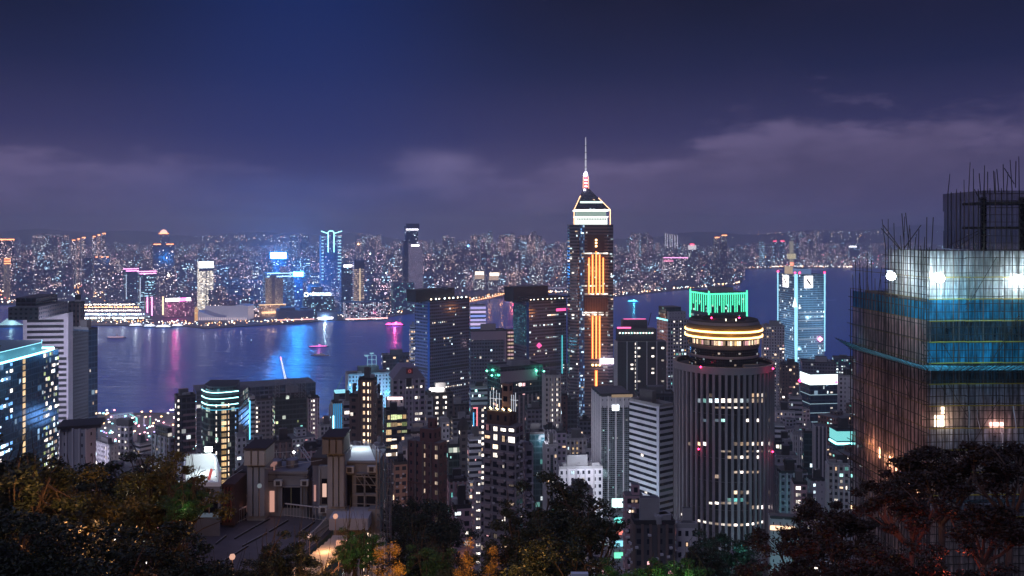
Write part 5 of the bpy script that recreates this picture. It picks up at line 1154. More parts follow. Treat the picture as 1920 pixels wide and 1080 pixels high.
# house-shaped tower
b = T('grey purple tower with a gabled top like a house and a dark red emblem', 733, 736, 797, 712, 540, 8, 'purple', dict(p=.02, cols=((1, .72), (1, .8), (1, .88)), colp=.3), 3.4, 3.3, 0)
a_, d_, L2, n_ = b.face(1); g0, g1, gt = b.pt(1, 0, b.z1), b.pt(1, 1, b.z1), b.pt(1, .5, ZT(686, 540)); g2 = b.pt(1, .28, ZT(692, 540)); g3 = b.pt(1, .72, ZT(692, 540)); bk = -n_ * 20
mb = MB(); G_ = [g0, g1, b.pt(1, .75, ZT(691, 540)), b.pt(1, .3, ZT(689, 540))]; mb.face(G_); mb.face([p + bk for p in G_[::-1]])
for i in range(1, 4): mb.face([G_[i], G_[i] + bk, G_[(i + 1) % 4] + bk, G_[(i + 1) % 4]][::-1])
b.part('gable', mb, mat('gable_wall', (.22, .19, .24), .8)); b.part('emblem_panel', b.slab(1, .42, .62, ZT(702, 540), ZT(692, 540), .4), mat('emblem_red', (.2, .03, .04), .5)); c_ = b.pt(1, .52, ZT(697, 540), .55)
mb = MB()
for k in range(10): mb.bar((c_.x + .8 * math.cos(k * .628), c_.y, c_.z + .8 * math.sin(k * .628)), (c_.x + .8 * math.cos(k * .628 + .63), c_.y, c_.z + .8 * math.sin(k * .628 + .63)), .14, 4)
b.part('emblem_ring', mb, glow('dull_red', (.7, .15, .15), .8)); b.part('dark_recess', b.slab(1, .38, .62, ZT(727, 540), ZT(710, 540), .2), M_DARK)
b.windows(63, 0, us=(.36, .66), cols=((1, .44), (1, .56)), zlo=ZT(728, 540), zhi=ZT(706, 540), w=1.3, h=1.3)
b = T('squat glass office with glowing lime green floors above an orange lit base', 719, 724, 763, 776, 430, 8, 'dark', None, 2.6, 3.6, 1); b.windows(65, .9, ('green', 'green', 'amber'), faces=(1,), zlo=ZT(815, 430), us=(.08, 1), w=2.5, h=2.0); b.windows(66, .35, ('warm', 'white', 'dim'), faces=(1,), zlo=ZT(873, 430), zhi=ZT(815, 430), w=2.4, h=1.4)
T('small white block crowned by a strip of pinkish lamps on its roof', 725, 728, 757, 748, 470, 8, 'pale', None, 3, 3.3, 0).part('roof_lamps', MB().box((KX(741, 470), 469, ZT(746, 470)), (8, .6, 1.2)), glow('pinkwhite_lamps', (1, .7, .7), 4))
T('orange lit apartment block with rows of small openings', 736, 739, 764, 872, 380, 8, 'orange', res(.25), 2.4, 3.2, 1, name='apartment_block'); 
b = T('charcoal tower with four columns of white lights and a lamp cluster on top', 798, 803, 850, 741, 560, 8, 'char', dict(p=.01, cols=((1, .28), (1, .36), (1, .62), (1, .72)), colp=.75), 3, 3.3, 1); b.part('roof_lamps', MB().box(tuple(b.pt(1, .35, b.z1 + 3, -2)), (9, 3, 1.4)), glow('white_lamps', (1, .95, .9), 8)); lamp(b.pt(1, .35, b.z1 + 6, 0), (1, .95, .9), 1500, 1)
T('narrow grey block with pink and yellow shop windows beside the charcoal tower', 797, 799, 812, 750, 540, 8, 'grid', res(.2, ('pink', 'amber', 'warm')), 3, 3.3, 1)
T('low curved dark pavilion roof by the water beside the slate violet gridded tower', 715, 718, 779, 668, 1080, 6, 'dark', off(.05, .1), 4, 4.5, 1, name='pavilion')
b = T('slim cream banded shaft peeping out left of the slate violet gridded tower', 768, 770, 780, 613, 1010, 8, 'whiteband', off(.3, .4, ('warm', 'white')), 3, 3.8, 1)
b = T('squat round cornered block with glowing lilac and blue window bands', 879, 882, 911, 573, 1150, 6, 'whiteband', None, 3, 4.6, 0)
for k in range(12): b.part('glowing_band', b.slab(1, 0, 1, b.z1 - 4.5 - k * 5.3, b.z1 - 1.6 - k * 5.3, .5), glow('lilac_band_%d' % (k % 3), ((.55, .5, 1), (.75, .6, 1), (.3, .4, 1))[k % 3], 1.0))
b = T('dark glass slab framed by a mauve concrete portal right of the slate violet tower', 879, 883, 949, 622, 930, 8, 'slate', off(.05, .15, ('white', 'cool', 'teal')), 3, 3.6, 1); b.part('portal_beam', b.slab(1, 0, 1, b.z1 - 9, b.z1, .8), mat('mauve_concrete', (.3, .22, .27))); b.part('portal_post', b.slab(1, .95, 1, b.z0, b.z1 - 9, .8), MATS['mauve_concrete'])
b = T('slim tower with glowing pink and cream window bands beside the mauve portal', 949, 951, 963, 618, 960, 8, 'redb', None, 3, 3.6, 0)
for k in range(26): b.part('lit_band', b.slab(1, .1, .95, b.z1 - 4 - k * 4.0, b.z1 - 2.2 - k * 4.0, .5), glow('pink_cream_%d' % (k % 2), ((1, .6, .7), (1, .75, .5))[k % 2], .9))
# dark green cornered block in front of the canopy tower
b = T('dark slab tower with green floodlights at its roof corners and a mauve top band', 914, 938, 1018, 692, 640, 26, 'dark', off(.03, .1, ('pink', 'white', 'warm')), 3, 3.6, 1); b.part('mauve_band', b.slab(1, .0, .86, b.z1 - 10, b.z1 - 2, .5), MATS['mauve_concrete'])
for i, u, z in ((0, .1, -4), (0, .5, -6), (1, .82, -3), (1, 1, -4), (0, 0, -66), (1, .97, -66)): p = b.pt(i, u, b.z1 + z, 1.5); beacon(b, p, glow('green_lamp', (.15, 1, .6), 9), .8, 'green_lamp'); lamp(p + (p - Vector((*b.c, p.z))).normalized() * 2.5, (.1, 1, .55), 1600, 1)
for k in range(8): b.part('window_slot', b.slab(1, .12 + .1 * k, .16 + .1 * k, b.z0, b.z1 - 20, .3), mat('slot_wall', (.25, .19, .22)))
b = T('white and blue striped block with cool lit floors left of the green lamp slab', 880, 883, 915, 728, 700, 8, 'whiteband', off(.05, .25, ('cool', 'teal')), 3, 4, 1)
b = T('slim dark block outlined by red and blue neon edges', 884, 887, 916, 764, 520, 8, 'slate', dict(p=.02, cols=((1, .62),), colp=.85), 3, 3.3, 0); b.part('red_neon_edge', b.slab(1, .22, .28, b.z0, b.z1, .5), glow('red_edge', (1, .25, .3), 1.6)); b.part('blue_neon_edge', b.slab(1, 0, .06, b.z0, b.z1 - 3, .5), glow('blue_edge', (.1, .5, 1), 1.5)); b.part('red_cornice', b.slab(1, 0, .3, b.z1 - .6, b.z1, .6), MATS['red_edge'])
b = T('pale slim tower with a curved white rib top right of the green lamp slab', 1017, 1022, 1052, 707, 560, 8, 'beige', dict(p=.02, cols=((1, .42), (1, .78)), colp=.85), 2.6, 3.2, 2)
T('maroon slot sided tower attached right of the pale slim tower', 1051, 1053, 1064, 742, 575, 8, 'redb', res(.1), 2.6, 3.2, 1)
# balcony tower with roof garden
b = T('tall apartment tower with stacked balconies and a lit roof garden', 907, 967, 981, 800, 300, 62, 'balc', None, 3.2, 3.1, 0, name='apartment_tower')
b.windows(71, .22, ('warm', 'white', 'dim', 'amber', 'dim', 'pink'), faces=(0,), w=1.7, h=1.5, zhi=b.z1 - 6); b.windows(72, .12, ('dim', 'white'), faces=(1,), w=1.4, h=1.3); b.windows(73, .85, ('white', 'warm', 'pink'), faces=(0,), w=2.0, h=1.6, zlo=b.z1 - 6)
for k in range(24):
    z = b.z1 - 9 - k * 3.1
    for u in (.14, .56, .86): b.part('balcony', b.slab(0, u - .1, u + .1, z - 1.2, z - .15, 1.1), mat('balcony_wall', (.3, .24, .25)))
b.roofbox(.5, .55, 1.0, .7, 4.5, facade('roof_house', (.14, .07, .05), ww=.3, wh=.4), 'penthouse'); b.roofbox(.5, .38, .5, .22, 14, FM['orange'], 'stair_turret')
mb = MB(); zr = b.z1 + 4.5
for k in range(11): p = b.pt(0, .12 + .078 * k, 0, -2 - 1.5 * math.sin(k * .3)); b.part('white_rod', MB().bar((p.x, p.y, zr), (p.x, p.y, zr + 6.2 + .8 * math.sin(k * 1.3)), .13, 4), glow('white_rod', (.75, .8, .9), .9))
b.part('rod_ring', MB().bar(b.pt(0, .1, zr + 3.8, -2), b.pt(0, .95, zr + 3.8, -3), .1, 4), glow('white_rod', (.75, .8, .9), .9))
for k in range(9): p = b.pt(0, .05 + .1 * k, zr + .8, .3 - 1.4 * (k % 2)); b.part('garden_lamp', MB().lathe(tuple(p), [(0, -.3), (.3, 0), (0, .3)], 6), glow('warm_garden', (1, .75, .35), 10))
lamp(b.pt(0, .6, zr + 3, -2), (1, .75, .4), 500, .5); lamp(b.pt(0, .2, zr + 2, 0), (1, .8, .5), 200, .5)
T('grey stepped annex with pipes right of the balcony tower', 981, 984, 1000, 842, 310, 8, 'grid', res(.06), 2.4, 3.1, 2, name='apartment_block')
# tan, brown and grey crowd below the gabled tower
b = T('dark reddish brown windowless tower with a narrow lit stair strip', 765, 823, 838, 832, 300, 60, 'redb', dict(p=0, cols=((0, .52), (0, .93)), colp=.7, colkind='dim'), 2.6, 3.0, 0); b.roofbox(.5, .4, .9, .45, 4.5, FM['redb'], 'upper_block'); b.roofbox(.5, .33, .4, .2, 8, FM['redb'], 'top_tank_room'); b.part('ledge', b.slab(0, 0, 1, ZT(912, 300), ZT(909, 300), .5), mat('brown_ledge', (.14, .06, .05)))
T('pale grey block with rows of dark square windows left of the reddish brown tower', 748, 753, 790, 842, 390, 8, 'grid', res(.07), 2.8, 3.2, 3, name='apartment_block'); T('wide flat grey block with many roof tanks below the gabled tower', 757, 760, 818, 815, 450, 8, 'plain', res(.05), 2.8, 3.2, 4, name='apartment_block')
T('pale block with a set back roof room right of the charcoal tower', 826, 829, 843, 792, 500, 8, 'pale', res(.05), 2.8, 3.2, 1, name='apartment_block'); T('small white block with a cyan lit sign low beside the pale gridded block', 766, 768, 782, 884, 360, 8, 'pale', res(.25, ('teal', 'cool')), 2.8, 3.2, 1, name='low_block')
b = T('green glass office with a lit restaurant floor right of the reddish brown tower', 838, 841, 866, 838, 440, 8, 'green', off(.1, .2, ('teal', 'amber', 'white')), 2.6, 3.4, 1); b = T('slim dark tower with a pointed domed cap', 861, 863, 876, 806, 430, 8, 'char', dict(p=.02), 2.6, 3.2, 0); b.part('domed_cap', MB().lathe((b.c[0], b.c[1], b.z1), [(3, 0), (2.8, 2), (1.5, 4.6), (0, 6)], 12), M_DARK)
b = T('white apartment block with glowing rows of wide windows behind the balcony tower', 877, 880, 903, 824, 470, 8, 'whiteband', res(.35, ('white', 'warm', 'pink')), 2.6, 3.2, 1, name='apartment_block')
T('mauve block stepping down toward the central tree with dim windows', 885, 888, 909, 930, 340, 8, 'purple', res(.08), 2.4, 3.1, 2, name='apartment_block'); T('pinkish gabled walk up block below the green glass office', 838, 842, 876, 905, 330, 8, 'pink', res(.15, ('teal', 'warm', 'white')), 2.4, 3.1, 2, name='apartment_block')
T('small terraced pink block nearest the dark round trees', 846, 850, 884, 955, 270, 8, 'pink', res(.08), 2.4, 3.0, 2, name='apartment_block'); T('narrow pale slab with twin dot windows left of the balcony tower', 888, 890, 902, 900, 320, 8, 'pale', dict(p=.0, cols=((1, .4), (1, .7)), colp=.8, w=.7, h=.8), 2.4, 3.1, 0, name='apartment_block'); T('low grey tin roofed block at the edge of the villa trees', 733, 740, 775, 975, 290, 8, 'plain', None, 2.4, 3.1, 0, name='low_block')
# centre right crowd
b = T('pale teal gridded tower with a small roof house right of the balcony tower', 984, 987, 1021, 815, 460, 8, 'teal', off(.06, .15, ('teal', 'cool')), 2.2, 3.2, 2); b = T('white framed tower with a tall teal glass centre strip', 1019, 1023, 1046, 838, 450, 8, 'pale', dict(p=.02), 2.6, 3.2, 1); b.part('glass_strip', b.slab(1, .3, .72, b.z0, b.z1 - 4, .25), FM['teal'])
T('old arch topped grey tower between the teal gridded tower and maroon tower', 1018, 1021, 1042, 806, 520, 8, 'purple', dict(p=.03), 2.6, 3.2, 1); T('mauve corner tower with stacked bay windows below the maroon tower', 1041, 1044, 1062, 812, 500, 8, 'purple', res(.08), 2.2, 3.2, 2)
T('dark slim tower full of green dots beneath the tallest skyscraper', 1062, 1064, 1082, 752, 640, 8, 'dark', dict(p=.06, kinds=('teal', 'cool')), 2.6, 3.3, 1); T('pale broken profile block with yellowish stair windows before the tallest skyscraper', 1056, 1062, 1100, 826, 520, 10, 'beige', dict(p=.05, cols=((1, .35), (1, .55)), colp=.7, colkind='amber'), 2.6, 3.2, 3)
T('blue black tower with scattered lights under the tallest skyscraper right leg', 1083, 1086, 1108, 790, 620, 8, 'slate', res(.06), 2.6, 3.3, 2); T('long low pale slab with white roof boxes above the central tree', 1044, 1048, 1130, 880, 430, 8, 'pale', dict(p=.12, kinds=('white', 'cool', 'warm')), 2.6, 3.4, 4, name='low_block')
T('grey block of small flats between the long pale slab and the smooth tower', 1094, 1097, 1115, 845, 500, 8, 'grid', res(.08), 2.6, 3.2, 1, name='apartment_block')
b = T('smooth pale concrete tower enclosing a dark net of teal lit windows', 1110, 1126, 1183, 744, 450, 12, 'plain', None, 2.4, 3.4, 0); b.part('glazed_front', b.slab(1, .0, 1, b.z0, ZT(765, 450), .3), facade('balcony_mesh', (.2, .22, .25), (.01, .02, .03), ww=.8, wh=.62, lit=.02, power=.5, ta=TEAL, tb=WHITE)); b.windows(81, .03, ('teal', 'white', 'dimcool'), faces=(1,), rowp=.05, w=1.8, h=1.1, zhi=ZT(768, 450))
lamp(b.pt(0, .5, b.z1 - 25, 26), (.85, .85, 1), 12000, 4, 'facade_fill'); lamp(b.pt(1, .5, b.z1 - 50, 34), (.6, .9, 1), 9000, 4, 'facade_fill'); b.part('bright_square_lamp', b.slab(1, .38, .6, ZT(770, 450), ZT(760, 450), .6), glow('white_square', (.9, .97, 1), 4)); b.part('tan_fascia', b.slab(1, .36, 1.05, b.z1 - .4, b.z1 + 1, .5), glow('tan_fascia', (1, .7, .45), .28)); b.roofbox(.5, .5, 1, 1, 1.6, M_DARK, 'roof_deck')  # two unseen fill lamps added to brighten this pale tower
b = T('white banded slab block with sharp perspective and pale corner post', 1180, 1237, 1262, 764, 428, 45, 'whiteband', dict(p=.02, rowp=.08, kinds=('white',), w=1.8, h=1.1), 2.6, 3.0, 1)
b.part('corner_post', b.slab(0, .92, 1.0, b.z0, b.z1 + .4, .5), mat('corner_white', (.55, .55, .64), .7)); p = b.pt(0, .3, b.z1 + 2, -4); lamp(p, (.2, 1, .8), 700, .5); beacon(b, p, glow('teal_lamp', (.3, 1, .9), 8), .6, 'teal_lamp'); lamp(b.pt(0, .5, b.z1 - 25, 34), (.8, .85, 1), 16000, 4, 'facade_fill'); lamp(b.pt(0, .8, b.z1 - 65, 34), (.8, .85, 1), 22000, 4, 'facade_fill'); lamp(b.pt(1, .6, b.z1 - 40, 30), (.8, .85, 1), 9000, 4, 'facade_fill')  # unseen fill lamps added before the white bands to brighten them
T('dark roofed block with teal lit terrace behind the white banded slab', 1190, 1196, 1266, 742, 520, 8, 'dark', None, 3, 3.3, 2); T('slim brown tower hidden between the white banded slab and the round tower', 1240, 1243, 1268, 790, 450, 8, 'redb', dict(p=.05, cols=((1, .2), (1, .8)), colp=.7), 2.4, 3.1, 1)
b = T('salmon pink stepped apartment tower with two lit stair columns', 1168, 1172, 1206, 930, 260, 8, 'pink', dict(p=.03, cols=((1, .42), (1, .62)), colkind='warm', colp=.85, w=.7, h=.7), 2.2, 3.0, 0, name='apartment_tower'); b.roofbox(.62, .5, .42, .6, 3, FM['pink'], 'stair_house')
b = T('lower salmon wing with a golden lit roof terrace', 1206, 1208, 1225, 942, 262, 8, 'pink', res(.1), 2.2, 3.0, 0, name='apartment_block'); b.part('golden_rail', b.slab(1, 0, 1, b.z1, b.z1 + .7, .3), glow('golden_rail', (1, .6, .25), 2.5)); lamp(b.pt(1, .2, b.z1 + 1.5, .6), (1, .6, .3), 250, .3)
T('dark grimy block of old flats with a few red lit rooms', 1183, 1189, 1266, 985, 240, 8, 'char', dict(p=.05, kinds=('pink', 'dim', 'warm')), 2.6, 3.0, 4, name='apartment_block'); T('pale grey old flats with laundry balconies left of the glittering tree', 1266, 1268, 1308, 990, 245, 8, 'pale', dict(p=.15, kinds=('teal', 'warm', 'dimcool', 'dim')), 2.2, 3.0, 2, name='apartment_block')
b = T('low block with a white lit billboard beside the salmon tower', 1142, 1145, 1168, 962, 330, 8, 'plain', None, 2.4, 3.1, 0, name='low_block'); b.part('billboard', b.slab(1, .1, 1, ZT(951, 330), ZT(935, 330), .4), glow('teal_white_board', (.7, 1, .95), 2.2)); 
for k, c in enumerate(((.2, .9, .8), (1, .25, .2), (.3, .8, 1), (.2, 1, .6))): b.part('shop_sign', b.slab(1, .3, 1, ZT(980 + 22 * k, 330), ZT(970 + 22 * k, 330), .5), glow('shop_sign_%d' % k, c, 1.3))
# right of the tallest skyscraper
b = T('broad black tower with one dashed line of white lamps right of the tallest skyscraper', 1152, 1157, 1250, 641, 770, 8, 'plain', None, 3, 3.6, 0); b.body.data.materials[0] = facade('black_granite', (.05, .045, .055), ww=.1, wh=.2, lit=0); b.windows(85, 0, cols=((1, .30), (1, .44), (1, .72), (1, .92)), colp=.28, w=2.2, h=1.4); b.windows(86, 0, cols=((1, .37),), colp=.97, w=.8, h=2.0)
b.roofbox(.42, .6, .78, .8, ZT(618, 770) - b.z1, facade('black_granite', (.05, .045, .055)), 'upper_storeys'); b.roofbox(.38, .6, .5, .6, ZT(602, 770) - b.z1, facade('black_granite', (.05, .045, .055)), 'top_storeys'); b.part('pink_rooflight', b.slab(1, .0, .28, ZT(616, 770), ZT(613, 770), .6), glow('pink_rooflight', (1, .15, .4), 2)); b.part('pink_top_line', b.slab(1, .15, .6, ZT(600, 770), ZT(598.8, 770), .4, out=-6), MATS['pink_rooflight'])
for k in range(12): p = b.pt(1, .06 + .06 * k, ZT(625, 770), -2); b.part('roof_lamp', MB().lathe(tuple(p), [(0, -.7), (.7, 0), (0, .7)], 6), glow('mixed_lamp_%d' % (k % 3), ((1, .9, .8), (.4, 1, .9), (1, .9, .8))[k % 3], 6))
b.part('rooftop_crane', MB().bar(b.pt(1, .66, ZT(612, 770), -8), b.pt(1, .72, ZT(588, 770), -8), .4, 4), M_DARK)
b = T('grey stepped tower with orange and teal lit strips left of the round tower', 1232, 1252, 1292, 600, 880, 26, 'grid', dict(p=.04, rowp=.12, kinds=('teal', 'amber', 'white', 'cool')), 3, 3.6, 0); b.roofbox(.5, .5, .8, .8, ZT(585, 880) - b.z1, FM['plain'], 'upper_storeys'); b.roofbox(.4, .6, .7, .7, ZT(577, 880) - b.z1, FM['teal'], 'plant_room'); b.part('teal_ledge', b.slab(0, 0, 1, b.z1 - 1, b.z1 + .4, .6), glow('teal_ledge', (.3, .9, 1), 2.2))
b.windows(87, 0, cols=((1, .3), (1, .6)), colp=.8, w=1.2, h=1.2)
b = T('blue lit low block with an orange fascia beside the black tower', 1248, 1251, 1275, 742, 640, 8, 'blue', dict(p=.5, kinds=('cool', 'blue')), 3, 3.3, 0, name='low_block'); b.part('orange_fascia', b.slab(1, 0, .8, b.z1 - 5, b.z1, .4), glow('orange_fascia', (1, .5, .2), .8))
# right of the round tower
T('pale ribbed apartment tower with rosy lit columns right of the round tower drum', 1428, 1432, 1471, 612, 900, 8, 'pale', dict(p=.15, kinds=('pink', 'warm', 'white', 'dim')), 2.6, 3.0, 3, name='apartment_tower')
T('dark mauve wall of offices behind the crown lit glass block', 1500, 1504, 1568, 680, 960, 6, 'slate', off(.02, .03), 3, 3.6, 2); T('brown office tower with dotted windows left of the crown lit glass block', 1462, 1466, 1498, 684, 860, 8, 'brown', dict(p=.12, kinds=('warm', 'white', 'pink')), 3, 3.3, 2)
b = T('blue glass office block wearing a bright white lit crown screen', 1501, 1519, 1570, 722, 690, 26, 'blue', dict(p=.03, rowp=.12, kinds=('white', 'cool', 'green')), 3, 4, 0)
cs = glow('crown_screen_white', (.85, 1, 1), 2.0, True)
for i in (0, 1): b.part('crown_screen', b.slab(i, 0, 1, b.z1 + .1, b.z1 + 8, .5, out=.1), cs); [b.part('floor_line', b.slab(i, 0, 1, b.z1 - 8 - 7 * k, b.z1 - 7.5 - 7 * k, .35), glow('pale_line', (.5, .75, .9), .5)) for k in range(7)]
beacon(b, b.pt(0, .1, b.z1 + 1, 1.2), RED, 1.6); beacon(b, b.pt(1, .93, b.z1 + 2, 1.2), RED, 1.2); b.roofbox(.5, .5, .7, .7, 6, M_DARK)
T('pale lilac slab with small paired windows right of the crown lit block', 1570, 1573, 1606, 706, 720, 8, 'pale', dict(p=.05), 3, 3.6, 1); T('cyan topped low hall at the water right of the crown lit block', 1560, 1563, 1605, 672, 1150, 6, 'blue', dict(p=.3, kinds=('cool', 'teal')), 3, 4, 1, name='low_block')
b = T('short block with glowing aquamarine walls near the bamboo scaffold', 1556, 1569, 1604, 806, 560, 22, 'blue', None, 3, 3.3, 1, name='low_block')
for i in (0, 1): b.part('glowing_wall', b.slab(i, 0, 1, b.z1 - 7, b.z1 - 1, .3), glow('aqua_wall', (.25, .85, .85), .9)); b.part('glowing_ledge', b.slab(i, 0, 1, b.z1 - 9.3, b.z1 - 8, .7), glow('aqua_ledge', (.3, 1, 1), 4, True))
T('dark navy office tower rising beside the glowing aquamarine block', 1524, 1528, 1550, 800, 480, 8, 'plain', None, 3, 3.3, 0, ).body.data.materials.__setitem__(0, facade('navy_wall', (.07, .075, .11), ww=.2, wh=.3))
T('teal dotted office block left of the dark navy tower', 1504, 1507, 1527, 812, 500, 8, 'teal', dict(p=.15, kinds=('teal', 'white', 'cool')), 2.6, 3.3, 2); T('grey block with two bright green windows near its top', 1484, 1487, 1507, 816, 520, 8, 'grid', dict(p=.05, kinds=('teal', 'white')), 2.6, 3.3, 1)
T('white arcade fronted block with rounded balconies right of the round tower', 1450, 1453, 1472, 798, 560, 8, 'whiteband', dict(p=.05), 2.0, 3.3, 1, name='apartment_block'); T('pale block edged by an orange lamp cluster right of the round tower', 1452, 1456, 1490, 772, 640, 8, 'pale', dict(p=.2, kinds=('white', 'warm')), 2.6, 3.2, 2, name='apartment_block'); T('open balconied concrete tower below the brown dotted office tower', 1478, 1481, 1504, 746, 640, 8, 'band', dict(p=.03), 2.6, 3.4, 2, name='apartment_tower')
T('long grey block with green lit rooms right of the round tower shaft', 1450, 1454, 1486, 832, 500, 8, 'teal', dict(p=.15, kinds=('teal', 'white')), 2.6, 3.3, 1); T('pale faceted block with slanted white roofs right of the round tower', 1450, 1455, 1496, 858, 460, 8, 'pale', None, 3, 3.2, 1, name='low_block')
b = T('mauve apartment block with a tall open parapet frame', 1450, 1463, 1514, 888, 420, 18, 'purple', dict(p=.02, kinds=('warm', 'pink')), 2.6, 3.1, 2, name='apartment_block'); T('rose coloured stair tower in front of the mauve framed block', 1484, 1488, 1514, 908, 395, 8, 'pink', dict(p=0, cols=((1, .25), (1, .42)), colkind='white', colp=.9, w=.9, h=1.4), 2.6, 3.1, 1, name='apartment_tower')
b = T('pale two toned block with cyan side wall right of the rose stair tower', 1512, 1522, 1547, 903, 400, 22, 'plain', dict(p=0, cols=((1, .2), (0, .3)), colkind='cool', colp=.9, w=.9, h=1.2), 2.6, 3.1, 1, name='apartment_block'); lamp(b.pt(0, .3, b.z1 - 15, 5), (.2, .9, 1), 1500, 1)
T('twin tower flats with bay windows beside the bamboo scaffold', 1549, 1553, 1602, 872, 430, 8, 'beige', dict(p=.12, kinds=('warm', 'white', 'teal', 'dim')), 2.4, 3.0, 3, name='apartment_tower'); T('small pink flat block with round white lights above the red tinged tree', 1506, 1509, 1535, 950, 340, 8, 'pink', dict(p=0, cols=((1, .3), (1, .8)), colkind='white', colp=.9, w=.9, h=.9), 2.6, 3.1, 1, name='apartment_block')
b = T('low podium with a warm glowing open floor at the foot of the round tower', 1440, 1444, 1520, 972, 380, 6, 'plain', None, 3, 4, 0, name='podium'); b.part('warm_floor', b.slab(1, 0, .6, ZT(993, 380), ZT(985, 380), .4), glow('warm_floor', (1, .65, .4), 2.2)); b.part('dark_rail', b.slab(1, 0, .9, b.z1, b.z1 + 1.2, .3), M_DARK)
T('grey slab of flats between the dark green glass tower and cyan block', 598, 601, 622, 800, 620, 8, 'grid', res(.1), 2.6, 3.2, 1, name='apartment_block'); T('little pale tower left of the orange lit apartment block', 700, 703, 722, 842, 360, 8, 'beige', res(.1), 2.6, 3.1, 1, name='apartment_block'); 
T('plain charcoal block tucked under the slate violet gridded tower', 838, 842, 880, 762, 600, 8, 'char', res(.07), 2.8, 3.3, 3); T('blue tinted flats behind the domed cap tower', 845, 849, 884, 790, 540, 8, 'slate', res(.1), 2.6, 3.2, 3)
T('grey tower with pink dotted rooms behind the roof garden rods', 985, 989, 1018, 768, 600, 8, 'slate', res(.08, ('pink', 'warm', 'white')), 2.6, 3.3, 2); T('dusky block with dim strips right of the mauve portal building', 935, 938, 966, 830, 380, 8, 'char', res(.05), 2.6, 3.2, 2) if False else None
T('low tan warehouse block on the slope behind the central tree', 1060, 1064, 1112, 925, 340, 8, 'beige', res(.08), 2.6, 3.2, 2, name='low_block')

# generic low infill behind and between, all alike
INF = [('dark', 'dim low glass block packed between the towers'), ('grid', 'grey low flats packed between the towers'), ('brown', 'brown low flats packed between the towers'), ('pale', 'pale low flats packed between the towers'), ('purple', 'dull mauve low flats packed between the towers')]
ENV = [(0, 860), (183, 858), (330, 850), (600, 800), (640, 790), (740, 770), (880, 750), (1060, 790), (1150, 770), (1265, 760), (1440, 750), (1500, 735), (1600, 740), (1700, 740)]
def infill():
    r = random.Random(77); k = 0; t = 0
    while k < 290 and t < 26000:
        t += 1
        D = r.uniform(360, 1240); px = r.uniform(183, 1620); x = KX(px, D)
        if D > lerp_tab(x, COAST) - 40: continue
        if any(math.hypot(x - a, D - b) < c + 10.5 for a, b, c in FOOTS): continue
        ye = lerp_tab(px, ENV); zt = min(ZT(ye + r.choice((r.uniform(2, 18), r.uniform(10, 60))), D), 135 if D < 700 else 88); zb = gz(x, D) - 2
        if px < 340 and D > 620: continue
        if zt < zb + 14: continue
        mk, lab = INF[r.randrange(5)]; w_ = r.uniform(7, 12)
        q = rect(x, D, w_ * 2, w_ * 1.5, math.radians(r.choice((12, 30, -20)) - px * 0 ))
        b = Bld('low_block', lab, [q[3], q[0], q[1], q[2]], zb, zt, FM[mk], 2.8, 3.2, group='infill blocks: ' + lab)
        b.roofbox(r.uniform(.3, .7), .5, .3, .4, r.uniform(2.5, 5), FM[mk], 'lift_house')
        b.windows(t, .2, ('warm', 'white', 'cool', 'dim', 'teal', 'pink'), w=1.6, h=1.3); k += 1
infill()
def street_dots():
    r = random.Random(91); mb = MB(); k = 0
    ms = (glow('street_sodium', (1, .5, .22), 9), glow('street_white', (1, .9, .8), 9), glow('street_teal', (.3, .95, .9), 6), glow('street_pink', (1, .4, .5), 6))
    while k < 2600:
        D = r.uniform(280, 1300); px = r.uniform(150, 1640); x = KX(px, D)
        cl = lerp_tab(x, COAST)
        if D > cl - 15: D = cl - r.uniform(4, 30); x = KX(px, D)
        k += 1
        if any(abs(x - a) < c * .8 and abs(D - b) < c * .8 for a, b, c in FOOTS): continue
        q = D / 600 * .8; mb.box((x, D, gz(x, D) + (r.choice((6, 8, 10, 14, 20)) if D < cl - 120 else 5)), (q, q, q * .8), 0, r.choice((0, 0, 1, 1, 2, 3)))
    tag(mb.build('street_lights', ms), 'countless street lamps and shop lights down between the towers', 'lights', kind='stuff')
street_dots()

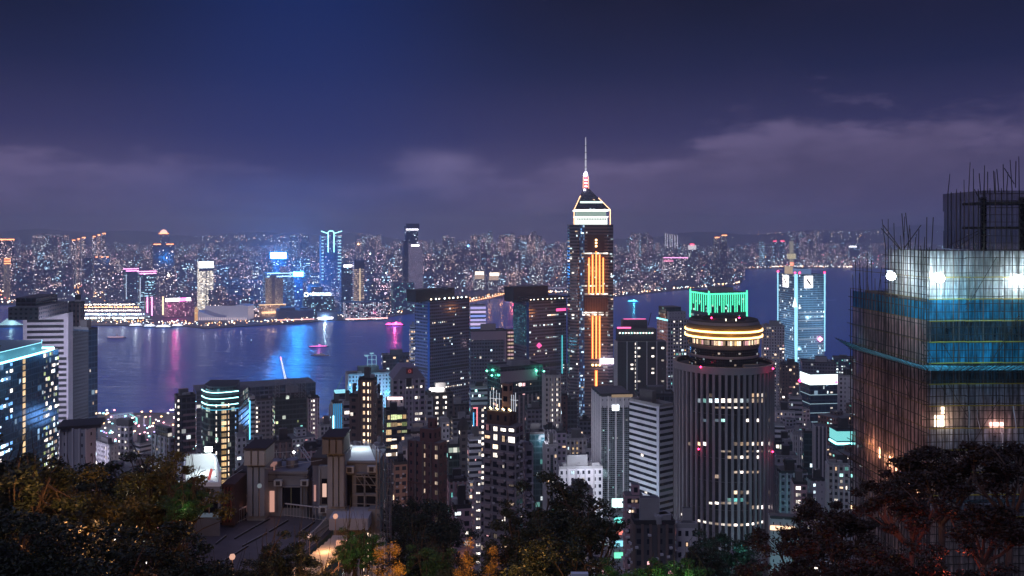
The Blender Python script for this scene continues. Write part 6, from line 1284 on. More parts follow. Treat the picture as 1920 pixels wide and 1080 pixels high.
# reclamation site, lit cranes and mounds
def site():
    e = MB(); r = random.Random(8)
    x0, x1 = KX(183, 1180), KX(335, 1180)
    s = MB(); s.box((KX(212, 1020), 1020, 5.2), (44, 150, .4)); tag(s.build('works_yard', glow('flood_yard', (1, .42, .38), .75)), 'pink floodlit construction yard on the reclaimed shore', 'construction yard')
    cols_ = (glow('site_violet', (.5, .45, 1), 3), glow('site_pink', (1, .4, .6), 3), glow('site_cyan', (.3, .9, 1), 4), glow('site_white', (1, .9, .9), 5))
    for i in range(260):
        px = r.uniform(183, 600); D = r.uniform(950, 1250); 
        if 225 < px < 330 or px < 225: D = r.uniform(900, 1255)
        x = KX(px, D); e.box((x, D, 5 + r.uniform(.5, 5)), (1.6, 1.6, 1.0), r.random(), r.choice((0, 0, 1, 2, 3)))
    tag(e.build('site_lights', cols_), 'scatter of violet, pink and cyan work lights on the reclaimed shore', 'lights', kind='stuff')
    for i in range(16):
        px = r.uniform(190, 330); D = r.uniform(980, 1240); lamp((KX(px, D), D, 22), r.choice(((.6, .5, 1), (1, .4, .5), (.3, .8, 1), (1, .6, .5))), 9000, 1, 'work_light')
    labs = ('long cyan lit shed roof on the reclaimed shore', 'violet lit heap of site cabins at the water edge', 'pinkish site office beside the pink yard', 'blue sided shed nearest the gridded block')
    for (a, b_, D, h, m), lb in zip(((280, 312, 1120, 5, (.3, .5, .6)), (205, 250, 1235, 7, (.4, .38, .5)), (250, 272, 1060, 5, (.5, .35, .4)), (262, 300, 930, 7, (.1, .3, .5))), labs):
        f = foot4(a, a + 2, b_, D, 10); bl = Bld('site_shed', lb, f, 4, 4 + h, facade('shed_%d' % a, m, ww=.4, wh=.3), 4, 4, body='shed_walls', cat='shed', roof=mat('shed_roof_%d' % a, m, .6))
    crane('site_crane', 'small teal lit crane arching over the reclamation site', 256, 783, 243, 776, 1210, glow('teal_jib', (.2, .9, .8), 2), 0, glow('teal_jib', (.2, .9, .8), 2))
    crane('site_crane', 'pale straight piling rig on the reclamation site', 270, 800, 270, 781, 1200, glow('pale_jib', (.7, .6, .9), .8), 0, M_METAL)
    crane('site_crane', 'green lit piling rig right of the pale one', 281, 800, 282, 781, 1190, glow('green_jib', (.1, .7, .5), 1.0), 0, M_METAL)
site()
# street lamps' light on the district (the lamps themselves are far below between the towers)
r_ = random.Random(55)
for i in range(170):
    D = r_.uniform(330, 1100); px = r_.uniform(190, 1620); x = KX(px, D)
    if any(math.hypot(x - a, D - b) < c + 3 for a, b, c in FOOTS): continue
    lamp((x, D, gz(x, D) + 16), r_.choice(((1, .55, .35), (1, .75, .6), (1, .45, .5), (.6, .8, 1), (.3, .9, .9))), (54000 if D < 700 else 22000), 2)
# ------------------------------------------------------------------ tower wrapped in bamboo scaffold and nets
def net_mat(name, color, alpha):
    if name in MATS: return MATS[name]
    m = bpy.data.materials.new(name); m.use_nodes = True; t = NT(m.node_tree); t.n.clear()
    uv = t.new('ShaderNodeUVMap', uv_map='UVMap'); s = t.new('ShaderNodeSeparateXYZ', i0=uv.outputs[0])
    c = t.new('ShaderNodeCombineXYZ', i0=t.m('MULTIPLY', s.outputs[0], 3.2), i1=t.m('MULTIPLY', s.outputs[1], .22))
    fold = t.noise(c.outputs[0], 1.0, 5, .65); c2 = t.new('ShaderNodeCombineXYZ', i0=s.outputs[0], i1=s.outputs[1]); blot = t.noise(c2.outputs[0], .5, 4, .6)
    k = t.m('MULTIPLY', t.m('MULTIPLY_ADD', t.m('POWER', fold, 3), 6.0, .12), t.m('MULTIPLY_ADD', blot, 1.0, .45))
    vm = t.new('ShaderNodeVectorMath', operation='SCALE'); vm.inputs[0].default_value = color; t.l.new(k, vm.inputs['Scale'])
    d = t.new('ShaderNodeBsdfDiffuse'); t.l.new(vm.outputs[0], d.inputs[0]); tr = t.new('ShaderNodeBsdfTranslucent'); t.l.new(vm.outputs[0], tr.inputs[0])
    m1 = t.new('ShaderNodeMixShader', i0=.4); t.l.new(d.outputs[0], m1.inputs[1]); t.l.new(tr.outputs[0], m1.inputs[2])
    tp = t.new('ShaderNodeBsdfTransparent'); m2 = t.new('ShaderNodeMixShader'); t.l.new(t.m('MULTIPLY_ADD', fold, .5, alpha - .25, clamp=True), m2.inputs[0]); t.l.new(tp.outputs[0], m2.inputs[1]); t.l.new(m1.outputs[0], m2.inputs[2])
    t.l.new(m2.outputs[0], t.new('ShaderNodeOutputMaterial').inputs[0]); MATS[name] = m; return m
def scaffold_tower():
    C = Vector((55.4, 118, 0)); L = Vector((53.7, 140.5, 0)); Rr = [C + Vector((x, y, 0)) for x, y in ((0, 0), (5, .35), (10, .5), (15, .7), (20, 1.2), (25, 2.0), (31, 3.4))]
    zt, zl, zb, zu = 267.2, 260.3, 198, 275.2
    e = empty('wrapped_tower', (66, 129, zb), 'large building wrapped in bamboo poles and debris nets under blinding white floodlights', 'building under repair')
    NW = [net_mat('net_white', (.75, .8, .82), .75), net_mat('net_blue', (.04, .30, .50), .85), net_mat('net_brown', (.72, .50, .48), .78), net_mat('net_grey', (.5, .56, .68), .62), net_mat('net_dark', (.06, .10, .14), .8), net_mat('net_beige', (.62, .52, .5), .58), net_mat('net_black', (.016, .014, .02), .66)]
    mid = C.lerp(L, .5)
    inset = 1.7
    def faces_line(kind):
        return {'R': Rr, 'La': [C, mid], 'Lb': [mid, L], 'U': [Rr[1].lerp(Rr[2], .5) , Rr[3], Rr[4], Rr[5], Rr[6]]}[kind]
    # core walls
    core = facade('raw_wall', (.22, .2, .2), (.01, .012, .016), ww=.4, wh=.5, lit=0)
    cf = [(mid.x + 2, mid.y), (C.x + 1.8, C.y + 1.8), (Rr[3].x, Rr[3].y + 1.8), (Rr[6].x, Rr[6].y + 1.8), (Rr[6].x, 150), (mid.x + 10, 150)]
    MB().prism(cf, zb, zt - .6, 3, 3, 0, 1).build('inner_walls', [core, M_ROOF], e)
    MB().prism([(L.x + 2, L.y + .5), (mid.x + 2.2, mid.y + .2), (mid.x + 9.8, 149.8), (L.x + 6, 149.8)], zb, zl - .6, 3, 3, 0, 1).build('inner_walls', [core, M_ROOF], e)
    for k in range(4): MB().box((67.5 + 5.5 * k, 127, (zt + zu) / 2 - .6), (.6, .6, zu - zt)).build('upper_column', core, e)
    MB().box((76, 127, zu - 1.5), (19, 8, .35)).build('upper_slab', core, e); MB().box((76, 127, zt + 3), (19, 8, .35)).build('upper_slab', core, e)
    # nets, one storey at a time
    levels = [zt - .1, 263.6, 260.7, 257.8, 255.0, 252.2, 249.4, 246.5, 243.5, 240.6, 237.6, 234.6, 231.6, 228.5, 222, 212, zb]
    rc = [0, 0, 1, 4, 1, 4, 3, 5, 3, 5, 5, 3, 5, 5, 5, 5]; lc = [0, 0, 1, 2, 2, 2, 2, 2, 2, 2, 2, 2, 5, 5, 2, 2]
    def panel(line, z1, z0, m, out=0, name='debris_net'):
        mb = MB(); u = 0; line = [Vector(p) for p in line]
        for a, b in zip(line, line[1:]):
            d = b - a; ln = d.length; n = Vector((d.y, -d.x, 0)).normalized(); ns = max(1, round(ln / 1.2))
            for k in range(ns):
                p, q = a + d * (k / ns), a + d * ((k + 1) / ns); bulge = lambda s: .1 * math.sin(s * 2.3 + z1) 
                P = [(p - n * (.25 + bulge(u)), z0), (q - n * (.25 + bulge(u + ln / ns)), z0), (q - n * (.25 + bulge(u + ln / ns)), z1), (p - n * (.25 + bulge(u)), z1)]
                mb.face([(v.x, v.y, z) for v, z in P], [(u, z0), (u + ln / ns, z0), (u + ln / ns, z1), (u, z1)]); u += ln / ns
        return mb.build(name, m, e)
    def flip(l): return list(reversed(l))
    for i in range(len(levels) - 1):
        z1, z0 = levels[i], levels[i + 1]
        panel(Rr, z1, z0, NW[rc[i]])
        if z1 > zl + 1: panel(flip(faces_line('La')), z1, z0, NW[lc[i]])
        else: panel(flip([C, L]), z1 if i != 2 else min(z1, zl), z0, NW[lc[i]])
    for z1, z0 in ((zu, 272.6), (272.6, 269.8), (269.8, zt)): panel(faces_line('U'), z1, z0, NW[6]); panel([Rr[1].lerp(Rr[2], .5) + Vector((.3, 12, 0)), Rr[1].lerp(Rr[2], .5)], z1, z0, NW[6])
    # poles
    bam = mat('bamboo', (.03, .022, .02), .6, noise=.4, nscale=2); bam2 = mat('bamboo_pale', (.10, .07, .06), .6, noise=.4, nscale=2); yel = mat('yellow_band', (.36, .27, .03), .7, noise=.5, nscale=1.5)
    r = random.Random(12); cnt = 0
    def along(line, s):
        line = [Vector(p) for p in line]
        for a, b in zip(line, line[1:]):
            ln = (b - a).length
            if s <= ln: d = (b - a) / ln; return a + d * s, Vector((d.y, -d.x, 0))
            s -= ln
        return line[-1], n_
    def lens(line): return sum((Vector(b) - Vector(a)).length for a, b in zip(line, line[1:]))
    n_ = Vector((0, -1, 0))
    def verticals(line, ztop, z0, step, nrm, tall=0, every=.3):
        s = .05; tot = lens(line)
        while s < tot:
            p, n = along(line, s); n = n if nrm is None else nrm; ex = r.uniform(.1, .7) + (r.uniform(1.2, 4.2) if r.random() < every else 0); lean = r.uniform(-.25, .25) * (ex / 2)
            mb = MB(); a = p + n * .12; mb.bar((a.x, a.y, z0), (a.x + .05 * r.uniform(-1, 1), a.y, ztop), .075, 5, .07); mb.bar((a.x, a.y, ztop - .1), (a.x + lean, a.y, ztop + ex), .07, 5, .045)
            mb.build('bamboo_upright', bam if r.random() < .75 else bam2, e); s += step * r.uniform(.75, 1.25)
    verticals(Rr, zt, zb, 1.05, None, every=.22); verticals([mid, C], zt, zb, .85, Vector((-1, 0, 0)), every=.6); verticals([L, mid], zl, zb, .85, Vector((-1, 0, 0)), every=.45)
    U = faces_line('U'); verticals(U, zu, zt, .9, None, every=.6); verticals([U[0] + Vector((.3, 10, 0)), U[0]], zu, zt, 1.3, Vector((-1, 0, 0)), every=.5)
    hz = {'R': MB(), 'L': MB(), 'U': MB(), 'Rr': MB()}
    def horizontals(mb, line, z0, z1, step, nrm=None, stick=.5):
        z = z0
        while z < z1:
            pts = [Vector(p) for p in line]; dz = r.uniform(-.08, .08)
            for k, (a, b) in enumerate(zip(pts, pts[1:])):
                d = (b - a).normalized(); n = nrm or Vector((d.y, -d.x, 0)); A = a - (d * r.uniform(.3, 1.1) if k == 0 else d * 0); B = b + (d * r.uniform(.2, .6) if k == len(pts) - 2 else d * .15)
                mb.bar((A + n * .16).to_tuple()[:2] + (z + dz,), (B + n * .16).to_tuple()[:2] + (z + r.uniform(-.06, .06),), .06, 4)
            z += step
    horizontals(hz['R'], Rr, zb + 8, zt, 1.02); horizontals(hz['L'], [L, C], zb + 8, zl, 2.05, Vector((-1, 0, 0))); horizontals(hz['L'], [mid, C], zl, zt, 1.0, Vector((-1, 0, 0))); horizontals(hz['U'], U, zt, zu + .2, .95)
    for k in 'RLU': tag(hz[k].build('bamboo_ledgers', bam, e), kind='stuff')
    for k in range(16):
        s = r.uniform(0, 27); p, n = along(Rr, s); z = r.uniform(225, 262); ln = r.uniform(3, 7); sg = r.choice((-1, 1)); MB().bar((p.x, p.y - .25, z), (p.x + sg * ln * .6, p.y - .2, z + ln), .045, 4).build('diagonal_brace', bam, e)
    for k in range(8): p = L.lerp(C, r.random()); z = r.uniform(230, 255); MB().bar((p.x - .25, p.y, z), (p.x - .25, p.y + r.choice((-4, 4)), z + 5), .045, 4).build('diagonal_brace', bam, e)
    for t, z in ((.3, 243), (.75, 246), (.2, 256), (.6, 231)): p = C.lerp(L, t); lamp((p.x - 4.5, p.y - 1, z), (1, .62, .5), 150, .5, 'net_fill')  # added warm fill lamps that brighten the left nets
    for s_ in (4, 13, 22): p, n = along(Rr, s_); lamp((p.x, p.y - 4.5, 240), (.7, .75, 1), 110, .5, 'net_fill')  # added cool fill for the lower right nets
    # raking poles on the roof edge
    for (xa, ya, xb, yb, D) in ((1652, 428, 1690, 470, 124), (1656, 422, 1688, 466, 124), (1727, 422, 1695, 466, 121), (1691, 400, 1696, 468, 122), (1698, 399, 1705, 466, 122), (1738, 407, 1737, 468, 119), (1750, 407, 1747, 468, 119), (1723, 430, 1722, 468, 120), (1834, 433, 1775, 462, 121), (1836, 437, 1790, 466, 121), (1883, 315, 1902, 345, 121), (1905, 302, 1904, 352, 121), (1827, 355, 1840, 378, 121), (1852, 322, 1852, 362, 121), (1863, 320, 1865, 362, 121), (1881, 308, 1882, 360, 121), (1869, 317, 1873, 360, 121), (1836, 325, 1839, 362, 121)):
        MB().bar(W(xa, ya, D), W(xb, yb, D), .06, 5).build('raking_pole', bam, e)
    for (xa, ya, yb) in ((1599, 515, 548), (1604, 490, 548), (1612, 489, 548), (1618, 500, 548), (1626, 475, 548), (1634, 487, 548)): MB().bar(W(xa, ya, 138), W(xa + 1, yb, 138), .055, 5).build('raking_pole', bam, e)
    # yellow tie bands at each storey
    for z in levels[1:13]:
        mb = MB(); 
        for a, b in zip(Rr, Rr[1:]): mb.bar((a.x, a.y - .2, z), (b.x, b.y - .2, z + .05), .085, 4)
        mb.build('yellow_band', yel, e)
        MB().bar((L.x - .1, L.y, z), (C.x - .1, C.y, z), .05, 4).build('yellow_band', mat('yellow_band_dull', (.22, .15, .03), .8), e)
    # sloping catch fans
    blue = net_mat('fan_sheet', (.16, .6, .8), .95)
    for z, m in ((251.2, blue), (233.6, net_mat('fan_sheet_low', (.16, .3, .38), .8))):
        f = [L + Vector((-2.2, .5, 1.4)), C + Vector((-1.8, -1.8, 1.0))] + [p + Vector((0, -1.9, .9)) for p in Rr[1:]]; g = [L + Vector((-.1, 0, 0)), C + Vector((-.1, -.1, 0))] + [p + Vector((0, -.15, 0)) for p in Rr[1:]]
        mb = MB(); st = MB(); u = 0
        for k in range(len(f) - 1):
            P = [Vector((p.x, p.y, z + p.z)) for p in (g[k], g[k + 1], f[k + 1], f[k])]; ln = (P[1] - P[0]).length
            mb.face(P, [(u, 0), (u + ln, 0), (u + ln, 2), (u, 2)]); u += ln; nn = max(2, int(ln / .75))
            for j in range(nn + 1): a, b = P[0].lerp(P[1], j / nn), P[3].lerp(P[2], (j + .5) / nn); st.bar(a - Vector((0, 0, .06)), b + (b - a) * r.uniform(.05, .3), .04, 4)
            for t in (.35, .7, 1): st.bar(P[0].lerp(P[3], t), P[1].lerp(P[2], t), .04, 4)
        o = mb.build('catch_fan', m, e); st.build('fan_struts', bam, o)
    # floodlights inside the top lift
    bulb = glow('flood_bulb', (.85, .97, 1), 60, False)
    for px, y, D in ((1671, 518, 123.5), (1762, 522, 117.2), (1912, 525, 118.0)):
        p = W(px, y, D); o = MB().lathe((p.x, p.y, p.z), [(0, -.55), (.45, -.4), (.62, 0), (.45, .4), (0, .55)], 14).build('floodlight', bulb, e, smooth=True)
        MB().box((p.x, p.y + .45, p.z + .7), (.8, .3, .15)).build('lamp_bracket', M_METAL, o)
        dx = Vector((-1.2, -.6, 0)) if px < 1700 else Vector((0, -1.3, 0)); lamp(p + dx, (.72, .95, 1), 900, .4, 'floodlight_beam')
    for p, c, pw in ((W(1800, 560, 115.5), (.15, .65, 1), 800), (W(1690, 575, 119), (.15, .65, 1), 420), (W(1860, 670, 115), (.15, .65, 1), 300), (W(1770, 670, 115), (.15, .65, 1), 300), (W(1900, 610, 115), (.2, .7, 1), 300)): lamp(p, c, pw, .6, 'net_blue_fill')  # added bluish fill for the nets, not lamps of the site
    for k in range(6): p = Rr[0].lerp(Rr[-1], (k + .5) / 6); lamp((p.x, p.y - 1.6, 252.9), (.15, .75, 1), 26, .3, 'fan_fill')  # lamps added above the fans to turn their sheets cyan
    for t in (.12, .85): p = C.lerp(L, t); lamp((p.x - 1.6, p.y, 253.2), (.15, .75, 1), 22, .3, 'fan_fill')
    ribm = net_mat('torn_sheet', (.75, .85, .9), .8)
    for k in range(12):
        p, n = along(Rr, r.uniform(.5, 26)); z = r.choice((263.5, 260.5, 257.6, 254.8, 246.4, 243.4)) + r.uniform(-.5, .5); ln = r.uniform(2, 6); mb = MB(); w0 = r.uniform(.04, .1); x = p.x; zz = z; pr = None
        for j in range(6):
            q = (x + math.sin(j * .9 + k) * .07 + .05 * j, p.y - .32 - .08 * math.sin(j + k), z - ln * j / 5); wq = w0 * (1.2 - .15 * j)
            if pr: mb.face([(pr[0][0] - pr[1], pr[0][1], pr[0][2]), (pr[0][0] + pr[1], pr[0][1], pr[0][2]), (q[0] + wq, q[1], q[2]), (q[0] - wq, q[1], q[2])], [(k, j), (k + .3, j), (k + .3, j + 1), (k, j + 1)])
            pr = (q, wq)
        mb.build('hanging_sheet', ribm, e)
    # lit rooms seen through the nets
    for x0, y0, x1, y1, k in ((1765, 763, 1772, 776, 'warm'), (1762, 779, 1772, 800, 'warm'), (1752, 779, 1760, 800, 'warm'), (1856, 792, 1881, 802, 'pink')):
        D = 119.6; a, b = W(x0, y1, D), W(x1, y0, D); o = MB().box(((a.x + b.x) / 2, D, (a.z + b.z) / 2), (b.x - a.x, .15, b.z - a.z)).build('lit_window', glow('room_' + k, {'warm': (1, .74, .5), 'pink': (1, .5, .42)}[k], 9), e)
    lamp(W(1765, 785, 118.2), (1, .7, .5), 26, .3, 'room_light'); lamp(W(1868, 792, 118.2), (1, .6, .5), 38, .3, 'room_light')
    for t, z, pw in ((.45, 236.5, 260), (.7, 237.5, 220), (.2, 235.5, 160), (.5, 232.0, 120)): p = C.lerp(L, t); lamp((p.x - .9, p.y, z), (1, .48, .25), pw, .3, 'room_light')
    for t, z in ((.40, 236.2), (.47, 236.3), (.54, 236.2), (.62, 236.8), (.14, 234.8), (.22, 235.2)): p = C.lerp(L, t); MB().box((p.x + .3, p.y, z), (.15, .7, 1.5)).build('lit_window', glow('room_orange', (1, .5, .28), 5), e)
scaffold_tower()
# ------------------------------------------------------------------ villa on the slope
def villa():
    STONE = mat('villa_render', (.21, .215, .24), .85, noise=.3, nscale=.8, bump=.1); DK = mat('villa_roof_dark', (.05, .04, .045), .8, noise=.4); GL = mat('villa_glass', (.01, .012, .018), .12); PIL = mat('villa_pillar', (.27, .27, .29), .8, noise=.2, nscale=1)
    WHITE_ = mat('roof_white', (.8, .82, .84), .8, noise=.08, nscale=2); RAIL = mat('iron_rail', (.42, .4, .41), .5, .5); PINKW = glow('villa_lit_room', (1, .5, .4), .6); BR = mat('dark_brick', (.09, .05, .05), .85, noise=.4, nscale=4)
    def pb(e, name, x0, y0, x1, y1, D, dep, m, yb=None):
        a, b = W(x0, y1, D), W(x1, y0, D); return MB().box(((a.x + b.x) / 2, D + dep / 2, (a.z + b.z) / 2), (b.x - a.x, dep, b.z - a.z)).build(name, m, e)
    ZTER = 245.1
    def flutes(e, x0, x1, y0, y1, D, n, m):
        for k in range(n):
            xa = x0 + (x1 - x0) * (k + .12) / n; xb = x0 + (x1 - x0) * (k + .88) / n; pb(e, 'pilaster', xa, y0, xb, y1, D - .28, .3, m)
    # middle house
    e = empty('villa', (KX(520, 78), 82, 238), 'grey villa wing with a fluted chimney stack and dark twin window, middle of the three', 'house')
    pb(e, 'front_wall', 497, 887, 576, 985, 77, 4, STONE); pb(e, 'left_wall', 440, 893, 462, 985, 77.6, 8, STONE); pb(e, 'corner_wall', 576.5, 900, 598, 985, 77.9, 6, mat('villa_side', (.16, .16, .2), .85, noise=.4, nscale=2))
    pb(e, 'chimney_stack', 463, 872, 497, 985, 75.8, 2.6, PIL); flutes(e, 463, 497, 876, 968, 75.8, 3, PIL); pb(e, 'chimney_cap', 457, 843, 498, 873, 75.4, 2.8, mat('cap_pale', (.42, .40, .38), .8, noise=.2)); flutes(e, 458, 497, 846, 872, 75.4, 3, mat('cap_pale', (.42, .4, .38))); pb(e, 'cap_lid', 456, 840.5, 499, 843.5, 75.2, 3.2, DK)
    pb(e, 'left_roof', 439, 884, 466, 893, 77.4, 8, DK); pb(e, 'roof_pit', 502, 880, 585, 886, 80.5, 4, DK)
    a = W(576, 884, 77); 
    pb(e, 'parapet', 496, 884, 577, 888.5, 76.9, .35, STONE); pb(e, 'side_parapet', 575, 878, 577, 888, 77.4, 3.6, STONE); pb(e, 'pink_door_hood', 499, 871, 514, 875, 77.5, 1, glow('dull_pink', (1, .5, .45), .25)); pb(e, 'pink_post', 512.2, 875, 514, 887, 77.5, .3, glow('dull_pink', (1, .5, .45), .25))
    w_ = pb(e, 'twin_window', 529, 914, 563, 952, 76.93, .12, GL); pb(e, 'frame', 545, 914, 546.5, 952, 76.88, .1, mat('frame_olive', (.2, .2, .12))).parent = w_
    for x0, y0, x1, y1 in ((526, 911, 566, 914), (526, 911, 529, 953), (563, 911, 566, 953)): pb(e, 'window_surround', x0, y0, x1, y1, 76.8, .3, STONE)
    pb(e, 'door', 505.5, 921, 514, 960, 76.9, .1, PINKW); pb(e, 'narrow_window', 454, 926, 464, 970, 77.5, .1, GL); pb(e, 'lit_blind', 455.5, 928, 463, 932, 77.4, .1, PINKW); pb(e, 'lit_blind', 456, 942, 463, 960, 77.4, .1, glow('dim_room', (1, .5, .45), .45))
    lamp(W(470, 945, 70), (.55, .65, 1), 30, .4, 'deck_light'); lamp(W(560, 930, 71), (.6, .65, .9), 26, .4, 'deck_light'); lamp(W(509, 925, 75.9), (1, .6, .5), 1.2, .2, 'door_light'); lamp(W(460, 950, 76), (1, .5, .45), 2, .2, 'door_light')
    # right house
    e = empty('villa', (KX(655, 74), 78, 236), 'grey villa wing wrapped in scaffolding with a white floodlit roof, rightmost of the three', 'house')
    pb(e, 'front_wall', 646, 869.5, 708, 968, 73, 5, STONE); pb(e, 'left_wall', 597, 874, 614, 968, 74, 8, STONE); pb(e, 'recess_wall', 586, 868, 597, 965, 76, 5, mat('villa_side', (.16, .16, .2))); pb(e, 'left_roof', 583, 858, 614, 873, 74.5, 7, DK)
    pb(e, 'chimney_stack', 614, 852, 647, 957, 72, 2.6, PIL); flutes(e, 614, 646, 856, 950, 72, 3, PIL); pb(e, 'chimney_cap', 604, 822, 644, 852, 71.6, 2.8, mat('cap_brown', (.2, .18, .17), .8, noise=.2)); flutes(e, 605, 643, 825, 851, 71.6, 3, mat('cap_brown', (.2, .18, .17))); pb(e, 'cap_lid', 603, 819.5, 645, 822.5, 71.4, 3.1, DK); pb(e, 'stack_base', 612, 956, 651, 975, 71.8, 3, STONE)
    # white roof: floor, low parapets, pale back screen
    zr = ZT(866, 73); fl = MB(); fl.face([(-13.6, 73, zr), (-11.2, 73, zr), (-12.6, 78.5, zr), (-14.4, 78.5, zr)]); fl.build('white_roof_deck', WHITE_, e)
    pb(e, 'front_parapet', 646, 865, 706, 869, 72.9, .3, STONE); pb(e, 'roof_box', 641, 842, 655, 860, 76, 1.5, mat('cap_pale', (.42, .4, .38)))
    pb(e, 'white_screen', 655, 841, 688, 850, 80.5, .2, WHITE_); MB().bar(W(650, 864, 73.4), W(700, 842, 80), .05, 4).build('roof_cable', M_METAL, e); MB().bar(W(690, 845, 80), W(724, 838, 82), .07, 4).build('boom', M_METAL, e)
    lamp((-13.2, 77.2, zr + 1.3), (.8, .95, 1), 120, .3, 'roof_flood'); MB().lathe(tuple(W(668, 850, 79.6)), [(0, -.12), (.12, 0), (0, .12)], 8).build('roof_flood_bulb', glow('small_bulb', (.9, 1, 1), 20), e)
    for nm, x0, y0, x1, y1 in (('tall_window', 650, 891, 660, 965), ('window', 668, 890, 682, 925), ('window', 685, 890, 704, 925), ('window', 670, 930, 684, 960), ('window', 687, 930, 704, 960)): pb(e, nm, x0, y0, x1, y1, 72.92, .12, GL)
    for x0, y0, x1, y1 in ((666, 887, 706, 890), (666, 925, 706, 930), (682, 888, 685, 962)): pb(e, 'window_surround', x0, y0, x1, y1, 72.75, .3, STONE)
    pb(e, 'side_window', 603, 898, 613, 945, 73.9, .1, GL); pb(e, 'lit_blind', 604.5, 907, 612, 932, 73.85, .1, glow('dim_room2', (1, .62, .5), .8)); pb(e, 'lit_blind', 588.5, 910, 592, 940, 75.9, .1, glow('dim_room', (1, .5, .45), .45)); lamp(W(607, 920, 72.8), (1, .6, .5), 1.2, .2, 'door_light')
    pb(e, 'terrace_slab', 617, 972, 690, 994, 70, 3, mat('slab_grey', (.36, .36, .42), .8, noise=.2)); pb(e, 'lower_room', 625, 990, 680, 1030, 71.5, 2, mat('lower_wall', (.3, .22, .16), .8, noise=.3)); pb(e, 'planter', 690, 955, 712, 1000, 71.8, 2, STONE)
    # scaffold and net down the right corner
    sc_ = MB(); r = random.Random(4)
    for x in (706, 712, 719, 726, 733):
        D = 71 + (x - 706) * .16; sc_.bar(W(x, 842 + (x - 706) * .7, D), W(x, 1012, D), .05, 4)
    for y in range(868, 1010, 12): sc_.bar(W(704, y, 71), W(734, y + 1, 75.5), .04, 4); sc_.bar(W(704, y + 3, 72.4), W(734, y + 4, 77), .04, 4)
    for y in range(868, 1000, 24): sc_.bar(W(706, y, 71), W(726, y + 22, 74), .035, 4)
    sc_.build('scaffold_frame', mat('scaffold_steel', (.2, .19, .22), .5, .5), e)
    for x in (672, 684, 696): MB().bar(W(x - 6, 890, 72), W(x + 12, 915, 72.2), .045, 4).build('diagonal_brace', M_METAL, e)
    for y in (893, 908, 928, 944): MB().bar(W(662, y, 72), W(707, y + 2, 72), .04, 4).build('scaffold_rail', M_METAL, e)
    mb = MB(); top = [(644, 832, 80), (665, 826, 80), (690, 827, 79), (708, 838, 77), (722, 852, 75.5), (733, 868, 75)]
    for (xa, ya, da), (xb, yb, db) in zip(top, top[1:]): mb.face([W(xa, ya + 16, da), W(xb, yb + 16, db), W(xb, yb, db), W(xa, ya, da)], [(xa * .05, 0), (xb * .05, 0), (xb * .05, 1), (xa * .05, 1)])
    mb.face([W(722, 860, 75.4), W(734, 868, 75.4), W(735, 1008, 75.4), W(724, 1008, 75.4)], [(0, 0), (1, 0), (1, 9), (0, 9)])
    mb.build('wrap_net', net_mat('net_lilac', (.4, .38, .46), .55), e)
    # left house with the bright white roof pit
    e = empty('villa', (KX(380, 72), 77, 236), 'grey villa wing with a blinding white open roof pit, leftmost of the three', 'house')
    Q = [(-26.6, 72), (-23.7, 72), (-26.0, 77.6), (-28.6, 77.6)]; MB().prism(Q, 236, ZT(912, 72), 3, 3).build('front_wall', [STONE, WHITE_], e); pb(e, 'brick_side', 415.5, 908, 440, 985, 74, 6, BR)
    for k in range(3): pb(e, 'brick_pipe', 419 + 6 * k, 915, 421 + 6 * k, 980, 73.7, .3, mat('pipe_red', (.22, .07, .05), .5))
    z0, z1 = ZT(912, 72), ZT(912, 72) + .9
    for i in range(4):
        a_, b_ = Vector((*Q[i], 0)), Vector((*Q[(i + 1) % 4], 0)); d_ = b_ - a_; c_ = a_.lerp(b_, .5); hh = .35 if i == 0 else 1.2
        MB().box((c_.x, c_.y, z0 + hh / 2 + .01), (d_.length, .16, hh), math.atan2(d_.y, d_.x)).build('pit_parapet', WHITE_, e)
    MB().bar(W(389, 902, 74), W(396, 879, 74), .07, 4).build('red_ladder_rail', glow('red_rail', (1, .15, .15), .5), e); MB().bar(W(392, 903, 74), W(398, 880, 74), .07, 4).build('red_ladder_rail', MATS['red_rail'], e)
    for k in range(4): MB().bar(W(390 + k * 1.7, 899 - 5 * k, 74), W(393 + k * 1.7, 900 - 5 * k, 74), .04, 4).build('rung', MATS['red_rail'], e)
    MB().box((-26.6, 77.7, z0 + 1.6), (.6, .2, .4)).build('flood_panel', glow('flood_panel', (.9, 1, .98), 14, True), e); lamp((-26.2, 75.6, z0 + 1.4), (.85, 1, .97), 160, .3, 'roof_flood')
    MB().bar(W(400, 881, 76), W(426, 880, 80), .05, 4).build('boom', M_METAL, e); MB().bar(W(404, 893, 74), W(432, 900, 79), .05, 4).build('boom', M_METAL, e); MB().bar(W(425, 882, 78), W(432, 904, 79), .04, 4).build('boom', M_METAL, e)
    pb(e, 'dark_window', 369, 941, 408, 962, 71.93, .12, GL); pb(e, 'lit_sill', 372, 962, 412, 970, 71.9, .2, glow('sill_wash', (.6, .75, 1), .12)); pb(e, 'narrow_door', 349, 950, 354, 975, 71.9, .1, glow('dim_room', (1, .5, .45), .45))
    # pipes, joints, coolers and cables that clutter the walls
    for i, (x, y0, y1, D) in enumerate(((518, 890, 960, 76.8), (571, 890, 968, 76.8), (447, 896, 975, 77.4), (663, 872, 888, 72.8), (708.5, 880, 960, 72.9), (600, 880, 960, 73.9))):
        pr = bpy.data.objects['villa' if i in (0, 1, 2) else 'villa.001']; a, b = W(x, y0, D), W(x, y1, D); MB().bar(a, b, .045, 5).build('drain_pipe', M_METAL, pr)
